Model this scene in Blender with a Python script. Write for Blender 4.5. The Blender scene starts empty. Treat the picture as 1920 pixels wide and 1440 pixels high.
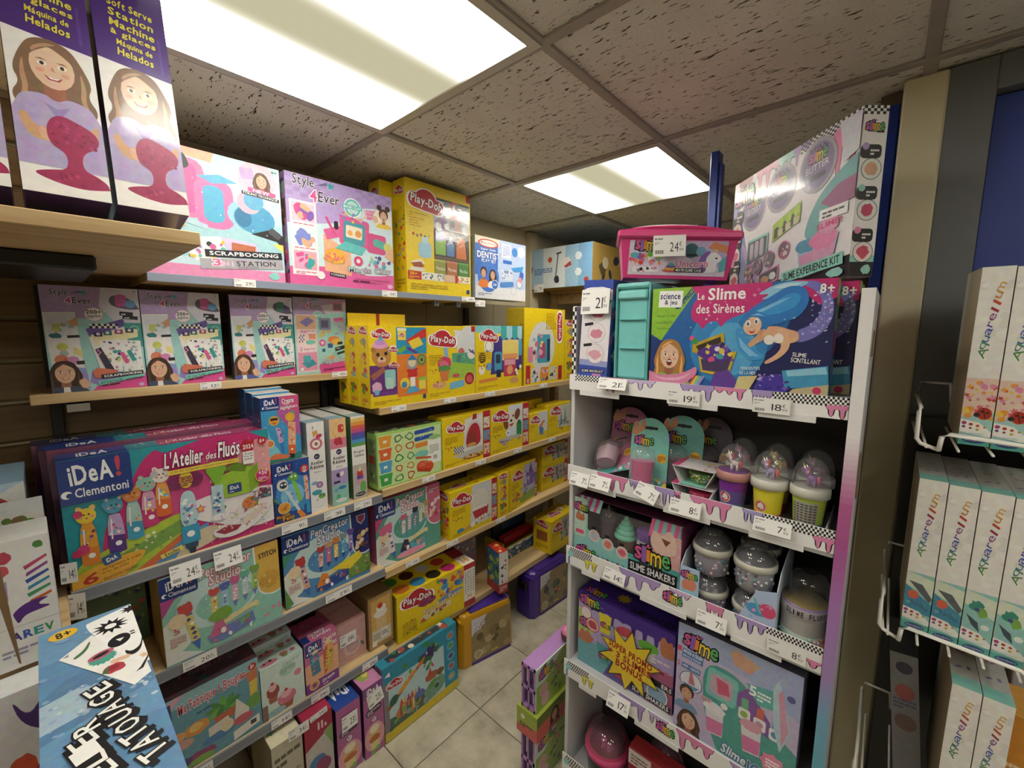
import bpy, math, random
from mathutils import Vector, Matrix
S = bpy.context.scene
COL = S.collection
R = math.radians
# ---------------------------------------------------------------- camera
cam_d = bpy.data.cameras.new('camera'); cam = bpy.data.objects.new('camera', cam_d); COL.objects.link(cam)
cam_d.sensor_width = 36.0; cam_d.lens = 795.4 / 1920 * 36.0; cam_d.clip_start = 0.02
_y, _p, _r = R(41.805), R(7.322), R(0.142)
_f = Vector((-math.sin(_y) * math.cos(_p), math.cos(_y) * math.cos(_p), -math.sin(_p)))
_rt = Vector((math.cos(_y), math.sin(_y), 0)); _up = _rt.cross(_f)
_r2 = _rt * math.cos(_r) + _up * math.sin(_r); _u2 = _up * math.cos(_r) - _rt * math.sin(_r)
cam.matrix_world = Matrix(((_r2.x, _u2.x, -_f.x, 0), (_r2.y, _u2.y, -_f.y, 0), (_r2.z, _u2.z, -_f.z, 1.5), (0, 0, 0, 1)))
S.camera = cam
# ---------------------------------------------------------------- world, exposure
w = bpy.data.worlds.new('world'); S.world = w; w.use_nodes = True
w.node_tree.nodes['Background'].inputs[0].default_value = (0.9, 0.88, 0.82, 1)
w.node_tree.nodes['Background'].inputs[1].default_value = 0.15
S.view_settings.view_transform = 'Standard'; S.view_settings.look = 'None'
S.view_settings.gamma = 1.0; S.view_settings.use_curve_mapping = False
S.view_settings.exposure = 0.17
LAMP = 23.0          # radiance of the fluorescent tubes behind the ceiling diffusers
LAMP_MID = 0.5      # radiance of the diffuser between the tubes
CEIL = 2.083
# ---------------------------------------------------------------- colours and materials
def lin(h, k=0.86):
    h = h.lstrip('#')
    c = [int(h[i:i + 2], 16) / 255 for i in (0, 2, 4)]; l_ = .3 * c[0] + .59 * c[1] + .11 * c[2]; c = [x + (l_ - x) * .10 for x in c]  # every colour greyed slightly, putting the wash of gloss reflections into it
    return tuple(k * ((x / 12.92) if x <= .04045 else ((x + .055) / 1.055) ** 2.4) for x in c) + (1.0,)
MAT = {}
def newmat(n):
    m = bpy.data.materials.new(n); m.use_nodes = True; MAT[n] = m
    nt = m.node_tree; return m, nt, nt.nodes['Principled BSDF']
def noise(nt, scale, detail=3, vec=None, rough=.55):
    n = nt.nodes.new('ShaderNodeTexNoise'); n.inputs['Scale'].default_value = scale; n.inputs['Detail'].default_value = detail
    n.inputs['Roughness'].default_value = rough
    if vec is not None: nt.links.new(vec, n.inputs['Vector'])
    return n
def objco(nt, scale=(1, 1, 1), rot=(0, 0, 0), kind='Object'):
    tc = nt.nodes.new('ShaderNodeTexCoord'); mp = nt.nodes.new('ShaderNodeMapping')
    mp.inputs['Scale'].default_value = scale; mp.inputs['Rotation'].default_value = rot
    nt.links.new(tc.outputs[kind], mp.inputs['Vector']); return mp.outputs['Vector']
def ramp(nt, fac, stops):
    r = nt.nodes.new('ShaderNodeValToRGB'); e = r.color_ramp.elements
    e[0].position, e[0].color = stops[0]; e[1].position, e[1].color = stops[-1]
    for p, c in stops[1:-1]:
        x = e.new(p); x.color = c
    nt.links.new(fac, r.inputs['Fac']); return r.outputs['Color']
def mul(nt, a, b, fac=1.0):
    m = nt.nodes.new('ShaderNodeMix'); m.data_type = 'RGBA'; m.blend_type = 'MULTIPLY'; m.inputs[0].default_value = fac
    nt.links.new(a, m.inputs[6]); nt.links.new(b, m.inputs[7]); return m.outputs[2]
def bump(nt, bs, h, st, dist=.002):
    b = nt.nodes.new('ShaderNodeBump'); b.inputs['Strength'].default_value = st; b.inputs['Distance'].default_value = dist
    nt.links.new(h, b.inputs['Height']); nt.links.new(b.outputs['Normal'], bs.inputs['Normal']); return b
def g(v): return (v, v, v, 1)
def colmat(n, rough, coat=0, coatr=.1, wob=0, wobs=30, spec=.5, vary=.06, photo=0.0):
    """a material whose flat printed colour comes from the mesh, with procedural grain"""
    m, nt, bs = newmat(n)
    at = nt.nodes.new('ShaderNodeAttribute'); at.attribute_name = 'Col'
    nz = noise(nt, 55, 4, objco(nt))
    c = ramp(nt, nz.outputs['Fac'], [(.3, g(1 - vary)), (.7, g(1))])
    base = mul(nt, at.outputs['Color'], c)
    if photo:                       # mottled colour of halftone photographs
        n3 = noise(nt, 85, 6, objco(nt), .65); mx = nt.nodes.new('ShaderNodeMix'); mx.data_type = 'RGBA'; mx.blend_type = 'OVERLAY'; mx.inputs[0].default_value = photo
        nt.links.new(base, mx.inputs[6]); nt.links.new(n3.outputs['Color'], mx.inputs[7]); base = mx.outputs[2]
    nt.links.new(base, bs.inputs['Base Color'])
    bs.inputs['Roughness'].default_value = rough; bs.inputs['Coat Weight'].default_value = coat
    bs.inputs['Coat Roughness'].default_value = coatr; bs.inputs['Specular IOR Level'].default_value = spec
    if wob:
        n2 = noise(nt, wobs, 2, objco(nt)); b = bump(nt, bs, n2.outputs['Fac'], wob, .004)
        nt.links.new(b.outputs['Normal'], bs.inputs['Coat Normal'])
    return m
colmat('print', .45, .12, .25, photo=.38); colmat('gloss', .4, .55, .1, .10, 22, photo=.38); colmat('plastic', .32, .1, .2, spec=.5)
colmat('matte', .8, spec=.25); colmat('foil', .3, .8, .08, .5, 60); colmat('paper', .6, spec=.3, vary=.03)
def plain(n, h, rough, metal=0, sc=40, vary=.12, bmp=0, k=.86, dist=.001):
    m, nt, bs = newmat(n); nz = noise(nt, sc, 5, objco(nt)); c = lin(h, k)
    d = tuple(x * (1 - vary) for x in c[:3]) + (1,)
    nt.links.new(ramp(nt, nz.outputs['Fac'], [(.3, d), (.7, c)]), bs.inputs['Base Color'])
    bs.inputs['Roughness'].default_value = rough; bs.inputs['Metallic'].default_value = metal
    if bmp: bump(nt, bs, nz.outputs['Fac'], bmp, dist)
    return m
plain('wall_paint', 'd8c9a4', .7, sc=9, vary=.1, bmp=.1); plain('column_paint', 'ece2bc', .65, sc=7, vary=.1, bmp=.15)
plain('dark_wall', '7c8082', .55, sc=5, vary=.2); plain('blue_door', '3a52b4', .4, sc=6, vary=.12)
plain('blue_steel', '16389a', .3, .2, sc=30); plain('tbar', 'b4ada2', .5, .1, sc=20, vary=.08)
plain('black_plastic', '17181a', .35); plain('far_wall', '6f6552', .8, sc=4); plain('grout', '7f7867', .9, sc=60)
plain('white_wire', 'efece4', .3, sc=50, vary=.05); plain('steel', 'b9bcc0', .25, .9); plain('rail', '8d97ab', .4, sc=15, vary=.06)
plain('rail_grey', '868a93', .42, sc=15, vary=.08); plain('back_panel', 'a39478', .7, sc=6); plain('upright', '2c2a27', .5)
plain('brown_card', '8a6a45', .8, sc=35, vary=.18, bmp=.1); plain('grey_panel', 'a8aaab', .5, sc=6)
def m_wood():
    m, nt, bs = newmat('pine')
    v = objco(nt, (38, 2.2, 38)); n1 = noise(nt, 1.0, 5, v, .6); n2 = noise(nt, 5, 2, objco(nt))
    c = ramp(nt, n1.outputs['Fac'], [(.25, lin('b88f57')), (.5, lin('dcba83')), (.8, lin('e6cb9a'))])
    c2 = ramp(nt, n2.outputs['Fac'], [(.3, g(.88)), (.7, g(1))])
    nt.links.new(mul(nt, c, c2), bs.inputs['Base Color']); bs.inputs['Roughness'].default_value = .5
    bump(nt, bs, n1.outputs['Fac'], .15, .001)
m_wood()
def m_slat():
    m, nt, bs = newmat('slatwall')
    n1 = noise(nt, 1.0, 4, objco(nt, (25, 1.5, 25)), .6)
    nt.links.new(ramp(nt, n1.outputs['Fac'], [(.3, lin('6b5330')), (.7, lin('8a6f46'))]), bs.inputs['Base Color'])
    bs.inputs['Roughness'].default_value = .55
m_slat()
def m_ceiling():
    m, nt, bs = newmat('ceiling_tile')
    oi = nt.nodes.new('ShaderNodeObjectInfo'); add = nt.nodes.new('ShaderNodeVectorMath'); add.operation = 'ADD'
    sc = nt.nodes.new('ShaderNodeVectorMath'); sc.operation = 'SCALE'; sc.inputs['Scale'].default_value = 7.0
    nt.links.new(oi.outputs['Location'], sc.inputs[0])
    v = objco(nt, (42, 165, 60)); nt.links.new(v, add.inputs[0]); nt.links.new(sc.outputs[0], add.inputs[1])
    n1 = noise(nt, 1.0, 2, add.outputs[0], .5)
    v2 = objco(nt, (1, 1, 1)); n2 = noise(nt, 260, 2, v2); n3 = noise(nt, 5, 2, v2)
    fis = ramp(nt, n1.outputs['Fac'], [(.0, g(0)), (.315, g(.1)), (.36, g(1)), (1, g(1))])
    spk = ramp(nt, n2.outputs['Fac'], [(.30, g(.55)), (.42, g(1))])
    base = ramp(nt, n3.outputs['Fac'], [(.3, lin('dedcd0', .95)), (.7, lin('ebe9de', .95))])
    dk = ramp(nt, n1.outputs['Fac'], [(.0, lin('4a4038')), (.31, lin('5a5048')), (.36, g(1)), (1, g(1))])
    nt.links.new(mul(nt, mul(nt, base, dk), spk, .7), bs.inputs['Base Color'])
    bs.inputs['Roughness'].default_value = .95; bs.inputs['Specular IOR Level'].default_value = .1
    bump(nt, bs, fis, .8, .004)
m_ceiling()
def m_floor():
    m, nt, bs = newmat('floor_tile')
    oi = nt.nodes.new('ShaderNodeObjectInfo'); add = nt.nodes.new('ShaderNodeVectorMath'); add.operation = 'ADD'
    sc = nt.nodes.new('ShaderNodeVectorMath'); sc.operation = 'SCALE'; sc.inputs['Scale'].default_value = 13.0
    nt.links.new(oi.outputs['Location'], sc.inputs[0])
    v = objco(nt, (9, 9, 9)); nt.links.new(v, add.inputs[0]); nt.links.new(sc.outputs[0], add.inputs[1])
    n1 = noise(nt, 1.0, 6, add.outputs[0], .62)
    nt.links.new(ramp(nt, n1.outputs['Fac'], [(.25, lin('8f866f')), (.42, lin('b5ac94')), (.6, lin('c9c1a9')), (.8, lin('d6cfba'))]), bs.inputs['Base Color'])
    bs.inputs['Roughness'].default_value = .32; bs.inputs['Specular IOR Level'].default_value = .4
m_floor()
def m_film(n, op, tint=(1, 1, 1, 1), rough=.05, haze=.07):
    m, nt, bs = newmat(n); nt.nodes.remove(bs); out = nt.nodes['Material Output']
    tr = nt.nodes.new('ShaderNodeBsdfTransparent'); tr.inputs[0].default_value = tint
    gl = nt.nodes.new('ShaderNodeBsdfGlossy'); gl.inputs['Roughness'].default_value = rough
    lw = nt.nodes.new('ShaderNodeLayerWeight'); pw = nt.nodes.new('ShaderNodeMath'); pw.operation = 'POWER'; pw.inputs[1].default_value = 4.0; nt.links.new(lw.outputs['Facing'], pw.inputs[0])
    fr = nt.nodes.new('ShaderNodeMapRange'); fr.inputs['To Min'].default_value = ((op - 1) / (op + 1)) ** 2 + .02; fr.inputs['To Max'].default_value = .75; nt.links.new(pw.outputs[0], fr.inputs['Value'])
    nz = noise(nt, 40, 2, objco(nt)); bp = nt.nodes.new('ShaderNodeBump'); bp.inputs['Strength'].default_value = .15; bp.inputs['Distance'].default_value = .003
    nt.links.new(nz.outputs['Fac'], bp.inputs['Height']); nt.links.new(bp.outputs['Normal'], gl.inputs['Normal'])
    mx = nt.nodes.new('ShaderNodeMixShader'); nt.links.new(fr.outputs[0], mx.inputs[0]); nt.links.new(tr.outputs[0], mx.inputs[1]); nt.links.new(gl.outputs[0], mx.inputs[2])
    df = nt.nodes.new('ShaderNodeBsdfDiffuse'); df.inputs[0].default_value = (.75, .75, .77, 1); m2 = nt.nodes.new('ShaderNodeMixShader'); m2.inputs[0].default_value = haze
    nt.links.new(mx.outputs[0], m2.inputs[1]); nt.links.new(df.outputs[0], m2.inputs[2]); nt.links.new(m2.outputs[0], out.inputs['Surface'])
m_film('clear', 1.45); m_film('clear_smoke', 1.5, (.72, .72, .74, 1)); m_film('clear_pink', 1.45, (.95, .5, .7, 1)); m_film('wrinkled', 1.6, (.97, .97, .97, 1), .12, .02)
def m_lamp():
    m, nt, bs = newmat('lamp_diffuser'); nt.nodes.remove(bs); out = nt.nodes['Material Output']
    tc = nt.nodes.new('ShaderNodeTexCoord'); sx = nt.nodes.new('ShaderNodeSeparateXYZ'); nt.links.new(tc.outputs['Object'], sx.inputs[0])
    ab = nt.nodes.new('ShaderNodeMath'); ab.operation = 'ABSOLUTE'; nt.links.new(sx.outputs['X'], ab.inputs[0])
    mr = nt.nodes.new('ShaderNodeMapRange'); mr.interpolation_type = 'LINEAR'
    mr.inputs['From Min'].default_value = .035; mr.inputs['From Max'].default_value = .21
    nt.links.new(ab.outputs[0], mr.inputs['Value']); pw = nt.nodes.new('ShaderNodeMath'); pw.operation = 'POWER'; pw.inputs[1].default_value = 2.6; nt.links.new(mr.outputs['Result'], pw.inputs[0])
    mr = nt.nodes.new('ShaderNodeMapRange'); mr.inputs['To Min'].default_value = LAMP_MID; mr.inputs['To Max'].default_value = LAMP; nt.links.new(pw.outputs[0], mr.inputs['Value'])
    em = nt.nodes.new('ShaderNodeEmission')
    nt.links.new(ramp(nt, mr.outputs['Result'], [(.0, (1, .93, .6, 1)), (.5, (1, .93, .62, 1)), (1, (1, .955, .84, 1))]), em.inputs['Color'])
    nt.links.new(mr.outputs['Result'], em.inputs['Strength']); nt.links.new(em.outputs[0], out.inputs['Surface'])
m_lamp()
# ---------------------------------------------------------------- mesh builder
class MB:
    def __init__(s): s.v = []; s.f = []; s.c = []; s.sm = []
    def poly(s, pts, col, smooth=False):
        i = len(s.v); s.v += [tuple(p) for p in pts]; s.f.append(tuple(range(i, i + len(pts)))); s.c.append(col); s.sm.append(smooth)
    def mesh(s, vs, fs, col, smooth=False):
        i = len(s.v); s.v += [tuple(p) for p in vs]
        for k, f in enumerate(fs):
            s.f.append(tuple(i + j for j in f)); s.c.append(col[k] if isinstance(col, list) else col); s.sm.append(smooth)
    def box(s, x0, x1, y0, y1, z0, z1, col, front=None, side=None, top=None, b=0.0):
        """box, chamfered by b; colour per side"""
        front = front or col; side = side or col; top = top or col
        if b <= 0:
            v = [(x, y, z) for z in (z0, z1) for y in (y0, y1) for x in (x0, x1)]
            s.mesh(v, [(0, 1, 5, 4), (3, 2, 6, 7), (2, 0, 4, 6), (1, 3, 7, 5), (4, 5, 7, 6), (2, 3, 1, 0)], [front, col, side, side, top, col]); return
        X = (x0, x0 + b, x1 - b, x1); Y = (y0, y0 + b, y1 - b, y1); Z = (z0, z0 + b, z1 - b, z1)
        vs = []; idx = {}
        def V(i, j, k):
            if (i, j, k) not in idx: idx[(i, j, k)] = len(vs); vs.append((X[i], Y[j], Z[k]))
            return idx[(i, j, k)]
        F = []; C = []
        def add(q, c): F.append(tuple(V(*t) for t in q)); C.append(c)
        add([(1, 0, 1), (2, 0, 1), (2, 0, 2), (1, 0, 2)], front); add([(2, 3, 1), (1, 3, 1), (1, 3, 2), (2, 3, 2)], col)
        add([(0, 2, 1), (0, 1, 1), (0, 1, 2), (0, 2, 2)], side); add([(3, 1, 1), (3, 2, 1), (3, 2, 2), (3, 1, 2)], side)
        add([(1, 1, 3), (2, 1, 3), (2, 2, 3), (1, 2, 3)], top); add([(1, 2, 0), (2, 2, 0), (2, 1, 0), (1, 1, 0)], col)
        for (j, jj) in ((0, 1), (3, 2)):
            for (k, kk) in ((0, 1), (3, 2)): 
                q = [(1, j, kk), (2, j, kk), (2, jj, k), (1, jj, k)]; add(q if (j == 3) == (k == 3) else q[::-1], top if k == 3 else front)
            for (i, ii) in ((0, 1), (3, 2)):
                q = [(ii, j, 1), (ii, j, 2), (i, jj, 2), (i, jj, 1)]; add(q if (j == 0) == (i == 0) else q[::-1], front if j == 0 else col)
        for (i, ii) in ((0, 1), (3, 2)):
            for (k, kk) in ((0, 1), (3, 2)):
                q = [(i, 1, kk), (ii, 1, k), (ii, 2, k), (i, 2, kk)]; add(q if (i == 0) == (k == 3) else q[::-1], top if k == 3 else side)
        for (i, ii) in ((0, 1), (3, 2)):
            for (j, jj) in ((0, 1), (3, 2)):
                for (k, kk) in ((0, 1), (3, 2)): add([(i, jj, kk), (ii, j, kk), (ii, jj, k)], top if k == 3 else side)
        s.mesh(vs, F, C)
    def tube(s, pts, r, n, col, closed=False):
        P = [Vector(p) for p in pts]; m = len(P); vs = []; up = Vector((0, 0, 1))
        for i in range(m):
            a = P[(i - 1) % m] if (closed or i > 0) else P[i]; b = P[(i + 1) % m] if (closed or i < m - 1) else P[i]
            t = (b - a).normalized(); ref = Vector((1, 0, 0)) if abs(t.z) > .9 else up
            e1 = t.cross(ref).normalized(); e2 = t.cross(e1)
            rr = r[i] if isinstance(r, (list, tuple)) else r
            vs += [P[i] + e1 * rr * math.cos(2 * math.pi * k / n) + e2 * rr * math.sin(2 * math.pi * k / n) for k in range(n)]
        fs = [(i * n + k, i * n + (k + 1) % n, ((i + 1) % m) * n + (k + 1) % n, ((i + 1) % m) * n + k) for i in range(m if closed else m - 1) for k in range(n)]
        if not closed: fs += [tuple(range(n))[::-1], tuple(range((m - 1) * n, m * n))]
        s.mesh(vs, fs, col, True)
    def lathe(s, prof, n, cx, cy, cz, col, cap0=False, cap1=False, sq=1.0):
        vs = []; m = len(prof)
        for r, z in prof: vs += [(cx + r * math.cos(2 * math.pi * k / n), cy + sq * r * math.sin(2 * math.pi * k / n), cz + z) for k in range(n)]
        fs = []; cs = []
        for i in range(m - 1):
            for k in range(n): fs.append((i * n + k, i * n + (k + 1) % n, (i + 1) * n + (k + 1) % n, (i + 1) * n + k)); cs.append(col[i] if isinstance(col, list) else col)
        c0 = col[0] if isinstance(col, list) else col; c1 = col[-1] if isinstance(col, list) else col
        s.mesh(vs, fs, cs, True)
        if cap0: s.poly(vs[:n][::-1], c0)
        if cap1: s.poly(vs[-n:], c1)
    def ell(s, c, rx, ry, rz, col, n=10, m=6):
        vs = []; 
        for i in range(1, m):
            t = math.pi * i / m
            vs += [(c[0] + rx * math.sin(t) * math.cos(2 * math.pi * k / n), c[1] + ry * math.sin(t) * math.sin(2 * math.pi * k / n), c[2] - rz * math.cos(t)) for k in range(n)]
        fs = [(i * n + k, i * n + (k + 1) % n, (i + 1) * n + (k + 1) % n, (i + 1) * n + k) for i in range(m - 2) for k in range(n)]
        b = len(vs); vs += [(c[0], c[1], c[2] - rz), (c[0], c[1], c[2] + rz)]
        fs += [(b, (k + 1) % n, k) for k in range(n)] + [(b + 1, (m - 2) * n + k, (m - 2) * n + (k + 1) % n) for k in range(n)]
        s.mesh(vs, fs, col, True)
    def build(s, name, mat, parent=None, loc=None, rot=None, struct=False):
        me = bpy.data.meshes.new(name); me.from_pydata(s.v, [], s.f); 
        me.materials.append(MAT[mat])
        me.polygons.foreach_set('use_smooth', s.sm)
        at = me.color_attributes.new('Col', 'FLOAT_COLOR', 'CORNER'); cache = {}
        buf = []
        for f, c in zip(s.f, s.c):
            if c not in cache: cache[c] = lin(c)
            buf += cache[c] * len(f)
        at.data.foreach_set('color', buf); me.update()
        o = bpy.data.objects.new(name, me); COL.objects.link(o)
        if parent is not None: o.parent = parent
        if loc is not None: o.location = loc
        if rot is not None: o.rotation_euler = rot
        if struct: o['kind'] = 'structure'
        return o
def tag(o, label, cat, group=None):
    o['label'] = label; o['category'] = cat
    if group: o['group'] = group
    return o
def empty(name, loc, rz=0, rot=None):
    o = bpy.data.objects.new(name, None); COL.objects.link(o); o.location = loc; o.rotation_euler = rot or (0, 0, rz); o.empty_display_size = .02
    return o
def copy_tree(o, parent=None):
    c = o.copy(); COL.objects.link(c); c.parent = parent
    for ch in o.children: copy_tree(ch, c)
    return c
# ---------------------------------------------------------------- lettering (glyph outlines of the built-in font)
GL = {}
def make_glyphs():
    cu = bpy.data.curves.new('glyph', 'FONT'); ob = bpy.data.objects.new('glyph', cu); COL.objects.link(ob)
    cu.resolution_u = 2; cu.fill_mode = 'FRONT'
    vl = bpy.context.view_layer
    A0 = {}
    chars = [chr(i) for i in range(33, 127)] + list('éèêàÉÈÀ€áç°')
    for wgt, off in ((0, 0.0), (1, .012), (2, .024), (3, .038), (4, .075)):
        cu.offset = off
        for ch in chars:
            cu.body = ch; vl.update()
            dg = bpy.context.evaluated_depsgraph_get(); ev = ob.evaluated_get(dg); me = ev.to_mesh()
            vs = [(v.co.x, v.co.y) for v in me.vertices]; fs = [tuple(p.vertices) for p in me.polygons]; ar = sum(p.area for p in me.polygons); ev.to_mesh_clear()
            if wgt == 0: A0[ch] = ar
            elif ar < A0[ch] * (1 + 1.5 * off): vs, fs = GL[(ch, wgt - 1)]      # outline folded over itself: keep the lighter cut
            GL[(ch, wgt)] = (vs, fs)
    COL.objects.unlink(ob); bpy.data.objects.remove(ob); bpy.data.curves.remove(cu)
make_glyphs()
def layout(s, wgt, sp=None):
    """vertices, faces and widths of a line of text"""
    V = []; F = []; x = 0; gap = .09 + (0, .02, .04, .065, .0)[wgt if sp is None else sp]
    for ch in s:
        if ch == ' ': x += .3; continue
        vs, fs = GL.get((ch, wgt)) or GL[('o', wgt)]
        v0, _ = GL.get((ch, 0)) or GL[('o', 0)]
        if not v0: x += .3; continue
        lo = min(p[0] for p in v0); hi = max(p[0] for p in v0)
        b = len(V); V += [(p[0] - lo + x, p[1]) for p in vs]; F += [tuple(b + i for i in f) for f in fs]
        x += hi - lo + gap
    return V, F
def clip(pts):
    for ax, lim, sg in ((0, 0, 1), (0, 1, -1), (1, 0, 1), (1, 1, -1)):
        out = []; n = len(pts)
        for i in range(n):
            a, b = pts[i], pts[(i + 1) % n]; da = (a[ax] - lim) * sg; db = (b[ax] - lim) * sg
            if da >= 0: out.append(a)
            if (da > 0 and db < 0) or (da < 0 and db > 0):
                t = da / (da - db); out.append((a[0] + (b[0] - a[0]) * t, a[1] + (b[1] - a[1]) * t))
        pts = out
        if len(pts) < 3: return []
    return pts
class Art:
    """flat print on a rectangular face; u to the right and v up, both 0..1"""
    def __init__(s, mb, o, du, dv, W, H, lift=.0003):
        s.mb = mb; s.o = Vector(o); s.du = Vector(du); s.dv = Vector(dv); s.n = s.du.cross(s.dv); s.W = W; s.H = H; s.l = lift; s.k = W / H
        s.rnd = random.Random(int(W * 10000) + int(H * 777))
    def p3(s, u, v): return s.o + s.du * (u * s.W) + s.dv * (v * s.H) + s.n * s.l
    def up(s): s.l += .000014
    def P(s, pts, col, raw=False, sm=None):
        if (sm or (sm is None and 6 <= len(pts))) and not raw:      # round off the outlines of drawn shapes
            for _ in range(2):
                n = len(pts); out = []
                for i in range(n):
                    p, a, b = pts[i], pts[i - 1], pts[(i + 1) % n]
                    if min(p) <= .001 or max(p) >= .999: out.append(p)
                    else: out += [(p[0] + (a[0] - p[0]) * .24, p[1] + (a[1] - p[1]) * .24), (p[0] + (b[0] - p[0]) * .24, p[1] + (b[1] - p[1]) * .24)]
                pts = out
        if any(p[0] < 0 or p[0] > 1 or p[1] < 0 or p[1] > 1 for p in pts): pts = clip(pts)
        if len(pts) < 3: return
        s.mb.poly([s.p3(*p) for p in pts], col)
        if not raw: s.up()
    def R(s, u0, v0, u1, v1, col, rot=0):
        q = [(u0, v0), (u1, v0), (u1, v1), (u0, v1)]
        if rot: q = s.rotp(q, (u0 + u1) / 2, (v0 + v1) / 2, rot)
        s.P(q, col)
    def rotp(s, pts, cu, cv, deg):
        c, n = math.cos(R(deg)), math.sin(R(deg)); out = []
        for u, v in pts:
            x, y = (u - cu) * s.W, (v - cv) * s.H; out.append((cu + (x * c - y * n) / s.W, cv + (x * n + y * c) / s.H))
        return out
    def RR(s, u0, v0, u1, v1, col, r=.25, rot=0):
        rr = r * min((u1 - u0) * s.W, (v1 - v0) * s.H); a, b = rr / s.W, rr / s.H; q = []
        for cu, cv, st in ((u1 - a, v1 - b, 0), (u0 + a, v1 - b, 90), (u0 + a, v0 + b, 180), (u1 - a, v0 + b, 270)):
            q += [(cu + a * math.cos(R(st + t)), cv + b * math.sin(R(st + t))) for t in (0, 30, 60, 90)]
        if rot: q = s.rotp(q, (u0 + u1) / 2, (v0 + v1) / 2, rot)
        s.P(q, col, sm=False)
    def E(s, u, v, ru, rv, col, rot=0, n=18):
        q = [(u + ru * math.cos(2 * math.pi * i / n), v + rv * math.sin(2 * math.pi * i / n)) for i in range(n)]
        if rot: q = s.rotp(q, u, v, rot)
        s.P(q, col, sm=False)
    def C(s, u, v, r, col, n=20): s.E(u, v, r, r * s.k, col, 0, n)
    def ring(s, u, v, r, c1, c2, t=.86): s.C(u, v, r, c1); s.C(u, v, r * t, c2)
    def star(s, u, v, r, col, n=5, inner=.45, rot=90):
        s.P([(u + (r if i % 2 == 0 else r * inner) * math.cos(R(rot + 180 * i / n)), v + (r if i % 2 == 0 else r * inner) * s.k * math.sin(R(rot + 180 * i / n))) for i in range(2 * n)], col, sm=False)
    def blob(s, u, v, ru, rv, col, seed=0, n=16, amp=.18):
        q = random.Random(seed); s.P([(u + ru * (1 + amp * q.uniform(-1, 1)) * math.cos(2 * math.pi * i / n), v + rv * (1 + amp * q.uniform(-1, 1)) * math.sin(2 * math.pi * i / n)) for i in range(n)], col)
    def T(s, t, u0, v0, u1, v1, col, rot=0, ol=None, w=1, shear=0.0, ow=None):
        for c, wg in ([(ol, min(4, w + 2))] if ol else []) + [(col, w)]:
            V0, _ = layout(t, 0, w); V, F = layout(t, wg, w)
            if not V0: return
            V0 = [(x + shear * y, y) for x, y in V0]; V = [(x + shear * y, y) for x, y in V]
            x0 = min(p[0] for p in V0); x1 = max(p[0] for p in V0); y0 = min(p[1] for p in V0); y1 = max(p[1] for p in V0)
            sx = (u1 - u0) / max(x1 - x0, .01); sy = (v1 - v0) / max(y1 - y0, .01)
            Q = [(u0 + (x - x0) * sx, v0 + (y - y0) * sy) for x, y in V]
            if rot: Q = s.rotp(Q, (u0 + u1) / 2, (v0 + v1) / 2, rot)
            if all(0 <= p[0] <= 1 and 0 <= p[1] <= 1 for p in Q): s.mb.mesh([s.p3(*p) for p in Q], F, c)
            else:
                for f in F: s.P([Q[i] for i in f], c, True)
            s.up()
    def lines(s, u0, v0, u1, v1, n, col, rot=0, seed=1):
        q = random.Random(seed); h = (v1 - v0) / n
        for i in range(n):
            a = u0
            while a < u1 - .01:
                b = min(u1, a + (u1 - u0) * q.uniform(.12, .3)); pts = [(a, v0 + h * i), (b, v0 + h * i), (b, v0 + h * (i + .55)), (a, v0 + h * (i + .55))]
                if rot: pts = s.rotp(pts, (u0 + u1) / 2, (v0 + v1) / 2, rot)
                s.P(pts, col, True); a = b + (u1 - u0) * .035
                if i == 0 and q.random() < .5: break
        s.up()
    def scat(s, u0, v0, u1, v1, cols, n, sz, seed=0, kinds='ebs'):
        q = random.Random(seed)
        for i in range(n):
            u, v = q.uniform(u0, u1), q.uniform(v0, v1); r = sz * q.uniform(.5, 1.2); c = q.choice(cols); k = q.choice(kinds)
            if k == 'e': s.E(u, v, r, r * s.k * q.uniform(.5, 1), c, q.uniform(0, 180), 10)
            elif k == 'b': s.blob(u, v, r, r * s.k, c, q.random(), 9, .3)
            elif k == 's': s.star(u, v, r, c, q.choice((4, 5, 6)), .45, q.uniform(0, 90))
            elif k == 'r': s.RR(u - r, v - r * s.k * .5, u + r, v + r * s.k * .5, c, .3, q.uniform(0, 180))
    def checker(s, u0, v0, u1, v1, nu, nv, c1='111111', c2=None):
        if c2: s.R(u0, v0, u1, v1, c2)
        du, dv = (u1 - u0) / nu, (v1 - v0) / nv
        for i in range(nu):
            for j in range(nv):
                if (i + j) % 2 == 0: s.P([(u0 + i * du, v0 + j * dv), (u0 + (i + 1) * du, v0 + j * dv), (u0 + (i + 1) * du, v0 + (j + 1) * dv), (u0 + i * du, v0 + (j + 1) * dv)], c1, True)
        s.up()
    def drip(s, u0, u1, v1, d, col, seed=0, n=5, ol=None):
        """slime running down from height v1"""
        for c, e in ([(ol, .012)] if ol else []) + [(col, 0)]:
            q = random.Random(seed); pts = [(u1 + e * .3, v1), (u0 - e * .3, v1)]; st = (u1 - u0) / n
            for i in range(n):
                a = u0 + i * st; dd = d * q.uniform(.35, 1)
                if q.random() < .4: dd = d * 1.0
                base = d * .25
                pts += [(a + st * .05, v1 - base - e), (a + st * .30 - e * .3, v1 - base * 1.2 - e)]
                pts += [(a + st * .34 - e * .3, v1 - dd * .8), (a + st * .42, v1 - dd - e * 2), (a + st * .58, v1 - dd - e * 2), (a + st * .66 + e * .3, v1 - dd * .8)]
                pts += [(a + st * .70 + e * .3, v1 - base * 1.2 - e), (a + st * .95, v1 - base - e)]
            s.P(pts, c)
    def fr(s, u, v, h): return lambda x, y: (u + x * h * s.H / s.W, v + y * h)
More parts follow.
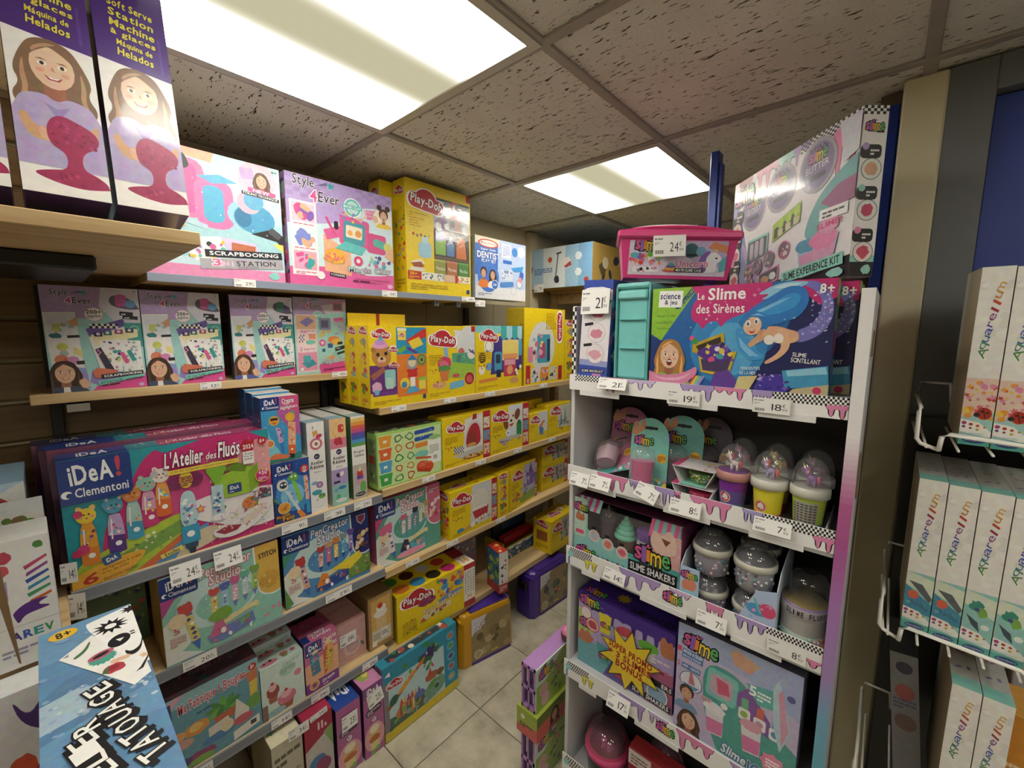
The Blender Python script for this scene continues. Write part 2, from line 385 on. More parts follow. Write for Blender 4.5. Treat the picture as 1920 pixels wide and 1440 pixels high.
    def LE(s, f, x, y, rx, ry, col, n=14):
        s.P([f(x + rx * math.cos(2 * math.pi * i / n), y + ry * math.sin(2 * math.pi * i / n)) for i in range(n)], col, sm=False)
    def person(s, u, v, h, hair='5a3a26', skin='e8b794', shirt='b9a3d6', smile=1, long=1, base=-1.2):
        """printed bust of a child: h is the height of the head, (u, v) its middle"""
        f = s.fr(u, v, h); dk = 'a8664e'
        hl = '%02x%02x%02x' % tuple(min(255, int(int(hair[i:i + 2], 16) * 1.35 + 12)) for i in (0, 2, 4))
        if long:
            s.P([f(-.46, .2), f(-.6, -.25), f(-.5, -.5), f(-.66, -.8), f(-.5, -1.1), f(-.15, -.85), f(.15, -.85), f(.52, -1.1), f(.66, -.78), f(.5, -.48), f(.6, -.2), f(.46, .2), f(.3, .5), f(0, .6), f(-.3, .5)], hair)
            for sx in (-1, 1): s.P([f(sx * .42, .1), f(sx * .5, -.3), f(sx * .46, -.6), f(sx * .54, -.85), f(sx * .46, -.95), f(sx * .38, -.55), f(sx * .42, -.3)], hl)
        else: s.LE(f, 0, .12, .47, .5, hair)
        s.P([f(-.15, -.35), f(-.18, -.75), f(.18, -.75), f(.15, -.35)], dk)
        s.P([f(-.2, -.62), f(-.62, -.76), f(-.85, base), f(.85, base), f(.62, -.76), f(.2, -.62), f(0, -.78)], shirt)
        s.LE(f, 0, -.03, .335, .46, skin, 18)
        s.P([f(-.38, .02), f(-.4, .3), f(-.2, .52), f(.1, .56), f(.34, .4), f(.4, .02), f(.29, .2), f(.12, .34), f(-.02, .42), f(-.12, .34), f(-.28, .2)], hair); s.P([f(-.3, .3), f(-.1, .48), f(.12, .5), f(.0, .44), f(-.18, .34), f(-.28, .2)], hl)
        for sx in (-1, 1):
            s.LE(f, sx * .15, .02, .075, .045, 'f4efe8', 8); s.LE(f, sx * .15, .02, .036, .042, '3a2a20', 8)
            s.P([f(sx * .06, .1), f(sx * .25, .09), f(sx * .16, .13)], hair)
            s.LE(f, sx * .19, -.14, .07, .05, 'e8a98e', 8)
        s.P([f(-.03, -.1), f(.04, -.12), f(.0, .0)], 'cf9274')
        if smile == 2: s.LE(f, 0, -.27, .1, .13, '7a1f22', 10); s.P([f(-.08, -.2), f(.08, -.2), f(.06, -.25), f(-.06, -.25)], 'ffffff')
        else: s.P([f(-.14, -.22), f(0, -.26), f(.14, -.22), f(.08, -.31), f(-.08, -.31)], 'b2474a'); s.P([f(-.1, -.235), f(0, -.262), f(.1, -.235), f(.05, -.28), f(-.05, -.28)], 'ffffff')
    def pen(s, u, v, L, ang, cols, head='e5559b', wd=.16):
        """decorated pen: centre (u, v), length L of the face height"""
        f0 = s.fr(u, v, L); c, n = math.cos(R(ang)), math.sin(R(ang)); f = lambda x, y: f0(x * c - y * n, x * n + y * c)
        s.P([f(-wd / 2, -.28), f(wd / 2, -.28), f(wd / 2, .26), f(-wd / 2, .26)], cols[0])
        s.P([f(-wd / 2, -.28), f(0, -.5), f(wd / 2, -.28)], cols[1])
        q = random.Random(int(u * 999) + int(v * 99))
        for i in range(5):
            y = -.22 + .1 * i; x = q.uniform(-.03, .03); s.P([f(x - .04, y), f(x + .01, y - .035), f(x + .05, y), f(x + .01, y + .04)], q.choice(cols[2:]))
        s.P([f(-wd * .6, .26), f(wd * .6, .26), f(wd * .5, .3), f(-wd * .5, .3)], cols[1])
        s.LE(f, 0, .4, wd * .85, .12, head, 12); s.LE(f, -wd * .5, .47, wd * .35, .06, head, 8); s.LE(f, wd * .5, .47, wd * .35, .06, head, 8)
# ================================================================ the room
def sbox(name, x0, x1, y0, y1, z0, z1, mat, parent=None, b=0.0, struct=True):
    m = MB(); cx, cy = (x0 + x1) / 2, (y0 + y1) / 2
    m.box(x0 - cx, x1 - cx, y0 - cy, y1 - cy, 0, z1 - z0, 'ffffff', b=b)
    o = m.build(name, mat, parent, (cx, cy, z0)); 
    if struct and parent is None: o['kind'] = 'structure'
    return o
XW, XE, YS, YN = -1.70, 2.41, -2.25, 3.75
floor = sbox('floor', XW, XE, YS, YN, -.06, -.012, 'grout')
FT = .3383; fx0, fy0 = -.735 * 1.5, .697 * 1.5
tm = MB(); tm.box(-FT / 2 + .0016, FT / 2 - .0016, -FT / 2 + .0016, FT / 2 - .0016, -.012, 0, 'ffffff', b=.0012); t0 = None
i0 = math.floor((XW - fx0) / FT); j0 = math.floor((YS - fy0) / FT)
fl_c = Vector(floor.location)
for i in range(i0, i0 + 13):
    for j in range(j0, j0 + 18):
        cx, cy = fx0 + (i + .5) * FT, fy0 + (j + .5) * FT
        if cx < XW or cx > XE or cy > YN - .1 or (cx > .1 and cy > 1.5): continue
        if t0 is None: t0 = o = tm.build('floor_tile', 'floor_tile', floor)
        else: o = t0.copy(); COL.objects.link(o)
        o.parent = floor; o.location = Vector((cx, cy, 0)) - fl_c
# ceiling
ceil = sbox('ceiling', XW, XE, YS, YN, CEIL + .03, CEIL + .06, 'far_wall'); cc = Vector(ceil.location)
gx = [-1.19 + .6 * k for k in range(-1, 7)]; gy = [.75 + .6 * k for k in range(-6, 7)]
LAMPS = {(0, .15), (0, 1.35), (0, -1.05), (3, .15), (3, -1.05)}
cm = MB(); cm.box(-.298, .298, -.298, .298, 0, .018, 'ffffff', b=.003); c0 = None
for i, x in enumerate(gx):
    for y in gy:
        if y > YN - .2 or x > XE - .2: continue
        k = round((x + 1.19) / .6)
        if any(k == a and abs(y - b) < .01 for a, b in LAMPS): continue
        if c0 is None: c0 = o = cm.build('ceiling_tile', 'ceiling_tile', ceil)
        else: o = c0.copy(); COL.objects.link(o)
        o.parent = ceil; o.location = Vector((x + .3, y + .3, CEIL + .003)) - cc
for x in gx[1:]:
    m = MB(); m.box(-.012, .012, YS, YN, 0, .008, 'ffffff', b=.002); o = m.build('ceiling_bar', 'tbar', ceil, Vector((x, 0, CEIL - .004)) - cc)
for y in gy:
    if y > YN - .05: continue
    m = MB(); m.box(XW, XE, -.012, .012, 0, .008, 'ffffff', b=.002); o = m.build('ceiling_bar', 'tbar', ceil, Vector((0, y, CEIL - .0045)) - cc)
lamp_lab = {(0, .15): 'large glowing fluorescent ceiling panel with two bright bands above the pink craft boxes', (0, 1.35): 'small far glowing ceiling panel above the pink unicorn case',
            (0, -1.05): 'ceiling light panel behind the viewer over the left shelves', (3, .15): 'ceiling light panel out of view over the right aisle', (3, -1.05): 'ceiling light panel out of view at the back of the shop'}
for (a, y) in sorted(LAMPS):
    x = -1.19 + .6 * a; t = empty('ceiling_light', (x + .3, y + .3, CEIL - .004))
    tag(t, lamp_lab[(a, y)], 'light', 'fluorescent ceiling panels')
    m = MB(); m.box(-.276, .276, -.276, .276, .0, .004, 'ffffff'); m.build('diffuser', 'lamp_diffuser', t)
    m = MB(); q = [(.288, .276)]
    for sx in (-1, 1):
        m.box(sx * .2885 - .0115, sx * .2885 + .0115, -.299, .299, -.003, .006, 'd9d5c8'); m.box(-.277, .277, sx * .2885 - .0115, sx * .2885 + .0115, -.003, .006, 'd9d5c8')
    m.build('frame', 'plastic', t)
# walls
wl = sbox('wall_left', XW - .05, XW, YS, YN, 0, CEIL, 'wall_paint'); lc = Vector(wl.location)
sbox('wall_back', XW, XE, YS - .05, YS, 0, CEIL, 'wall_paint'); sbox('wall_far', XW, .1, YN, YN + .05, 0, CEIL, 'far_wall'); sbox('wall_right', XE, XE + .05, YS, 1.47, 0, CEIL, 'wall_paint')
for k in range(19):                                   # slatted boards behind the shelves
    m = MB(); m.box(-.012, .012, -1.0, .40, 0, .096, 'ffffff', b=.004)
    m.build('slat', 'slatwall', wl, Vector((-1.686, .38, .02 + .108 * k)) - lc)
for k, (a, b) in enumerate(((.79, 1.26), (1.262, 1.72), (1.722, 2.2))):
    m = MB(); m.box(-.008, .008, a, b, 0, 1.62, 'ffffff', b=.003); m.build('back_panel', 'back_panel', wl, Vector((-1.688, 0, .02)) - lc)
m = MB(); m.box(-.0015, .0015, -1.0, .78, 0, .004, 'ffffff')
sbox('trim_1', -1.698, -1.665, .762, .788, .0, 1.66, 'upright'); sbox('trim_2', -1.698, -1.66, 2.02, 2.10, 1.55, CEIL - .01, 'wall_paint')
sbox('wall_column', -.033, .043, 1.41, 1.60, 0, CEIL - .004, 'column_paint', b=.004)
sbox('trim_3', -.075, -.033, 1.47, 1.60, 0, CEIL - .004, 'far_wall')
dw = sbox('wall_dark', .043, .118, 1.412, 1.50, 0, CEIL - .004, 'dark_wall', b=.002)
sbox('trim_4', .118, XE, 1.412, 1.50, 2.01, CEIL - .004, 'dark_wall', b=.002)
sbox('trim_5', 1.0, XE, 1.412, 1.50, 0, 2.009, 'dark_wall', b=.002)
d1 = sbox('door_1', .119, .999, 1.445, 1.485, .005, 2.008, 'blue_door', b=.003)
m = MB(); m.tube([(0, 0, 0), (0, -.05, 0), (-.11, -.05, 0)], .009, 10, 'c8ccd0'); m.build('door_handle', 'steel', d1, Vector((.93, 1.445, 1.0)) - Vector(d1.location))
# ================================================================ shelving
def shelf(unit, y0, y1, x0, x1, z0, z1, rail=None, name='shelf_board', rz=None):
    m = MB(); cy = (y0 + y1) / 2; m.box(x0 - x1, 0, y0 - cy, y1 - cy, z0 - z1, 0, 'ffffff', b=.0015)
    o = m.build(name, 'pine', unit, Vector((x1, cy, z1)) - Vector(unit.location))
    if rail:
        h0, h1 = rz or (z0 - z1 - .004, .002)
        m = MB(); m.box(0.0005, .006, y0 - cy, y1 - cy, h0, h1, 'ffffff', b=.001); m.box(.006, .008, y0 - cy, y1 - cy, h0, h0 + .004, 'ffffff'); m.build('price_rail', rail, o)
    return o
ua = empty('shelving_unit', (-1.5, .38, 0)); tag(ua, 'left wooden wall shelving bay with grey price rails', 'shelving')
ub = empty('shelving_unit', (-1.5, 1.4, 0)); tag(ub, 'farther wooden wall shelving bay full of yellow dough boxes', 'shelving')
un = empty('shelving_unit', (-1.3, -.5, 0)); tag(un, 'nearest deep wooden shelving bay at the left edge holding white art kits', 'shelving')
ut = empty('wall_shelf', (-1.5, .75, 0)); tag(ut, 'topmost wall shelf with a blue grey front rail under the big craft boxes', 'shelf'); shelf(ut, .2, 1.31, -1.66, -1.406, 1.618, 1.640, 'rail', rz=(-.021, .0))
shelf(ua, -.022, .762, -1.66, -1.478, 1.321, 1.345)
shelf(ua, .0, .777, -1.66, -1.322, .892, .915, 'rail_grey', rz=(-.03, -.001)); shelf(ua, .0, .777, -1.66, -1.322, .609, .632, 'rail_grey', rz=(-.03, -.001)); shelf(ua, .0, .777, -1.66, -1.322, .287, .310, 'rail_grey', rz=(-.03, -.001))
for z0, z1 in ((1.199, 1.225), (.897, .925), (.582, .610), (.252, .280)): shelf(ub, .782, 2.2, -1.66, -1.322, z0, z1)
uo = empty('wall_shelf', (-1.3, -.5, 0)); tag(uo, 'deep overhead pine plank carrying the tall purple boxes', 'shelf'); shelf(uo, -1.2, .198, -1.66, -.87, 1.636, 1.658); shelf(un, -1.2, -.006, -1.66, -1.115, .882, .905); shelf(un, -1.2, .10, -1.27, -.47, .50, .525)
m = MB(); m.box(-.16, .16, -.55, .09, -.028, 0, '17181a', b=.004); m.build('light_housing', 'black_plastic', uo, Vector((-1.29, 0, 1.636)) - Vector(uo.location))
m = MB()
for y in (-.02, 1.30): m.box(-.012, .012, y - .012, y + .012, 0, 1.2, 'ffffff')
for u, ys in ((ua, (.02, .74)), (ub, (.80, 1.5)), (un, (-1.1,))):
    for y in ys:
        m = MB(); m.box(-.012, .012, -.012, .012, 0, 1.6, 'ffffff', b=.002); m.build('upright', 'upright', u, Vector((-1.662, y, .01)) - Vector(u.location))
m = MB(); m.box(-.003, .003, -.02, .02, -.022, 0, 'ffffff'); m.box(-.02, .003, -.02, .02, -.003, 0, 'ffffff'); m.build('label_holder', 'steel', ua, Vector((-1.474, .055, 1.3205)) - Vector(ua.location))
for y in (1.12, 1.24): m = MB(); m.box(-.10, 0, -.002, .002, -.012, 0, 'ffffff'); m.box(-.004, 0, -.012, .012, -.022, 0, 'ffffff'); m.build('shelf_bracket', 'steel', ut, Vector((-1.42, y, 1.6175)) - Vector(ut.location))
# open pine rack at the far end of the aisle
rk = empty('wooden_rack', (-1.45, 2.4, 0)); tag(rk, 'open pine rack at the far end under the long scooter carton', 'rack')
def rpart(n, x0, x1, y0, y1, z0, z1):
    m = MB(); m.box(x0 + 1.45, x1 + 1.45, y0 - 2.4, y1 - 2.4, z0, z1, 'ffffff', b=.002); m.build(n, 'pine', rk)
for x in (-1.285, -1.66):
    for y in (2.225, 2.75): rpart('post', x, x + .045, y, y + .045, 0, 1.72)
rpart('beam', -1.61, -1.287, 2.23, 2.26, 1.66, 1.72); rpart('beam', -1.61, -1.287, 2.755, 2.785, 1.66, 1.72); rpart('shelf_board', -1.66, -1.24, 2.22, 2.80, 1.722, 1.74); rpart('shelf_board', -1.61, -1.287, 2.27, 2.75, .6, .62)
# ================================================================ cartons
def carton(name, label, cat, loc, rz, W, D, H, col, side=None, top=None, art=None, sart=None, tart=None, rart=None, lean=0, mat='print', group=None, yaw=0, roll=0, fname='front_print'):
    """box with its front-bottom-left corner at loc; the front looks along local -y"""
    m = MB(); m.box(0, W, 0, D, 0, H, side or col, col, side or col, top or side or col, b=min(.0012, D * .1))
    o = m.build(name, mat, None, loc, (R(-lean), R(roll), R(rz + yaw)))
    if lean or roll: o.rotation_mode = 'XYZ'
    tag(o, label, cat, group)
    if art:
        m = MB(); art(Art(m, (0, 0, 0), (1, 0, 0), (0, 0, 1), W, H)); 
        if m.v: m.build(fname, mat, o)
    if sart:
        m = MB(); sart(Art(m, (0, D, 0), (0, -1, 0), (0, 0, 1), D, H))
        if m.v: m.build('side_print', mat, o)
    if rart:
        m = MB(); rart(Art(m, (W, 0, 0), (0, 1, 0), (0, 0, 1), D, H))
        if m.v: m.build('side_print', mat, o)
    if tart:
        m = MB(); tart(Art(m, (0, 0, H), (1, 0, 0), (0, 1, 0), W, D))
        if m.v: m.build('top_print', mat, o)
    return o
L = 90        # goods on the left wall face +x
BRIGHT = ['e8443a', 'f2b632', '4fb3d9', '6cc04a', 'e667a8', '8a5fc0', 'f08a2c']
PASTEL = ['f4a6c8', 'a9dfe6', 'f7e08a', 'c5b2e6', 'a8e0b4', 'f7c1a0']
# ---- recurring marks
def pd_logo(a, u, v, w, rot=0):
    k = a.k
    for c, e in (('ffffff', 1.1), ('c8232e', 1.0)):
        a.E(u - .02 * w, v + .06 * w * k, .30 * w * e, .235 * w * k * e, c, rot, 20); a.RR(u - .5 * w * e, v - .17 * w * k * e, u + .5 * w * e, v + .15 * w * k * e, c, .5, rot - 6)
    a.T('Play-Doh', u - .43 * w, v - .12 * w * k, u + .43 * w, v + .12 * w * k, 'ffffff', rot - 6, '7d1018', 2, 0, 3)
def idea(a, u0, v0, u1, v1):
    a.RR(u0, v0, u1, v1, '173a8f', .12); w, h = u1 - u0, v1 - v0
    a.T('iDeA', u0 + .2 * w, v0 + .42 * h, u0 + .74 * w, v0 + .82 * h, 'ffffff', 3, None, 2); a.T('!', u0 + .8 * w, v0 + .45 * h, u0 + .85 * w, v0 + .88 * h, 'e0405a', 0, None, 2)
    a.C(u0 + .15 * w, v0 + .22 * h, .07 * w, 'ffffff', 12); a.C(u0 + .185 * w, v0 + .2 * h, .045 * w, '173a8f', 10)
    a.T('Clementoni', u0 + .25 * w, v0 + .13 * h, u0 + .94 * w, v0 + .32 * h, 'ffffff', 0, None, 1)
def s4e(a, u, v, w, c='2b2530'):
    k = a.k; h = w * k
    a.T('Style', u, v + .2 * h, u + .42 * w, v + .44 * h, c, 0, 'ffffff', 1, .1); a.T('4', u + .34 * w, v - .02 * h, u + .47 * w, v + .2 * h, 'e8559a', 0, 'ffffff', 2)
    a.T('Ever', u + .5 * w, v, u + .95 * w, v + .2 * h, c, 0, 'ffffff', 1, .1)
    a.star(u + .78 * w, v + .36 * h, .09 * w, '27b6b4'); a.P([(u + .45 * w, v + .30 * h), (u + .7 * w, v + .42 * h), (u + .7 * w, v + .35 * h)], '6f6a9a')
SL = ['e8559a', '9b5fc4', 'f08a2c', 'f2d232', '58c06a', '3fb7c4']
def slime(a, u, v, w, rot=0, sub=True, h=.42):
    k = a.k; cw = w / 5.0; xs = []; x = u
    for ch in 'slime': wd = cw * {'s': .95, 'l': .5, 'i': .5, 'm': 1.5, 'e': 1.05}[ch]; xs.append((x, wd)); x += wd + cw * .12
    for ps in (0, 1):
        for i, ch in enumerate('slime'):
            x, wd = xs[i]; dy = (.03, -.02, .04, -.03, .02)[i] * w * k + math.sin(R(rot)) * (i - 2) * cw * k; hh = h * w * k * (.85 if ch in 'sme' else 1.1)
            a.T(ch, x, v + dy, x + wd, v + dy + hh, '161018' if ps == 0 else SL[i], rot, None, 4 if ps == 0 else 1)
    for du_, c in ((.38, 'e8559a'), (.5, '9b5fc4')): a.C(u + du_ * w, v + h * w * k * 1.18, .055 * w, '161018', 10); a.C(u + du_ * w, v + h * w * k * 1.18, .038 * w, c, 10)
    if sub: a.RR(u + .62 * w, v - .12 * w * k, u + 1.02 * w, v - .02 * w * k, '161018', .3)
def girl_pic(a, u, v, r, bg, hair, shirt, skin='e8b794'):
    a.C(u, v, r, bg); h = r * a.k * 1.15; a.person(u, v + .1 * h, h, hair, skin, shirt, base=-.85)
# ---- art for the left wall
def art_softserve(a):
    a.R(0, 0, 1, 1, 'f1efee'); a.P([(0, .63), (0, 1), (1, 1), (1, .61)], '4b2288'); a.R(.86, .64, .9, .8, '5a3298')
    for i, (t, y) in enumerate((('Soft Serve', .89), ('Station', .845), ('Machine', .80), ('à glaces', .757), ('Máquina de', .715), ('Helados', .678))):
        w = .3 if i < 4 else .24; a.T(t, .52 - w, y - .015, .52 + w, y + .016, 'f1df3f', -4, '1d2d6e', 2)
    a.person(.50, .515, .185, '86644a', 'e9c2a6', 'b7a8d6', base=-2.2); a.P([(.1, .375), (.2, .34), (.22, .12), (.06, .12)], 'b7a3d8'); a.P([(.9, .375), (.8, .34), (.78, .12), (.94, .12)], 'b7a3d8'); a.P([(.36, .36), (.5, .30), (.64, .36), (.5, .345)], 'a08ac8')
    a.P([(.05, .30), (.13, .22), (.30, .205), (.40, .23), (.36, .26), (.22, .26), (.14, .31)], 'd9a578'); a.P([(.97, .30), (.9, .22), (.78, .205), (.7, .23), (.72, .26), (.82, .26), (.9, .31)], 'd9a578'); a.E(.33, .235, .07, .028, 'e6b290', 20); a.E(.77, .235, .07, .028, 'e6b290', -20)
    a.R(0, 0, 1, .10, 'f4f2f0')
    a.P([(.36, .20), (.33, .26), (.40, .305), (.52, .325), (.68, .31), (.88, .285), (.95, .25), (.90, .215), (.75, .19), (.70, .155), (.72, .115), (.86, .10), (.98, .075), (1, .05), (.7, .035), (.42, .045), (.2, .065), (.14, .08), (.30, .095), (.50, .105), (.54, .14), (.52, .175)], 'b0265e')
    a.scat(.40, .21, .9, .30, ['c53a74', '9a1c50', 'bd3068'], 26, .03, 3, 'b'); a.scat(.25, .05, .9, .09, ['c53a74', 'a02058'], 12, .03, 4, 'b')
def bottom_softserve(a): a.R(0, 0, 1, 1, '4b2a78'); a.lines(.3, .2, .9, .7, 5, '8f7bb8'); a.R(.1, .3, .22, .7, 'c8bcd8')
def art_station(a):
    a.R(0, 0, 1, 1, 'c9e6f2'); a.P([(0, .12), (1, .2), (1, .5), (0, .62)], 'aadbe6'); a.R(0, .0, 1, .09, 'f08fc0'); a.P([(0, .8), (.3, 1), (0, 1)], 'd6c6ee')
    a.RR(.36, .46, .56, .92, 'e679b8', .35); a.RR(.39, .50, .52, .88, 'd85fa6', .3); a.RR(.50, .40, .71, .80, 'e679b8', .35); a.RR(.545, .45, .655, .74, '4fb6df', .35); a.P([(.52, .80), (.64, .84), (.74, .80), (.6, .76)], '5bbce6')
    a.RR(.30, .48, .38, .76, '2aa7ae', .2); a.R(.30, .46, .36, .50, '2b2b30')
    a.P([(.40, 1), (.48, .93), (.60, .92), (.62, 1)], 'e9bd98'); a.RR(.41, .83, .48, .95, '24242a', .4, 20)
    a.E(.80, .55, .13, .13, '9ad2ea', 0); a.E(.83, .53, .125, .125, '4aa6d6'); a.E(.76, .53, .05, .08, '2f7fb0'); a.P([(.80, .40), (.96, .36), (1, .30), (1, .42), (.92, .46)], '26262c'); a.RR(.91, .40, .99, .46, '55565e', .3, -35); a.P([(.93, .34), (1, .27), (1, .34)], 'efe05a')
    a.C(.80, .66, .07, 'f2b8d0'); a.C(.83, .685, .06, '5fb4e0')
    a.C(.86, .87, .115, 'f3c7dc'); a.R(.76, .86, .84, .95, 'c9a8e0', 8); a.person(.885, .865, .125, '5a3a26', 'e8b794', '6b7a96', base=-1.0)
    a.RR(.80, .755, .97, .79, 'e8559a', .2, -4); a.T('NEW', .83, .76, .93, .785, 'ffffff', -4, None, 2); a.R(.76, .72, .99, .748, '22222a', -4); a.T('FOILING TECHNIQUE', .77, .725, .98, .745, 'ffffff', -4, None, 1)
    a.P([(.40, .30), (.62, .34), (.66, .20), (.48, .12)], 'f4f2f6'); a.P([(.62, .34), (.82, .32), (.86, .22), (.68, .19)], 'dcc6ee'); a.R(.68, .235, .82, .30, 'c96f4a', -4); a.scat(.42, .15, .64, .31, ['e667a8', '6fc7c0', 'f2d232', '9b7fd0', '35353c'], 16, .016, 5)
    a.scat(.30, .36, .46, .44, ['e6dc4a', 'd5cc40'], 6, .03, 6, 'b'); a.E(.30, .25, .07, .055, 'f4eef2'); a.P([(.30, .14), (.43, .26), (.45, .24), (.32, .11)], '9fd0c0'); a.RR(.44, .40, .56, .44, 'bcd6e8', .4, -14)
    a.R(.53, .185, .985, .245, '1f1f26', 4); a.T('SCRAPBOOKING', .555, .20, .96, .232, 'ffffff', 4, None, 2)
    a.R(.50, .09, .99, .175, 'b4aeb8', 5); a.T('3', .57, .10, .61, .155, 'f05fa8', 4, 'ffffff', 2); a.T('IN 1', .615, .105, .68, .14, 'f4a6cc', 4, 'ffffff', 1); a.T('STATION', .70, .125, .94, .165, '2b2530', 5, None, 1); a.T('ESTACION', .71, .098, .83, .115, '4a4450', 5, None, 0)
    a.R(.08, .055, .22, .085, '1f1f26', -3); a.T('FOILING', .09, .06, .2, .08, 'ffffff', -3, None, 1); a.R(.08, .02, .26, .05, '1f1f26', -3); a.T('MÉTALLIQUE', .09, .026, .25, .045, 'ffffff', -3, None, 1)
    a.blob(.93, .05, .035, .035, '8fd8d2', 4); a.scat(.1, .3, .98, .95, ['ffffff'], 14, .006, 9, 's'); a.T('6+', .95, .955, .985, .975, '1a8a80', 0, None, 2)
def art_magicclay(a):
    a.R(0, 0, 1, 1, 'cfe9f0'); a.P([(0, .55), (0, 1), (1, 1), (1, .86), (.62, .82), (.5, .62)], 'b9a0dc'); a.checker(0, .8, .35, 1, 6, 5, 'ad92d2'); a.checker(.62, .88, 1, 1, 6, 3, 'ad92d2')
    a.P([(0, 0), (1, 0), (1, .17), (.7, .13), (.4, .2), (0, .16)], 'ee5fa6'); a.P([(.3, .15), (.55, .12), (.55, .35), (.3, .5)], 'f2b48a')
    s4e(a, .06, .79, .42)
    for i, c in enumerate(('f3c7dc', 'dfe6f6', 'e9a9c8')):
        y = .56 - i * .22; a.R(.025, y - .03, .245, y + .205, 'f6efee'); a.R(.04, y + .02, .23, y + .19, c)
        a.scat(.07, y + .05, .2, y + .16, (['e04f98', '8a5fc0', '6cc4b8', 'e9b28c'], ['7f8fdc', '6fc0a0', 'e9b28c'], ['e8559a', '2fb0b0', 'e9b28c'])[i], 9, .045, 40 + i, 'br'); a.lines(.05, y - .022, .22, y + .008, 2, 'd8578e')
    a.ring(.585, .80, .085, 'ffffff', '5cc6c2', .9); a.C(.585, .80, .06, 'bfe8e4'); a.R(.49, .785, .68, .825, '5cc6c2'); a.T('MAGIC CLAY', .50, .793, .67, .817, 'ffffff', 0, None, 1)
    a.P([(.70, .80), (.84, .83), (.84, .73), (.72, .71)], 'f3a9cc'); a.T('JEWELLERY', .72, .79, .83, .81, 'd63f8c', -3, None, 1); a.T('MAKER!', .73, .76, .82, .78, 'd63f8c', -3, None, 1); a.lines(.73, .725, .83, .75, 2, 'd63f8c')
    a.C(.895, .75, .10, 'f5ead8'); a.person(.905, .785, .12, '4a2e20', 'e8b794', 'f0c93c', 2, 0, -1.1); a.C(.86, .865, .028, '4a2e20', 10); a.C(.95, .865, .028, '4a2e20', 10); a.RR(.79, .70, .84, .77, 'e8b794', .4, 15)
    a.P([(.30, .54), (.45, .60), (.47, .50), (.33, .45)], 'e45f9c'); a.RR(.45, .42, .74, .70, 'ea5b9b', .12, -4); a.RR(.485, .44, .70, .66, '4a9fb0', .1, -4); a.P([(.40, .38), (.66, .34), (.71, .42), (.50, .46)], '5fc6c4'); a.RR(.51, .50, .67, .62, 'efe2c8', .1, -4); a.C(.55, .55, .025, 'f2a65c'); a.C(.63, .55, .032, 'e99a4a')
    a.RR(.72, .38, .92, .58, 'e0508f', .15, -3); a.RR(.78, .44, .95, .52, '53b9ae', .4, -14); a.C(.94, .46, .045, 'd9cf6a'); a.P([(.9, .36), (1, .30), (1, .46), (.95, .44)], 'e9b28c')
    a.P([(.32, .66), (.34, .67), (.42, .50), (.40, .49)], 'e0508f'); a.RR(.40, .56, .44, .64, '22222a', .4); a.scat(.42, .66, .72, .74, ['e0508f', 'f2c84a', 'f4efe8', '8a7fd0', 'e9a2c0'], 14, .02, 8)
    a.E(.40, .30, .10, .075, 'f2b23a', 0); a.scat(.31, .25, .49, .35, ['f2d84a', 'ee6a8c', 'f08a4c'], 22, .02, 11, 'r'); a.ring(.62, .28, .045, 'e8427a', 'f7dfe6', .45); a.scat(.70, .22, .98, .36, ['5a3f8c', '8cd0b0', 'e8d84a', '55b0c8', 'e45f9c'], 14, .022, 12)
    a.T('Magic Clay', .52, .155, .96, .225, '8fdcd6', 2, 'e0488e', 2); a.lines(.56, .065, .95, .10, 1, '7a1f55'); a.T('JEWELLERY MAKER - FABRIQUE À BIJOUX', .58, .085, .95, .108, '6b1a4a', 0, None, 0); a.T('TALLER DE JOYAS', .7, .055, .86, .073, '6b1a4a', 0, None, 0)
    a.R(.34, .10, .49, .135, '1f1f26', -4); a.T('4 COULEURS', .35, .107, .48, .127, 'ffffff', -4, None, 1); a.C(.26, .10, .035, 'f6efee'); a.blob(.95, .045, .03, .025, 'f7b9d8', 5)
def side_magicclay(a):
    a.R(0, 0, 1, 1, 'b9a0dc'); a.R(0, 0, 1, .3, 'ee5fa6'); a.R(.1, .55, .9, .85, '7f6a4a'); a.scat(.1, .1, .9, .9, PASTEL + ['4a4a55'], 24, .25, 3); a.T('Style', .1, .9, .9, .95, '2b2530', 0, None, 2)
def pd_icons(a):
    pd_logo(a, .5, .9, .8)
    a.scat(.12, .2, .88, .78, BRIGHT + ['3c9a50'], 34, .09, 21)
    a.lines(.15, .05, .85, .14, 3, 'b88a10')
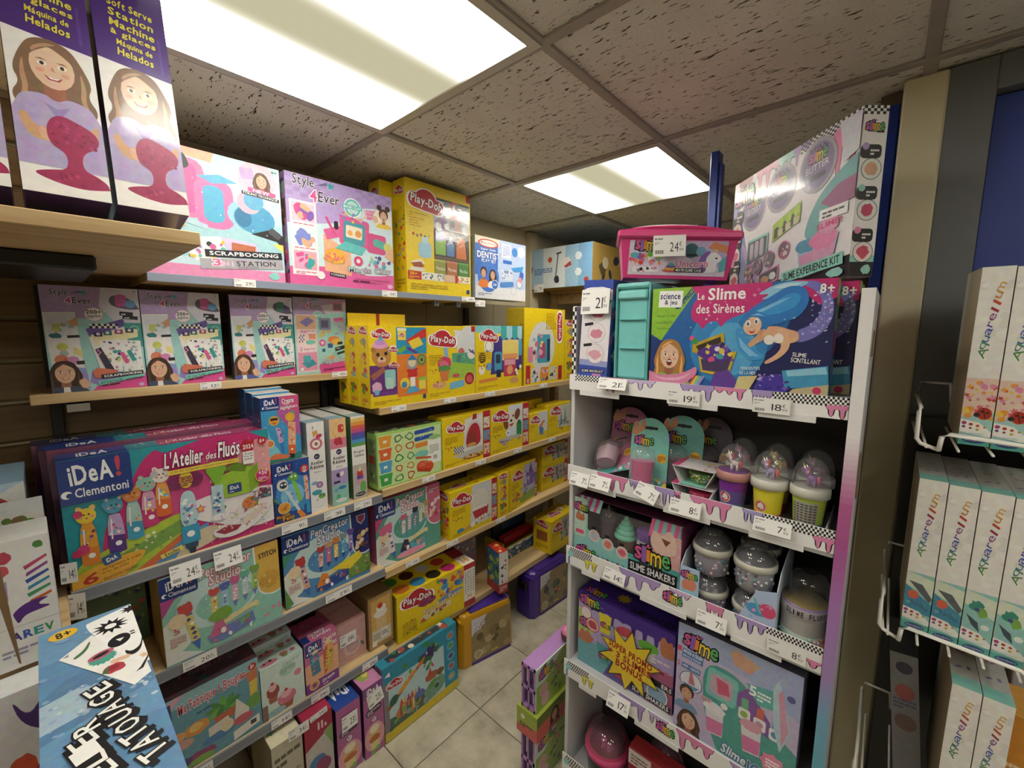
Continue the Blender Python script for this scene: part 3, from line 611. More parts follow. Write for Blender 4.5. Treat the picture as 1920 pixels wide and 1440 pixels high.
def art_pdtall(a):
    a.R(0, 0, 1, 1, 'f6d400'); a.R(.93, .93, 1, 1, 'c8232e')
    a.R(.40, .19, .98, .90, '38302c'); a.R(.40, .62, .98, .88, 'b9bcc0'); a.R(.40, .60, .98, .62, '7a5636'); a.R(.40, .345, .98, .365, '7a5636')
    a.C(.74, .80, .13, 'd0505a'); a.C(.80, .70, .10, 'e7aaa4'); a.C(.90, .68, .075, 'a9d3c4'); a.C(.52, .66, .10, '7a2f86'); a.scat(.44, .64, .96, .86, ['ffffff', 'e6e8ec', '8c8f96'], 16, .05, 3, 'b')
    a.R(.42, .38, .58, .52, '8fce3c'); a.scat(.43, .52, .57, .58, ['5fb4e0', '8a6fc4', 'd85a8c', '79c25a'], 9, .045, 5, 'eb'); a.R(.60, .38, .72, .50, '5b8fd6'); a.P([(.62, .50), (.70, .50), (.66, .58)], 'cdd6f0'); a.P([(.75, .37), (.93, .37), (.90, .56), (.80, .58), (.76, .50)], 'ef7a22')
    for i, c in enumerate(('a5a83c', 'd07a3c', '4f9a3c')):
        x = .40 + i * .19; a.R(x + .005, .19, x + .18, .315, c); a.R(x, .315, x + .185, .335, ('c8cc50', 'e58a72', '6cba50')[i]); a.T('Play-Doh', x + .03, .23, x + .16, .265, 'ffffff', -4, None, 1)
    pd_logo(a, .30, .82, .52)
    for i in range(6): a.lines(.05, .60 + i * .022, .36 - .02 * (i % 3), .612 + i * .022, 1, 'c48a08', seed=i)
    for i in range(5): a.C(.10 + i * .055, .53 - .01 * (i % 2), .017, ['c8232e', '9a6a3c', '8c6a2c', '3c3428', 'b9c23c'][i], 10)
    a.RR(.17, .33, .36, .47, '9fd2e8', .25); a.RR(.22, .46, .31, .52, 'b9e0f0', .2); a.P([(.05, .28), (.2, .32), (.26, .28), (.16, .25)], 'f2e2c0'); a.P([(.06, .27), (.2, .29), (.25, .25), (.12, .22)], 'a6502f'); a.E(.15, .22, .12, .018, 'e9e5d0')
    a.R(.01, .125, .20, .20, 'cf2a24'); a.T('35+', .04, .165, .14, .19, 'f6d400', 0, None, 2); a.lines(.03, .135, .17, .158, 2, 'f6d400'); a.R(.21, .13, .55, .20, 'f4f0e6'); a.scat(.22, .14, .54, .19, ['3c9a50', '4a5fc0', '35353c', '7f6fc0'], 40, .011, 6); a.R(.56, .13, .72, .20, 'e7bfa0'); a.R(.73, .13, .98, .20, 'f4e6c0'); a.scat(.76, .14, .97, .19, ['d83a2c', '9a6a3c', '3c9a50'], 22, .012, 7); a.R(.73, .13, .77, .20, 'c8232e')
    a.lines(.05, .04, .6, .10, 3, 'd2ab00'); a.R(.92, .03, .97, .07, '2d3d8c')
def art_dentist(a):
    a.R(0, 0, 1, 1, 'b9cdf2'); a.R(0, 0, 1, .2, 'dfe0e6'); a.P([(0, 1), (.42, 1), (.42, .5), (.3, .36), (0, .38)], '2f6fd0'); a.R(0, .88, .45, 1, 'e9dcc0'); a.E(.24, .90, .19, .07, 'd8433a'); a.E(.24, .90, .16, .05, 'f4ece0'); a.T('Melissa & Doug', .1, .88, .38, .92, 'c8332e', 0, None, 1, .15)
    a.T('Super Smile', .1, .78, .38, .82, 'ffffff', 0, None, 1, .2); a.T('DENTIST', .04, .66, .46, .76, 'ffffff', 0, '1a4aa8', 2); a.T('PLAY SET', .12, .59, .38, .645, 'ffffff', 0, '1a4aa8', 1)
    a.C(.24, .36, .20, '3f7ad8'); a.person(.15, .42, .16, '2a1d18', 'd99f76', 'ee7f2c', 1, 0, -1.5); a.person(.32, .40, .16, '3a2318', 'dba27c', 'f0ece8', 1, 1, -1.4); a.ring(.36, .24, .065, 'ffffff', '2f6fd0', .9); a.T('25', .33, .225, .39, .26, 'ffffff', 0, None, 2)
    a.R(.5, .72, .68, .95, 'e7ecf6'); a.lines(.52, .75, .66, .93, 7, '8fa8d8'); a.E(.76, .84, .06, .08, '3f8ae0'); a.C(.90, .86, .075, 'f2f6fc'); a.RR(.52, .62, .70, .68, '2f6fd0', .3); a.R(.48, .34, .72, .52, 'd3dcec', 3); a.scat(.50, .36, .70, .50, ['4f86d8', '7a92c0', '2b4a90'], 10, .02, 4, 'r'); a.P([(.68, .56), (.95, .62), (.92, .52), (.75, .50)], '3f9ae0'); a.RR(.46, .22, .74, .31, '4f8ad8', .4, 6); a.ring(.86, .30, .07, '9fb0d0', 'dfe4ee', .7); a.RR(.86, .36, .95, .52, '3f6ad0', .4, -15); a.C(.88, .37, .04, 'e79a9a'); a.ring(.74, .16, .06, 'c6ccd8', 'dfe0e6', .8); a.lines(.05, .05, .3, .1, 2, '8a96b0')
def art_s200(a, hair='3a2318', hold='f0efe9', refill=False, mach=('d85fa6', '6aa6dc')):
    a.R(0, 0, 1, 1, '9fd8d4'); a.P([(0, .70), (0, 1), (.62, 1), (.60, .82), (.42, .70)], 'b89ccf'); a.P([(.60, 1), (1, 1), (1, .62), (.72, .66), (.56, .82)], 'dcd9e6'); a.P([(.40, 0), (1, 0), (1, .15), (.45, .04)], 'ea4f9c'); a.P([(.38, .08), (.46, .05), (.9, .15), (.42, .2)], 'a08ad0')
    s4e(a, .09, .84, .42)
    a.P([(.66, .88), (.72, .94), (.92, .90), (1, .80), (.9, .79), (.7, .82)], '6a6070'); a.RR(.74, .82, .86, .94, mach[0], .3); a.C(.90, .85, .06, mach[1]); a.R(.77, .73, .92, .77, '26262c', -4); a.R(.80, .695, .97, .73, '26262c', -4); a.lines(.79, .74, .9, .76, 1, 'ffffff'); a.lines(.82, .705, .95, .722, 1, 'ffffff')
    a.ring(.50, .74, .10, 'e48ab8', 'f4f1ee', .92); a.T('200+', .425, .745, .575, .78, '2b2530', 0, None, 2); a.lines(.43, .705, .57, .735, 3, '4a4450')
    a.R(0.02, .10, .33, .755, 'eeeae8', 2); a.R(.03, .53, .32, .74, 'dfe2ea', 2); a.scat(.05, .56, .30, .68, ['c9d06a', 'd9a080', '9fc7b8', 'cfc6dc'], 12, .035, 4); a.P([(.22, .66), (.33, .72), (.33, .62)], 'dda27c'); a.blob(.10, .535, .06, .025, '2a7f86', 3); a.R(.21, .515, .33, .54, '26262c', 3)
    a.C(.15, .43, .055, 'c8cf5a'); a.ring(.16, .37, .045, 'bfb8c6', '8fd0c0', .5); a.C(.13, .31, .07, 'e07f5a'); a.C(.24, .30, .06, 'd98ac0'); a.P([(.25, .36), (.34, .33), (.34, .40), (.26, .43)], 'ece08a'); a.R(.27, .26, .35, .295, '26262c', 3); a.P([(.14, .32), (.2, .24), (.23, .25), (.17, .33)], 'c85f4a')
    a.P([(.25, .02), (.38, .02), (.36, .22), (.24, .24)], 'a890d8'); a.P([(.26, .18), (.36, .17), (.36, .22), (.26, .23)], '8a9fd8'); a.person(.145, .185, .20, hair, 'e6b290', '42506a' if not refill else '5560a8', base=-1.0); a.P([(.11, .0), (.115, .05), (.175, .05), (.18, .0)], 'e8e6e2'); a.RR(.28, .03, .37, .12, 'e6b290', .4, 20)
    a.P([(.40, .60), (.80, .70), (.84, .60), (.44, .50)], '6a55a6'); a.checker(.44, .605, .74, .65, 10, 2, '26262c', 'eeeae8'); a.P([(.42, .52), (.86, .64), (.94, .30), (.52, .14)], 'eeece6'); a.P([(.80, .66), (1, .66), (1, .42), (.84, .40)], '3f9f98'); a.ring(.92, .60, .05, 'a8dcd4', '3f9f98', .8)
    a.P([(.44, .54), (.95, .60), (.95, .52), (.5, .44)], 'f2e8b0'); 
    for i, (x, c) in enumerate(((.52, '3a3358'), (.62, '2f6f66'), (.74, 'b8427a'), (.86, '3a3f58'))): a.R(x - .045, .525 + i * .012, x + .045, .57 + i * .012, c); a.C(x, .55 + i * .012, .022, 'e6d8de', 8)
    a.P([(.52, .48), (.74, .50), (.74, .18), (.56, .16)], 'f4f3ee'); a.P([(.74, .49), (.97, .48), (.98, .14), (.76, .14)], 'f1f0ee'); a.scat(.55, .2, .73, .48, ['3f9f98', '4a3a86', 'd98ac0', 'b9a06a', 'e2d86a', '55555c'], 24, .024, 5); a.scat(.77, .18, .96, .47, ['b9b6bc', 'cdc9cc', 'a5a3aa'], 26, .02, 6)
    a.P([(.47, .40), (.53, .42), (.66, .18), (.58, .16)], '3a3550'); a.checker(.49, .34, .53, .40, 2, 3, 'e08ab8'); a.P([(.42, .18), (.46, .22), (.70, .19), (.62, .13), (.44, .12)], 'e0765a'); a.RR(.75, .25, .80, .37, 'e05a92', .4, 20); a.RR(.83, .27, .88, .39, '2f9a98', .4, 20); a.P([(.79, .25), (.81, .26), (.87, .15), (.85, .15)], 'eeeae8'); a.P([(.87, .27), (.89, .28), (.93, .15), (.91, .15)], 'eeeae8')
    a.R(.50, .125, .97, .165, '1f1f26', 5); a.T('SCRAPBOOKING', .53, .134, .95, .155, 'ffffff', 5, None, 2)
    a.P([(.47, .045), (.98, .115), (.98, .085 + .055), (.46, .09)], '7fd0c6'); a.T('REFILL KIT - RECHARGE' if refill else 'KIT D\'ACTIVITÉS - ACTIVITY KIT', .49, .075, .96, .105, '1f2a30', 6, None, 2); a.lines(.50, .052, .94, .07, 1, '1f2a30', 6); a.blob(.93, .03, .03, .02, 'd9b8e4', 5); a.T('6+', .945, .965, .975, .985, '1a8a80', 0, None, 2)
def art_s4clay(a):
    a.R(0, 0, 1, 1, 'a4dcd2'); a.P([(0, .76), (0, 1), (1, 1), (1, .92), (.66, .80)], 'b49cca'); a.P([(.5, .9), (1, .96), (1, .82), (.6, .8)], 'd8d2e4'); s4e(a, .09, .87, .42); a.R(.44, 0, 1, .13, 'ea4f9c'); a.P([(.42, .05), (1, .10), (1, .16), (.42, .11)], 'ea4f9c')
    a.RR(.74, .84, .93, .96, 'e27fae', .1); a.R(.76, .86, .91, .94, '8f7a96'); a.P([(.72, .74), (.95, .76), (.95, .68), (.74, .69)], 'ef8fbe'); a.lines(.75, .70, .93, .75, 3, 'd63f8c'); a.ring(.44, .77, .09, 'dff0ee', '8fd0c8', .9); a.lines(.38, .755, .5, .79, 2, 'ffffff')
    a.R(.03, .03, .40, .78, 'f0d8dc'); a.R(.04, .59, .39, .77, 'e6b48c'); a.P([(.1, .68), (.25, .75), (.36, .70), (.22, .62)], '8a7fc4'); a.lines(.1, .545, .36, .58, 2, 'd8578e'); a.R(.04, .385, .39, .535, 'f1d2cc'); a.checker(.07, .42, .17, .52, 4, 4, '7a5f7a', 'f6efee'); a.R(.25, .46, .38, .53, 'e59a70'); a.blob(.27, .42, .09, .03, '6fc8b8', 5); a.R(.04, .05, .39, .29, 'ee9ab8'); a.P([(.1, .15), (.3, .20), (.38, .13), (.2, .08)], '3f9fb4'); a.RR(.13, .16, .27, .25, '4fb0bc', .2); a.T('2', .08, .31, .12, .355, 'd8578e', 0, None, 1); a.lines(.15, .32, .36, .345, 2, 'd8578e'); a.ring(.10, .07, .045, 'd8578e', 'f6efee', .85)
    a.RR(.45, .58, .68, .74, '8a8ca6', .1); a.RR(.49, .61, .63, .71, '5a5f80', .1); a.scat(.46, .50, .66, .58, ['e6a06a', 'c9d06a', 'e6c0a0'], 8, .045, 4, 'e'); a.scat(.74, .52, .92, .66, ['c9b4d8', 'e0c0d0', 'b0a8c8'], 8, .04, 5); a.E(.73, .45, .12, .05, 'ef8f4a'); a.E(.78, .42, .1, .045, 'f2b84a'); a.ring(.50, .41, .065, 'e05f9c', 'f4c6da', .5); a.RR(.60, .34, .70, .40, '3a5a9c', .2); a.C(.52, .31, .035, '2f6f9c'); a.P([(.55, .2), (.75, .27), (.72, .18)], 'ef9a6a'); a.E(.78, .26, .08, .05, '8fd0c0'); a.P([(.74, .34), (.97, .38), (.97, .33), (.75, .29)], '26262c'); a.R(.80, .385, .90, .42, '26262c', 6); a.lines(.77, .33, .94, .345, 1, 'ffffff', 6); a.P([(.78, .27), (.94, .30), (.94, .27), (.78, .24)], '26262c')
    a.T('Magic Clay', .48, .12, .96, .20, '9fe0d6', 5, 'd8488e', 2); a.lines(.5, .04, .93, .075, 2, '7a1f55', 4)
def art_fluos(a):
    a.R(0, 0, 1, 1, 'd8287a'); a.P([(0, 1), (.42, 1), (.33, .90), (.26, .68), (.16, .45), (.13, .25), (.12, 0), (0, 0)], '1f9fae'); a.P([(.36, 1), (.62, 1), (.44, .93)], '1f9fae'); a.P([(.88, 1), (1, 1), (1, .90)], '1f9fae')
    for (x, y, r) in ((.55, .55, .16), (.83, .72, .15), (.9, .62, .14), (.7, .6, .18)): a.E(x, y, r, r * a.k, 'e0498f')
    a.E(.93, .72, .13, .2, 'f0a3a8'); a.scat(.62, .55, .99, .95, ['f6c8d8', 'f2d232', 'ffffff', 'f39ab8'], 46, .0055, 8, 'es'); a.scat(.55, .02, .99, .25, ['f6c8d8', 'ffffff'], 40, .005, 9, 'es')
    a.P([(.52, .46), (.78, .50), (.9, .44), (1, .40), (1, .08), (.86, .06), (.64, .22), (.52, .32)], 'f1edef')
    a.P([(.03, 0), (.02, .16), (.1, .22), (.52, .42), (.54, .33), (.5, .18), (.44, 0)], 'b4cf36'); a.P([(.05, .05), (.12, .12), (.50, .34), (.52, .24), (.2, .04)], '7ba84a'); a.scat(.14, .09, .5, .30, ['e9ece0', '5a8f4a', 'cfd8b0', '8fb04a', 'ffffff'], 22, .012, 12, 'es'); a.P([(.32, 0), (.54, .20), (.62, .24), (.62, .14), (.5, 0)], '5a9fd8'); a.P([(.26, 0), (.50, .22), (.53, .2), (.34, 0)], 'e0703c'); a.P([(.50, .13), (.62, .22), (.75, .13), (.62, .04), (.5, 0), (.44, 0)], 'd9c9a8')
    B = [(.085, .40, 'f2a92c', 'f6d232', 'f08a2c'), (.195, .43, 'c9a8d8', '4a9fc4', '5a2f90'), (.275, .49, 'a8d0c8', 'e08a3c', '3aa0c8'), (.345, .55, 'e6a0c4', '8fc8b4', 'd8327a'), (.41, .60, 'f0a050', 'f2e6e0', 'ef6a2c')]
    for i, (x, y, c, hd, cap) in enumerate(B):
        hh = .40 - .02 * i; w = .036; a.P([(x - w, y - hh * .55), (x + w, y - hh * .6), (x + w * .9, y + .02), (x + w * .5, y + .10), (x - w * .5, y + .10), (x - w * .9, y + .02)], c); a.P([(x - w, y - hh * .55), (x + w, y - hh * .6), (x + w, y - hh * .6 + .13), (x - w, y - hh * .55 + .13)], cap); a.E(x + .005, y - hh * .6 + .07, .014, .02, 'ffffff'); a.E(x, y - hh * .57, w, .022, cap)
        a.scat(x - w * .6, y - .08, x + w * .6, y + .03, ['ffffff', 'e667a8', 'f2d232', '4fb3d9', '8a3f70'], 9, .009, 30 + i); a.P([(x - w * .62, y - hh * .3), (x - w * .42, y - hh * .3), (x - w * .34, y + .05), (x - w * .5, y + .05)], 'f8f2ee'); a.E(x - .024, y + .205, .013, .026, hd, 20); a.E(x + .026, y + .205, .013, .026, hd, -20); a.E(x - .024, y + .205, .006, .014, 'f2b8b0', 20); a.E(x + .026, y + .205, .006, .014, 'f2b8b0', -20); a.R(x - w * .62, y + .085, x + w * .62, y + .11, cap); a.E(x, y + .15, .04, .06, hd); a.E(x - .03, y + .17, .018, .03, ('d8426a', hd, hd, hd, 'c8c0c8')[i]); a.C(x + .012, y + .16, .005, '35262a', 6); a.C(x - .008, y + .16, .005, '35262a', 6); a.E(x - .02, y + .14, .007, .01, 'f09a90'); a.E(x + .024, y + .14, .007, .01, 'f09a90'); a.P([(x - .004, y + .135), (x + .008, y + .135), (x + .002, y + .122)], 'a83a4a')
    a.E(.06, .29, .025, .04, 'e0407a'); a.E(.035, .27, .02, .03, 'd8306a')
    x, y = .525, .42; a.P([(x - .045, y - .18), (x + .045, y - .18), (x + .04, y + .08), (x + .02, y + .15), (x - .02, y + .15), (x - .04, y + .08)], 'b9dcea'); a.P([(x - .047, y - .32), (x + .047, y - .32), (x + .045, y - .16), (x - .045, y - .16)], '2f9fd0'); a.P([(x - .03, y - .37), (x + .03, y - .37), (x + .035, y - .32), (x - .035, y - .32)], '2a4a6a'); a.P([(x - .01, y - .42), (x + .015, y - .42), (x + .02, y - .37), (x - .02, y - .37)], '1d3550'); a.E(x, y - .24, .02, .028, 'ffffff'); a.scat(x - .03, y - .14, x + .03, y + .08, ['e667a8', '4a8fd0', 'ffffff', 'd84a8c', '7a8fa0'], 18, .012, 44)
    a.E(x - .05, y + .24, .038, .06, '8a2f6a', 20); a.E(x + .05, y + .24, .038, .06, '8a2f6a', -20); a.E(x, y + .25, .034, .075, 'f4d232'); a.C(x - .01, y + .27, .004, '35262a', 6); a.C(x + .012, y + .27, .004, '35262a', 6)
    a.star(.585, .38, .03, 'e8447a'); a.star(.585, .38, .019, 'f2c02c'); a.scat(.70, .33, .73, .36, ['d83a5a', '5a8f3c'], 3, .012, 3, 'e')
    a.P([(.66, .62), (.86, .70), (.92, .62), (.92, .46), (.88, .42), (.66, .42)], '9cc832'); a.P([(.86, .42), (.92, .48), (.92, .70), (.86, .62)], '85b028'); a.P([(.72, .68), (.78, .74), (.86, .70), (.84, .63)], '6a8f20'); a.P([(.615, .74), (.75, .74), (.71, .62), (.70, .58), (.66, .58), (.655, .62)], '7fbf2c'); a.E(.683, .745, .068, .035, 'a4d64a'); a.E(.683, .75, .052, .022, 'c9dcae'); a.R(.648, .28, .712, .56, 'b4d4de'); a.scat(.655, .3, .705, .5, ['2f6f9c', '4a8fc0', '7a4a9c', 'e9eef2'], 16, .012, 18); a.E(.68, .26, .045, .03, 'f4f2f2'); a.RR(.735, .45, .815, .54, '2a4a8c', .15); a.T('iDeA', .75, .485, .80, .52, 'ffffff', 0, None, 2); a.lines(.745, .462, .805, .474, 1, 'ffffff')
    a.P([(.63, .13), (.66, .06), (.76, .035), (.88, .09), (.97, .2), (1, .3), (1, .44), (.9, .46), (.86, .4), (.88, .3), (.8, .2), (.68, .17)], 'eceaea'); a.P([(.65, .125), (.7, .08), (.77, .09), (.80, .13), (.72, .16)], 'a8304a'); a.P([(.81, .10), (.9, .16), (.97, .26), (.94, .3), (.86, .22), (.8, .17)], 'e9d8c8'); a.P([(.9, .33), (.99, .33), (.99, .42), (.92, .44)], '7a3f5c'); a.E(.86, .32, .05, .06, 'e08a4a'); a.scat(.83, .28, .9, .36, ['7aa83c', 'e0703c', 'f0a86a', 'c8482c'], 14, .012, 21, 'e'); a.scat(.66, .1, .97, .28, ['ffffff', 'f2d0dc', 'c83a6a', 'f2d232', '9fc0d8', 'e889a8'], 60, .008, 22); a.scat(.88, .34, .98, .43, ['e9a0b8', 'c8607a', 'f2d8d8', '4f8f9c'], 24, .010, 23)
    idea(a, -.02, .66, .285, 1.02)
    a.T('L\'Atelier', .43, .80, .62, .93, 'ffffff', 0, '8a1250', 2, .2); a.T('des', .635, .815, .69, .875, 'ffffff', 0, '8a1250', 1, .2); a.T('Fluos', .70, .81, .82, .945, 'ffffff', 0, '8a1250', 2, .2)
    a.R(.445, .735, .81, .775, 'f2d83c', 0); a.T('Crée des surligneurs originaux à personnaliser !', .455, .745, .80, .768, '9a2060', 0, None, 1, .15); a.lines(.48, .62, .60, .71, 5, '9a1f60')
    a.P([(.825, .90), (.86, .95), (.885, .90), (.91, .955), (.90, .80), (.84, .80)], 'c8202c'); a.T('2024', .84, .845, .90, .885, 'ffffff', 0, None, 2); a.R(.835, .70, .90, .82, 'f6f2f0'); a.T('Grand', .845, .79, .89, .81, '22222a', 0, None, 1); a.T('Prix du', .842, .765, .893, .783, '22222a', 0, None, 1); a.T('Jouet', .845, .735, .89, .757, '22222a', 0, None, 2)
    a.C(.955, .90, .027, 'c8202c'); a.T('6+', .94, .882, .97, .918, 'ffffff', 0, None, 2); a.C(.945, .56, .047, 'f2c02c'); a.C(.945, .56, .042, 'd8287a'); a.T('+50', .92, .565, .972, .615, 'ffffff', 0, None, 1, .15); a.lines(.917, .51, .972, .55, 3, 'f2d0dc')
    a.P([(.0, 0), (.0, .085), (.10, .15), (.30, .18), (.31, .13), (.22, .02), (.21, 0)], 'f2b030'); a.T('6', .045, .015, .10, .095, 'c8382c', 0, None, 2, .15); a.T('surligneurs à créer', .12, .10, .29, .13, '8a4a1a', 8, None, 1, .1); a.T('avec de jolies', .12, .065, .23, .09, '8a4a1a', 8, None, 1, .1); a.T('décorations colorées !', .12, .02, .27, .05, '8a4a1a', 8, None, 1, .1); a.R(.37, .05, .48, .09, 'f2dc5a', 14); a.T('Etoiles', .39, .055, .46, .085, '35465a', 14, None, 2); a.RR(.125, .13, .20, .205, '2a5a9c', .2, 14); a.T('iDeA', .14, .15, .185, .185, 'ffffff', 14, None, 2)
def top_fluos(a):
    a.R(0, 0, 1, 1, 'a83a6c'); a.R(0, 0, .28, 1, '1f3f90'); a.T('iDeA', .08, .25, .2, .75, 'ffffff', 0, None, 2); a.R(.28, 0, .42, 1, '2a8f9c'); a.T('L\'Atelier des Fluos', .46, .3, .8, .7, 'ffffff', 0, '8a1250', 1, .2); a.scat(.3, .05, 1, .95, ['f2c02c', 'e889a8', 'f6e0e8', '8f3060'], 36, .01, 4)
def art_highl(a):
    a.R(0, 0, 1, 1, '3a9fd8'); a.P([(.4, 1), (1, 1), (1, .35), (.7, .5), (.42, .72)], 'c05aa8'); a.P([(.5, 1), (1, 1), (1, .72), (.6, .78)], 'e0508c'); a.P([(0, 0), (1, 0), (1, .1), (.5, .06), (0, .3)], '2a8f8a'); a.P([(.12, .6), (.2, .35), (.5, .1), (.24, .06), (0, .12), (0, .5)], '7fd0e0')
    idea(a, 0.0, .80, .48, 1.0); a.T('Create', .55, .89, .86, .965, 'ffffff', 3, 'b02a6a', 2, .2); a.T('your', .6, .855, .75, .885, 'ffffff', 3, 'b02a6a', 1, .2); a.T('Highlighters', .50, .79, .95, .85, 'ffffff', 5, 'b02a6a', 2, .2)
    a.star(.32, .64, .15, 'f2b62c', 12, .8); a.C(.32, .64, .11, 'f0a02c'); a.RR(.22, .645, .42, .68, '22222a', .4); a.P([(.26, .61), (.38, .61), (.32, .58)], 'b8502c')
    a.P([(.34, .54), (.46, .52), (.52, .30), (.42, .28)], 'c8b0e0'); a.scat(.38, .32, .48, .5, ['8a3f9c', 'e667a8', 'f2d232'], 9, .03, 5); a.P([(.42, .28), (.52, .30), (.54, .16), (.50, .08), (.46, .16)], '2f7fd0'); a.P([(.68, .60), (.88, .58), (.85, .22), (.65, .24)], 'f4b48a'); a.scat(.68, .27, .85, .55, ['e85a2c', 'f2d232', 'ffffff', 'd83a5a'], 16, .03, 6); a.P([(.65, .24), (.85, .22), (.83, .08), (.64, .10)], 'ee6a2c'); a.P([(.66, .10), (.81, .08), (.79, .02), (.68, .03)], '26262c'); a.C(.74, .16, .03, 'ffffff'); a.C(.80, .80 - .07, .09, '8f8a9c'); a.C(.74, .67, .13, 'f2b62c'); a.ring(.18, .30, .11, 'f6f0e0', 'ee8a2c', .85); a.P([(.05, .06), (.6, .03), (.7, .07), (.3, .14)], 'ee7a4a'); a.C(.1, .09, .06, 'f2d232'); a.scat(.1, .3, .95, .78, ['ffffff'], 14, .012, 8, 's')
def art_monst(a):
    a.R(0, 0, 1, 1, '1d4fa8'); a.E(.55, .45, .5, .3, '3a8fd8'); a.E(.5, .42, .32, .2, '7fc8f0'); a.P([(0, .45), (.3, .2), (.5, 0), (0, 0)], '5aa84a'); a.P([(.0, .40), (.28, .22), (.45, .0), (0, 0)], '1a3a78')
    idea(a, .02, .76, .56, .98); a.blob(.25, .62, .15, .10, 'e8e6d8', 3); a.C(.27, .62, .10, '22345a'); a.C(.23, .63, .03, 'ffffff'); a.C(.32, .63, .03, 'ffffff'); a.blob(.55, .72, .14, .07, '6ab83c', 4); a.C(.5, .73, .03, 'ffffff'); a.C(.6, .73, .03, 'ffffff'); a.C(.86, .82, .12, 'd8302c'); a.C(.86, .83, .05, 'ffffff'); a.C(.86, .83, .025, '22222a'); a.P([(.78, .79), (.94, .79), (.86, .75)], 'f6e6e0')
    a.P([(.30, .52), (.40, .50), (.70, .14), (.62, .12)], 'cfe0ea'); a.P([(.50, .66), (.60, .64), (.76, .30), (.66, .28)], '8fd83c'); a.P([(.66, .28), (.76, .30), (.80, .12), (.74, .12)], '3a9fd0'); a.P([(.82, .70), (.93, .70), (.96, .28), (.86, .28)], 'f0b8a0'); a.scat(.83, .3, .94, .68, ['d83a2c', 'f2d232', 'ffffff', 'ee7a2c'], 14, .025, 5); a.P([(.86, .28), (.96, .28), (.98, .05), (.86, .05)], '2f9fe0'); a.scat(.36, .2, .64, .5, ['6a7f90', '35465a', 'ffffff'], 12, .025, 7); a.P([(.58, .12), (.70, .14), (.84, .02), (.7, 0)], 'ee8a2c'); a.ring(.26, .24, .17, 'f6e6c0', 'f0a02c', .92); a.P([(.16, .22), (.36, .30), (.3, .2)], 'c8702c'); a.T('Monster', .04, .09, .40, .14, 'f2a82c', 6, '5a2a10', 2); a.T('Pens', .20, .03, .50, .10, 'f2a82c', 6, '5a2a10', 2); a.scat(.0, .4, 1, .98, ['ffffff', 'bfe0f6'], 24, .009, 8, 'es')
def art_resin(a, two=False):
    a.R(0, 0, 1, 1, 'f3f1ee')
    if two: a.R(0, .66, 1, 1, 'f2c48a'); a.R(0, .66, 1, .78, 'e8809c'); a.star(.28, .84, .16, 'f2d27a'); a.RR(.5, .84, .86, .93, 'd8453a', .3); a.blob(.5, .74, .26, .05, 'c8304a', 3, amp=.35); a.scat(.1, .8, .9, .98, ['f2d27a', 'e8a04a'], 8, .07, 3); a.R(0, .24, 1, .42, 'b59fd8'); a.R(0, 0, 1, .24, '8fcfc0'); a.E(.4, .35, .12, .03, '4a2f5a', 40); a.E(.62, .36, .12, .03, 'f4efe8', -40); a.blob(.6, .2, .25, .022, '3a7fc0', 7); a.C(.24, .18, .12, '6fa8d8'); a.C(.35, .10, .15, '5ab88a'); a.R(.1, .26, .5, .285, '35305a')
    else: a.P([(.3, .90), (.36, .83), (.5, .86), (.64, .83), (.6, .91)], 'e6a04a'); a.C(.5, .76, .38, 'e8a0b4'); a.C(.5, .76, .33, 'd8607f'); a.C(.5, .76, .24, 'f6ece6'); a.E(.5, .76, .1, .02, 'a8604a'); a.E(.68, .84, .2, .022, 'd83a6a', 20); a.P([(.3, .95), (.34, .91), (.4, .96)], '8a8a90'); a.C(.58, .30, .2, '8f6aa8'); a.C(.58, .30, .12, 'd8a0c0'); a.E(.4, .22, .3, .03, '3fa8b8'); a.E(.68, .17, .22, .03, '6ab84a'); a.blob(.3, .33, .2, .02, '7fb0d8', 4); a.scat(.2, .13, .8, .2, ['6a4a8c', '4a8fc0'], 6, .05, 5)
    a.C(.5, .62, .17, '35305a'); a.lines(.4, .61, .6, .628, 2, 'd8d4e6'); a.T('Atelier', .12, .535, .86, .572, '2a2530', 0, None, 2); a.T('Résine', .10, .488, .86, .527, '2a2530', 0, None, 2); a.T('Bijoux', .3, .435, .7, .458, '6a6670', 0, None, 0, .1); a.E(.52, .055, .34, .02, 'ffffff'); a.E(.52, .055, .32, .017, '8a8a90'); a.E(.52, .055, .31, .0165, 'ffffff'); a.T('SentoSphère', .28, .048, .76, .062, '22222a', 0, None, 1, .2)
def art_bougies(a):
    a.R(0, 0, 1, 1, 'f3f1ee')
    for i, c in enumerate(('5aa84a', '4a9fd8', '3a5fc0', '6a4ab0', 'd8508c', 'e8604a', 'f2a03c', 'f2c86a')): a.R(0, .64 + i * .042, 1, .64 + (i + 1) * .042, c)
    a.T('Bougies', .12, .555, .88, .59, '22222a', 0, None, 1, .1); a.T('Sablées', .15, .515, .85, .548, '22222a', 0, None, 1, .1); a.R(0, 0, 1, .42, 'c4bcb4'); a.P([(.2, .12), (.8, .12), (.7, .34), (.3, .34)], 'c8c0dc'); a.P([(.28, .28), (.72, .28), (.7, .34), (.3, .34)], 'd83a3a'); a.R(.27, .24, .73, .28, '6a4ab0'); a.P([(.22, .16), (.76, .16), (.73, .24), (.27, .24)], 'd8a0b8'); a.E(.7, .14, .22, .07, '6ab84a'); a.E(.5, .36, .07, .03, 'f6e6a0'); a.E(.5, .055, .38, .026, '22222a'); a.T('SentoSphère', .22, .045, .78, .066, 'ffffff', 0, None, 1, .2)
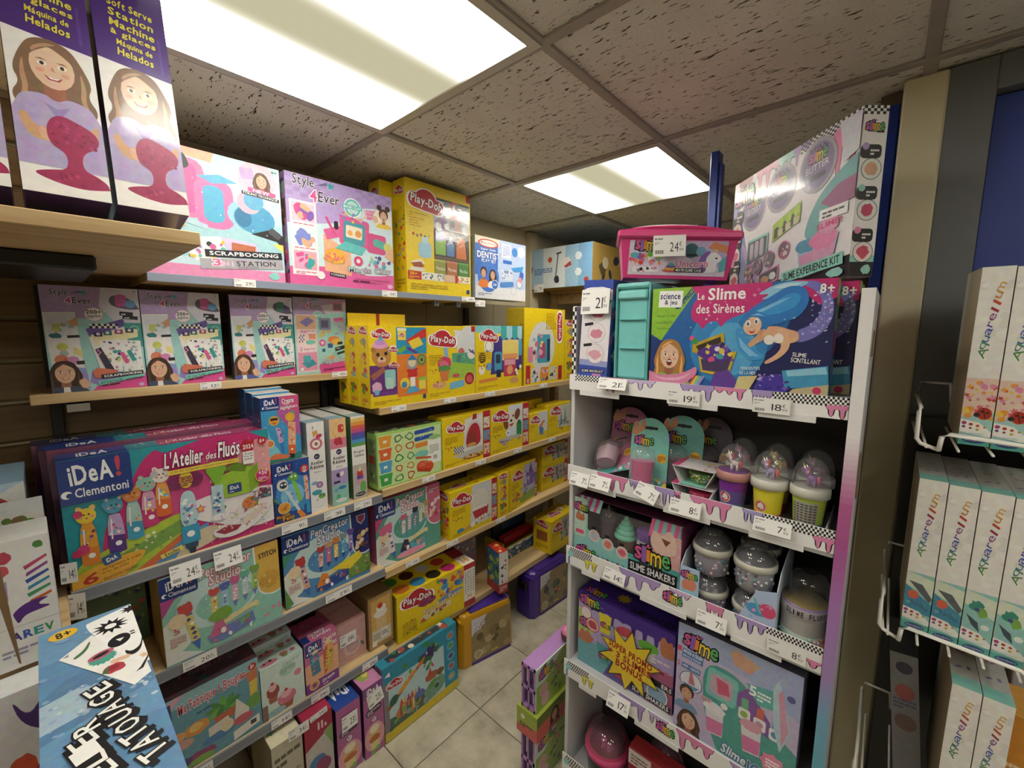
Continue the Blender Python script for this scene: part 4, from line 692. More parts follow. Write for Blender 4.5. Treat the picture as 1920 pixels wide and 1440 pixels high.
def art_djeco(a):
    a.R(0, 0, 1, 1, 'a6d86a'); a.R(.02, .03, .98, .97, 'cfe9a0')
    for i, c in enumerate(('f0a02c', 'ee6a2c', '4fa8dc', '3fae4a')):
        y = .74 - i * .23; a.P([(.045, y), (.19, y), (.205, y + .19), (.03, y + .19)], c); a.R(.025, y + .16, .21, y + .21, c); a.R(.09, y + .08, .14, y + .13, 'f4f0d8')
    cc = ['4a6a4a', '5a8a4a', 'e0702c', 'd85a2c', '3f8a4a', '4a9a5a', 'd8502c', 'e0802c', '3f9a4a', 'd84a2c']
    for i in range(10):
        x = .31 + (i % 2) * .17; y = .86 - (i // 2) * .185; a.blob(x, y, .062, .07, cc[i], i + 2, 11, .35); a.blob(x, y, .042, .045, 'cfe9a0', i + 2, 11, .35)
    a.RR(.55, .86, .88, .94, '2f55b8', .4, 2); a.RR(.55, .73, .86, .81, '2f55b8', .4, 2); a.scat(.6, .76, .84, .92, ['cfe0f6'], 6, .012, 4); a.RR(.56, .60, .84, .69, 'ee8a2c', .3, 2); a.R(.76, .22, .985, .70, 'f6f6f0'); a.lines(.79, .42, .95, .6, 6, '9aa08c'); a.R(.85, .30, .92, .38, 'b8bcb0'); a.E(.88, .74, .1, .05, '9ac87a'); a.E(.66, .46, .12, .07, '7fd0b8'); a.RR(.56, .36, .82, .40, 'e05a2c', .4, -10); a.P([(.58, .14), (.80, .06), (.86, .16), (.84, .26), (.64, .34), (.57, .26)], 'e8502c'); a.P([(.58, .14), (.80, .06), (.82, .12), (.60, .20)], 'c8401c'); a.lines(.62, .22, .82, .30, 2, 'f08a5c')
def top_djeco(a): a.R(0, 0, 1, 1, '4a4f42'); a.R(0, 0, 1, .3, 'a6d86a'); a.scat(.05, .2, .95, .9, ['e8e6da', 'c8d0b0', '8fae5a'], 18, .03, 4); a.E(.6, .6, .05, .2, 'e05a3c')
def side_djeco(a): a.R(0, 0, 1, 1, 'a6d86a'); a.R(.1, .1, .9, .9, '8aa06a'); a.R(.15, .45, .85, .6, 'c84a3c'); a.scat(.2, .2, .8, .85, ['6a7a5a', 'c0d0a0', '5a5f52'], 9, .15, 5)
PDY = 'f4d000'
def pd_front(a, lu=.24, lv=.80, lw=.40, draw=None, strip=None, lit=True):
    a.R(0, 0, 1, 1, PDY)
    if draw: draw(a)
    if strip:
        a.R(1 - strip, 0, 1, 1, 'c8232e')
        for i in range(3): a.R(1 - strip * .92, .08 + i * .28, 1 - strip * .08, .31 + i * .28, ['f2c8a0', '6a9fc8', 'e8e0d0'][i]); a.scat(1 - strip * .85, .1 + i * .28, 1 - strip * .15, .28 + i * .28, BRIGHT, 7, .02, i)
    pd_logo(a, lu, lv, lw)
    if lit: a.lines(.05, .47, .3, .62, 5, 'c9a000'); a.lines(.05, .04, .45, .10, 2, 'd0aa00'); a.scat(.06, .36, .26, .42, ['8a6a2c', 'c8a23c', 'c8232e'], 5, .016, 3, 'e')
def d_pizza(a):
    a.P([(.45, .9), (.83, .98), (.83, .2), (.4, .2)], 'e6e2de'); a.P([(.40, .30), (.44, .62), (.56, .84), (.72, .86), (.80, .70), (.83, .30)], 'd8d2cc'); a.P([(.45, .32), (.49, .62), (.58, .78), (.70, .80), (.77, .66), (.79, .32)], 'c8283a'); a.P([(.48, .33), (.51, .56), (.60, .68), (.68, .56), (.70, .33)], 'a03a2c'); a.E(.59, .36, .1, .04, 'e0a04a'); a.checker(.22, .24, .42, .38, 9, 4, '2a3a5a', 'f2f0ea'); a.P([(.2, .2), (.5, .26), (.83, .30), (.83, .18), (.4, .12)], 'c9c6c2'); a.E(.62, .12, .22, .05, 'b05a2c'); a.E(.62, .13, .18, .035, 'e0b86a'); a.P([(.6, .86), (.62, .98), (.7, .98), (.7, .88)], 'b0262c'); a.scat(.5, .09, .75, .17, ['c8382c', '7a3f1c', 'f2e0a0'], 12, .02, 3)
def d_dogs(a):
    a.P([(.45, 1), (.82, 1), (.82, .25), (.4, .3)], 'd8e4ea'); a.blob(.52, .68, .17, .21, 'efe2d0', 3); a.E(.38, .62, .06, .14, '8a4a20', 15); a.E(.68, .78, .07, .13, '8a4a20', -20); a.C(.47, .73, .022, '26201c'); a.C(.57, .76, .022, '26201c'); a.E(.52, .66, .03, .03, '26201c'); a.P([(.46, .58), (.6, .6), (.53, .52)], 'c83a4a'); a.C(.44, .40, .06, 'eef2f6'); a.R(.42, .38, .46, .42, '4a8fc0'); a.R(.66, .28, .80, .56, '2f8f4a'); a.P([(.66, .56), (.80, .56), (.76, .64), (.7, .64)], '2a6f3c'); a.E(.35, .24, .14, .04, '9a86b0'); a.scat(.2, .14, .8, .26, ['b09ac8', '7a9fb8', 'e0a05a', 'c8c4b8'], 16, .025, 4); a.E(.5, .28, .3, .04, 'c4c0b0')
def d_hot(a): a.P([(.45, 1), (1, 1), (1, .3), (.5, .3)], 'd8dcdc'); a.RR(.50, .5, .86, .62, 'd87a3c', .5, 38); a.RR(.56, .46, .92, .56, 'e8a05a', .5, 38); a.P([(.52, .46), (.80, .46), (.74, .2), (.58, .2)], '4a86c0'); a.E(.84, .5, .12, .12, 'e9d8c0'); a.scat(.3, .1, .9, .25, ['d8a04a', 'c8c0a0', '8a9ab0'], 8, .03, 3)
def d_last(a): a.P([(.4, .9), (1, .95), (1, .2), (.42, .25)], 'd4d2c4'); a.P([(.5, .3), (.56, .75), (.64, .3)], '6a9a9a'); a.P([(.66, .3), (.74, .85), (.84, .3)], '8fa8a0'); a.scat(.45, .15, .95, .5, ['b06a3c', '8a7a90', 'c8a04a', '7a8f6a'], 14, .04, 3)
def d_flower(a):
    a.P([(.55, .95), (1, .9), (1, .2), (.7, .3)], 'e2e4e2'); a.C(.95, .72, .35, 'd8dcdc'); a.C(.70, .63, .07, 'd86a6a'); a.R(.5, .42, 1, .62, '5aa87a'); a.scat(.52, .48, .99, .62, ['3f8f6a', '7ac0a0', '6a8fb0', '4a7f9c'], 16, .04, 4); a.C(.92, .60, .09, 'ece6e0'); a.scat(.85, .55, .99, .66, ['6a5a8c', 'e0dce0'], 8, .03, 6); a.P([(.42, .28), (.98, .22), (1, .44), (.46, .50)], '9cc83c'); a.RR(.34, .5, .42, .74, '7fb8dc', .4, 10); a.blob(.33, .49, .14, .09, 'd83a6a', 5); a.blob(.33, .47, .09, .05, 'ee6a94', 6); a.P([(.23, .42), (.45, .42), (.41, .24), (.27, .24)], 'e0803c'); a.blob(.34, .42, .14, .04, '5a9a4a', 8); a.E(.58, .30, .08, .03, 'd8505a'); a.RR(.44, .12, .76, .22, '6fb8d8', .3, 6); a.E(.24, .19, .15, .045, 'e0b06a'); a.scat(.12, .16, .36, .24, ['e87a8a', 'f2e0b0', 'c8505a'], 10, .025, 7)
    a.C(.87, .24, .115, 'f2d232'); a.C(.87, .24, .105, 'a81c2c'); a.blob(.87, .23, .07, .06, 'e05a5a', 3); a.R(.92, .92, 1, 1, 'c8232e')
def d_ice(a):
    a.P([(.35, .82), (1, .9), (1, .3), (.3, .25)], '463a8c'); a.P([(0, 1), (1, 1), (1, .86), (0, .9)], '7fd0d0')
    for i in range(4): x = .52 + i * .125; a.P([(x, 1), (x + .125, 1), (x + .125, .82), (x + .06, .77), (x, .82)], ['3fb0ac', 'a8dce6'][i % 2])
    a.R(.55, .46, .92, .78, 'f2d8a0'); a.P([(.55, .55), (.65, .48), (.8, .5), (.92, .46), (.92, .74), (.74, .80), (.56, .74)], 'f4d86a'); a.P([(.56, .56), (.9, .56), (.88, .48), (.58, .48)], 'ef9a5a'); a.RR(.58, .2, .86, .48, 'd03a4f', .1); a.R(.60, .38, .84, .47, 'e8a0b0'); a.C(.72, .3, .07, 'f0a06a'); a.RR(.38, .30, .54, .60, '4a9fc4', .2); a.RR(.41, .42, .51, .56, '2a3f5c', .2); a.R(.42, .2, .52, .32, '26304a'); a.RR(.92, .52, 1, .78, '4fa8d0', .3); a.RR(.17, .60, .36, .77, 'f6f2e6', .3); a.ring(.265, .69, .075, '35353c', 'f6f2e6', .9); a.lines(.2, .61, .33, .64, 1, '35353c'); a.C(.13, .52, .075, '3a2a20'); a.C(.13, .53, .03, '6a4a3c'); a.C(.12, .33, .06, 'f2ecd8'); a.C(.26, .38, .06, '6fa8d8'); a.scat(.82, .2, .98, .36, ['2a2530', 'f2e8e0', '6a4a6a'], 10, .035, 4); a.RR(.06, .15, .45, .20, 'ee8a3c', .4, 3); a.blob(.82, .13, .10, .055, 'd8a060', 3)
def d_castle(a): a.P([(.5, .95), (1, .95), (1, .25), (.4, .25)], 'c8bcd8'); a.R(.60, .40, .86, .72, '8a6ab8'); a.P([(.68, .72), (.82, .72), (.75, .96)], '6a4a9c'); a.scat(.5, .45, .95, .8, ['a88acc', '7a5aa8', 'd8c8e8'], 14, .05, 3); a.P([(.3, .2), (1, .3), (1, .05), (.4, .05)], '8fae4a'); a.scat(.1, .15, .6, .45, ['d85a3c', '7a9a3c', 'e0a04a', 'b04a7a', '5a8fb0'], 22, .04, 4)
def d_teeth(a):
    a.P([(.45, 1), (.87, 1), (.87, .1), (.4, .1)], 'd9dadc'); a.E(.62, .56, .2, .33, 'e9e2d4'); a.P([(.45, .42), (.80, .46), (.78, .26), (.66, .16), (.52, .2)], 'c8323c')
    for i in range(5): a.RR(.46 + i * .065, .42, .515 + i * .065, .49, 'f8f4ea', .3)
    for i in range(4): a.RR(.52 + i * .06, .17 + .01 * i, .57 + i * .06, .24 + .01 * i, 'f8f4ea', .3)
    a.E(.36, .12, .14, .035, 'd8a070', 12); a.E(.20, .12, .07, .05, '3f8fc8'); a.E(.46, .14, .05, .06, 'f2ece0'); a.scat(.45, .10, .85, .2, ['f4d24a', 'b8b4c8', 'c8a050'], 8, .03, 4)
def d_mult(a): a.P([(.4, .95), (1, .95), (1, .25), (.4, .25)], 'b8b6a4'); a.scat(.4, .25, .95, .85, ['6a6a80', '9a8a60', '5a7f60', 'b8a860', '8a6a90', 'd8d0b0'], 24, .045, 3)
def art_bear(a):
    a.R(0, 0, 1, 1, PDY); a.R(.0, .18, .45, .52, '6a2f80'); a.R(.45, .64, 1, .98, '2098c8'); a.R(.45, .10, 1, .64, 'ee7f22'); a.R(.04, .14, .45, .19, '7a3a90')
    pd_logo(a, .20, .89, .30); a.blob(.2, .64, .16, .15, 'c8863c', 3, amp=.06); a.C(.07, .71, .04, 'b0702c'); a.C(.33, .71, .04, 'b0702c'); a.C(.14, .65, .028, '26201c'); a.C(.27, .66, .028, '26201c'); a.E(.2, .585, .07, .04, 'e6c08a'); a.E(.2, .60, .025, .018, '26201c'); a.E(.2, .55, .04, .015, 'e07a94'); a.E(.18, .76, .13, .04, 'e8a0d0'); a.E(.18, .80, .09, .035, 'c890d8'); a.P([(.14, .82), (.24, .82), (.2, .88)], '4fb0dc'); a.RR(.34, .70, .45, .76, 'f2ecc8', .2); pd_logo(a, .40, .70, .16); pd_logo(a, .40, .51, .16)
    a.P([(.0, .40), (.22, .50), (.26, .45), (.06, .34)], 'a8604a'); a.RR(.24, .24, .42, .46, '8fd0cc', .15); a.R(.26, .22, .38, .36, 'b8d8c8'); a.blob(.10, .25, .08, .07, 'e8b0d0', 5); a.P([(.05, .22), (.16, .22), (.13, .16), (.08, .16)], '6fb8d8')
    a.P([(.63, .82), (.95, .96), (1, .96), (1, .86), (.66, .76)], 'd8302c'); a.P([(.66, .80), (.86, .86), (.94, .76), (.74, .70)], 'f2d232'); a.P([(.47, .70), (.6, .76), (.62, .70), (.5, .65)], '6ab83c'); a.P([(.64, .74), (.84, .66), (.8, .64), (.64, .7)], '6a3fa0'); a.R(.48, .82, .62, .97, 'f2d84a'); a.R(.47, .94, .63, .97, 'f6f0d8'); pd_logo(a, .55, .88, .11)
    a.P([(.62, .34), (.83, .34), (.80, .42), (.86, .46), (.58, .44), (.66, .4)], 'd8302c'); a.C(.72, .52, .095, '8a9fb8'); a.C(.72, .53, .07, 'e8d0a0'); a.P([(.64, .56), (.82, .56), (.72, .64)], '2f7fc0'); a.R(.68, .20, .77, .34, 'f2efe8'); a.P([(.60, .13), (.86, .15), (.78, .22), (.66, .22)], '4fb0dc'); a.C(.58, .27, .085, 'f2d232'); a.C(.57, .25, .05, '3f8fc8'); a.R(.84, .17, .97, .30, 'f2d84a'); a.R(.83, .29, .98, .33, '8fc84a'); a.ring(.9, .56, .09, '6a8a3c', '9fae5a', .6); a.C(.9, .56, .03, '5a4a3c')
    a.lines(.05, .04, .5, .09, 2, 'c9a000'); a.R(.91, .04, .97, .10, '3a4a6a')
def side_bear(a):
    a.R(0, 0, 1, 1, PDY); pd_logo(a, .5, .93, .8)
    for i, (y, c) in enumerate(((.77, ['b8a23c', '8a90a0']), (.60, ['c8502c', 'e0b06a']), (.42, ['6aa8c8', 'd8605a']), (.24, ['c83a2c', '5a9a3c']))): a.scat(.28, y - .05, .72, y + .05, c, 7, .16, i); 
    a.E(.5, .09, .32, .025, 'e8902c'); a.lines(.2, .03, .8, .06, 1, 'b88a10')
def art_side(a):
    a.R(0, 0, 1, 1, PDY); a.E(.42, .5, .32, .33, 'd9d6cc'); a.RR(.30, .28, .62, .66, '3fa0b8', .1); a.RR(.36, .34, .50, .55, 'b84a7a', .2); a.RR(.54, .30, .62, .60, '2a4a5c', .2); a.scat(.22, .3, .42, .72, ['d86a8c', 'e8a0b0', '8fb0d8', '3a3a44', 'e8d06a'], 20, .04, 4); a.R(.08, .30, .2, .5, 'e08aa0'); a.R(.04, .02, .14, .26, 'c8232e'); a.T('10', .06, .04, .12, .08, 'ffffff', 90, None, 1); a.R(.84, .02, .94, .22, 'c8232e')
    for i in range(3): a.R(.17 + i * .22, .03, .36 + i * .22, .22, ['e8d8d8', 'ee8a3c', 'd8d0b0'][i]); a.scat(.19 + i * .22, .05, .34 + i * .22, .2, ['3fa0b8', 'e0b0c0', '4a4a58'], 8, .03, i)
    for c, e in (('ffffff', 1.15), ('c8232e', 1)): a.RR(.86 - .065 * e, .76 - .20 * e, .86 + .065 * e, .76 + .20 * e, c, .5)
    a.T('Play-Doh', .68, .725, 1.04, .795, 'ffffff', -90, None, 2); a.lines(.5, .72, .75, .95, 6, 'c9a000', 90)
def art_pens(a, bg, title, tcol, panel, pcol, ptxt, ptc, rack, pens, bandc):
    a.R(0, 0, 1, 1, bg); a.P([(0, .55), (.1, .72), (.3, .82), (0, .9)], bandc); a.E(.45, .55, .35, .3, 'c8e6e6'); a.E(.5, .5, .25, .2, bg); a.E(.10, .32, .13, .20, 'e4ecdc'); a.P([(0, .02), (.3, 0), (0, .2)], 'e8ece8')
    a.P([(.76, 1), (1, 1), (1, .36), (.93, .33), (.82, .38), (.775, .48)], 'f2f2ee'); a.P([(.775, 1), (1, 1), (1, .375), (.93, .35), (.83, .395), (.79, .49)], panel)
    a.T('PenCreator', .30, .86, .74, .97, tcol[0], 4, tcol[1], 2, .2); a.T('Studio', .37, .74, .64, .86, tcol[0], 4, tcol[1], 2, .2)
    idea(a, -.01, .74, .285, .985)
    for i, (hc, bc) in enumerate(pens): a.pen(.40 + i * .09, .50 + .025 * i, .36, -2, [bc, rack, 'ffffff', hc, bc], hc, .17)
    a.pen(.21, .34, .58, 10, [pens[0][1], '3a6fd0', 'ffffff', pens[1][0], '2f4f9c'], pens[0][0], .13)
    a.P([(.32, .16), (.72, .24), (.74, .10), (.44, .04), (.34, .07)], rack); a.P([(.36, .24), (.74, .36), (.78, .34), (.78, .26), (.74, .3), (.38, .19)], 'e8d89a' if panel != 'e8a0b8' else '5ab0e0'); a.P([(.33, .12), (.40, .30), (.46, .28), (.50, .12)], pens[2][0]); a.scat(.36, .07, .72, .2, [p[0] for p in pens] + ['f2d84a', 'ffffff'], 14, .025, 3); a.scat(.3, .45, .75, .75, ['ffffff', 'dff2f2'], 20, .008, 9, 'es')
    a.T('5', .07, .33, .12, .40, 'd8505a', 0, None, 0); a.lines(.04, .20, .16, .31, 5, 'd89aa0'); a.C(.11, .47, .07, 'f0d8b0')
    if ptxt: a.T(ptxt, .81, .84, .975, .90, ptc, 3, None, 2)
def art_stitch(a):
    art_pens(a, '8fcfbc', 0, ('f6eeee', 'c83a5a'), 'e6b84a', 0, 'STITCH', '22222a', '6f84c8', [('d8504a', 'e8d06a'), ('5a6fc0', 'a8c8e8'), ('d86a9c', 'e8b0d0'), ('6ab8a0', 'c8d8e0'), ('7aa84a', 'a8c86a')], 'c8489a')
    a.E(.90, .56, .09, .10, 'd9a63a'); a.scat(.80, .42, .98, .75, ['f2d07a', 'd89a30'], 12, .02, 4, 's'); a.blob(.45, .36, .10, .08, '7fae3c', 4); a.scat(.8, .1, .98, .2, ['e48aa8'], 8, .02, 5)
def art_paw(a):
    art_pens(a, '4f8fc8', 0, ('f4f2f6', '1f3a80'), '1c2a78', 0, None, 0, '2a4fa8', [('c83a3a', 'e8b0a0'), ('e0a06a', 'd86a9c'), ('e8882c', 'f2c84a'), ('8a9aa8', '5ab0d8'), ('6a4aa0', 'b0a0d8')], '3f9a7a')
    a.P([(0, 0), (0, .3), (.08, .05)], '5a9a4a'); a.R(.72, .06, 1, .33, '6f9a3c'); a.scat(.72, .08, .98, .32, ['d8709c', '4a7a3c', 'b0c86a'], 14, .02, 3); a.P([(.5, .3), (.86, .42), (.9, .32), (.74, .2)], 'f2d82c'); a.P([(.84, .95), (.96, .95), (.95, .86), (.9, .80), (.85, .86)], 'b8bcc8'); a.P([(.855, .94), (.945, .94), (.94, .87), (.9, .82), (.86, .87)], '8a2f4a'); a.scat(.83, .46, .98, .74, ['c8a06a', '8a5a3a', 'e8d0a8', '5a3a2a', 'd8b080'], 20, .032, 4, 'e')
def art_kitty(a):
    art_pens(a, '5aa896', 0, ('f6eef2', 'c03a6a'), 'd86a8c', 0, None, 0, '5ab0d8', [('e86a94', 'f2d8e0'), ('e8e4e8', 'e0c8d8'), ('3a3550', '8a8ab0'), ('d8c8a0', 'e8d8c0'), ('c8a06a', 'd8c0a0')], 'd84a8c')
    a.lines(.81, .88, .97, .95, 2, 'f6e0e8'); a.scat(.82, .5, .98, .82, ['f4ece8', 'f2d87a', 'f6d0dc', 'c83a5a'], 16, .03, 4, 'e'); a.E(.5, .07, .22, .05, 'ee9ab8'); a.C(.1, .55, .06, 'e86a9c')
def art_mafab(a):
    a.R(0, 0, 1, 1, '5f9fb4'); a.P([(0, 1), (1, 1), (1, .8), (0, .86)], '8fc4d0'); a.P([(0, .95), (.12, 1), (.2, 1), (.02, .84)], 'e8a8c8'); a.R(0, 0, .06, .95, '35407a'); a.T('Ma Fabrique à Bougies', .12, .74, .84, .90, 'd8506a', 4, 'f6eef0', 2, .2); a.C(.93, .90, .05, 'c8283c'); a.T('8+', .91, .87, .95, .93, 'ffffff', 0, None, 2); a.lines(.3, .66, .66, .71, 1, '2f6a7a', 4)
    for i in range(9): t = -60 + i * 38; a.E(.58 + .1 * math.cos(R(t)), .56 + .06 * math.sin(R(t)), .10, .035, ['4f9a3c', '6ab84a', '3f8a3c'][i % 3], t)
    a.P([(.46, .48), (.72, .50), (.68, .38), (.5, .36)], 'c8603c'); a.P([(.84, .84), (.99, .86), (.97, .64), (.9, .60)], 'd87a4a'); a.P([(.88, .70), (.98, .72), (.96, .42), (.88, .42)], 'e8c84a'); a.blob(.92, .42, .09, .1, '6aa84a', 4); a.P([(.72, .58), (.86, .36), (.84, .24), (.68, .26)], 'e8e4da'); a.E(.78, .26, .12, .06, 'd85a6a'); a.blob(.28, .48, .13, .09, 'e89a3c', 5); a.blob(.28, .50, .07, .05, 'f2c86a', 6); a.E(.1, .48, .08, .06, 'e8a86a'); a.P([(.4, .38), (.62, .42), (.66, .2), (.4, .18)], 'e4ded0'); a.blob(.5, .22, .18, .06, '4a86c0', 7); a.blob(.6, .3, .08, .08, 'e8d8b0', 8); a.blob(.14, .36, .12, .06, 'd8a090', 9); a.blob(.3, .10, .16, .07, '9a3f7a', 10); a.blob(.3, .05, .14, .05, '8ab84a', 11); a.blob(.12, .12, .1, .06, '5a3f8c', 13); a.P([(.66, .14), (.97, .20), (.97, .08), (.66, .02)], 'f2ece0'); a.R(.86, .1, .93, .16, '35353c')
def art_cup(a):
    a.R(0, 0, 1, 1, 'd6ece4'); a.E(.62, .78, .2, .12, 'b8dccc'); a.lines(.45, .74, .8, .84, 3, '7fb0a0'); a.T('Cupcakes', .5, .87, .92, .95, '8fb8aa', 6, None, 1, .3)
    for (x, y, s_, c) in ((.55, .2, .30, 'e07a94'), (.25, .45, .20, 'a8403a')): a.P([(x - s_ * .6, y), (x + s_ * .6, y), (x + s_ * .42, y - .17), (x - s_ * .42, y - .17)], 'b0604a'); a.blob(x, y + .05, s_ * .75, .12, c, 5, amp=.1); a.blob(x, y + .13, s_ * .45, .08, 'f2b8c4', 6, amp=.1); a.C(x, y + .2, .04, 'c8283c')
    a.C(.85, .62, .09, 'e88aa4'); a.E(.3, .08, .22, .07, '9fc8d0'); a.scat(.1, .1, .95, .95, ['f2c8d4', 'ffffff'], 18, .02, 5); a.R(.0, .0, .12, .3, '8a6a5a')
def top_cup(a):
    a.R(0, 0, 1, 1, 'cfe8e0')
    for x, y in ((.25, .2), (.3, .72)): a.E(x, y, .2, .13, 'e88a9c'); a.C(x + .05, y + .08, .04, '3a2a2a'); a.C(x - .1, y + .03, .03, '3a2a2a'); a.P([(x + .28, y + .1), (x + .46, y + .1), (x + .42, y - .08), (x + .32, y - .08)], '7a9a5a'); a.E(x + .37, y + .12, .1, .09, 'c8705a'); a.C(x + .58, y + .1, .06, 'e05a84')
def art_dream(a):
    a.R(0, 0, 1, 1, 'd86a9c'); a.P([(0, .55), (1, .7), (1, .2), (0, .1)], 'f2b48a'); a.R(0, 0, 1, .2, '8a3f9c'); idea(a, .02, .72, .52, .97); a.T('Create', .56, .86, .95, .96, 'ffffff', 8, 'a82a6a', 2, .2); a.T('Candles', .56, .72, .97, .82, 'ffffff', 8, 'a82a6a', 2, .2); a.RR(.16, .32, .42, .72, '3f86a0', .1, 6); a.scat(.2, .38, .38, .66, ['e86a9c', '6fb8d8'], 8, .06, 4, 'r'); a.P([(.22, .72), (.4, .74), (.38, .80), (.26, .80)], 'f2d8a0')
    a.RR(.58, .22, .84, .80, 'f2b06a', .2, -4); a.P([(.60, .80), (.82, .80), (.72, .92)], 'f6dca0'); a.P([(.54, .70), (.68, .78), (.66, .3), (.56, .2)], 'd85a3c'); a.T('DREAM', .42, .43, 1.0, .55, 'f2e04a', 84, 'b8702c', 2); a.ring(.24, .13, .15, 'f2e0b0', 'e0905a', .85); a.C(.24, .13, .06, '8a3f9c'); a.T('Dream', .48, .10, .85, .16, 'ffffff', 8, None, 2, .2); a.lines(.5, .04, .85, .08, 1, 'f0d8f0', 8)
def top_dream(a): a.R(0, 0, 1, 1, '9a3560'); a.R(0, 0, 1, .45, 'd86a9c'); a.T('Create', .25, .22, .72, .36, 'ffffff', 0, 'a82a6a', 2, .2); a.T('Candles', .3, .05, .85, .19, 'ffffff', 0, 'a82a6a', 2, .2); a.R(0, .0, .2, .3, '173a8f'); a.scat(.1, .5, .9, .95, ['5a2a40', 'b04a74', '7a5a70'], 10, .08, 3)
def art_pinkbox(a): a.R(0, 0, 1, 1, 'dba7a2'); a.E(.5, .38, .3, .25, 'e8bcb6'); a.E(.5, .38, .2, .15, 'cfa0a8'); a.R(.46, .42, .54, .48, '5a6aa0'); a.ring(.52, .36, .2, '9a86a8', 'd8aeb0', .92); a.E(.86, .3, .05, .08, '7a8a6a', 30); a.lines(.4, .12, .66, .15, 1, 'a87a7a')
def art_crate(a): a.R(0, 0, 1, 1, 'b08a54'); a.R(.1, .08, .92, .95, 'd8a23c'); a.R(.12, .34, .9, .93, 'e0b05a'); a.RR(.3, .34, .72, .62, 'e6c486', .3); a.blob(.5, .66, .28, .09, 'f2ece0', 4); a.blob(.5, .75, .2, .07, 'f6f2ea', 5); a.C(.48, .80, .11, 'd83a24'); a.R(.12, .1, .9, .35, 'ddd2bc'); a.R(.5, .16, .76, .33, 'f4f2ec'); a.lines(.53, .18, .73, .31, 7, '35353c', 90); a.lines(.16, .14, .44, .3, 5, '9a8c70'); a.R(.12, .06, .3, .16, 'f0eee8', -8)
def art_p36(a):
    a.R(0, 0, 1, 1, PDY); a.P([(.5, .96), (.84, .99), (.84, .6), (.5, .62)], 'e8c830'); a.scat(.48, .56, .82, .93, ['e8502c', '3f9fd8', 'f2ece0', 'd83a8c', '3f6fc0', 'f0902c', '4aa84a', '8a5fb0'], 26, .035, 5, 'ebs'); a.E(.66, .5, .17, .06, '6a9ac8', 4)
    pd_logo(a, .24, .77, .38); a.blob(.36, .62, .11, .09, '8f2f5c', 4); a.scat(.3, .56, .42, .68, ['a83f70', '7a2048'], 8, .025, 5); a.T('Tutti Tutti', .30, .36, .60, .46, 'f4efe0', 4, 'b06a1c', 2, .2); a.T('Tutti', .62, .42, .80, .52, 'f4efe0', 4, 'b06a1c', 2, .2); a.RR(.28, .24, .66, .36, 'e8d8a0', .3, 4); a.scat(.3, .25, .66, .35, ['c8502c', '7a5a2c', 'd88a3c'], 12, .02, 6); a.lines(.06, .12, .22, .40, 6, 'c9a000'); a.scat(.06, .12, .22, .38, ['c8902c', 'b8860c', '9a8a3c'], 18, .012, 7, 'e'); a.P([(.26, .22), (.30, .30), (.34, .2)], 'e05a3c')
    a.R(.84, 0, 1, 1, 'f2ece0'); a.R(.84, 0, 1, .14, 'b82a2c'); a.R(.84, .88, 1, 1, 'c8232e'); a.T('36', .88, .2, .95, .28, 'e8902c', 0, None, 2)
    for i in range(4): a.lines(.855 + i * .037, .32, .882 + i * .037, .85, 9, '8a8a80', seed=i)
def top_p36(a):
    a.R(0, 0, 1, 1, PDY); a.R(.84, 0, 1, 1, 'f2ece0'); a.R(.84, .5, 1, 1, 'a82a2c'); a.T('36', .87, .12, .97, .4, 'e8902c', 0, None, 2)
    for i, c in enumerate(('f0822c', '3fa0dc', '35301c', 'd8307a')): a.E(.11 + i * .195, .26, .085, .2, c)
    for i, c in enumerate(('4a8a2c', '5a2a1c', 'd8d4cc', 'd8402c')): a.E(.07 + i * .2, .72, .08, .2, c)
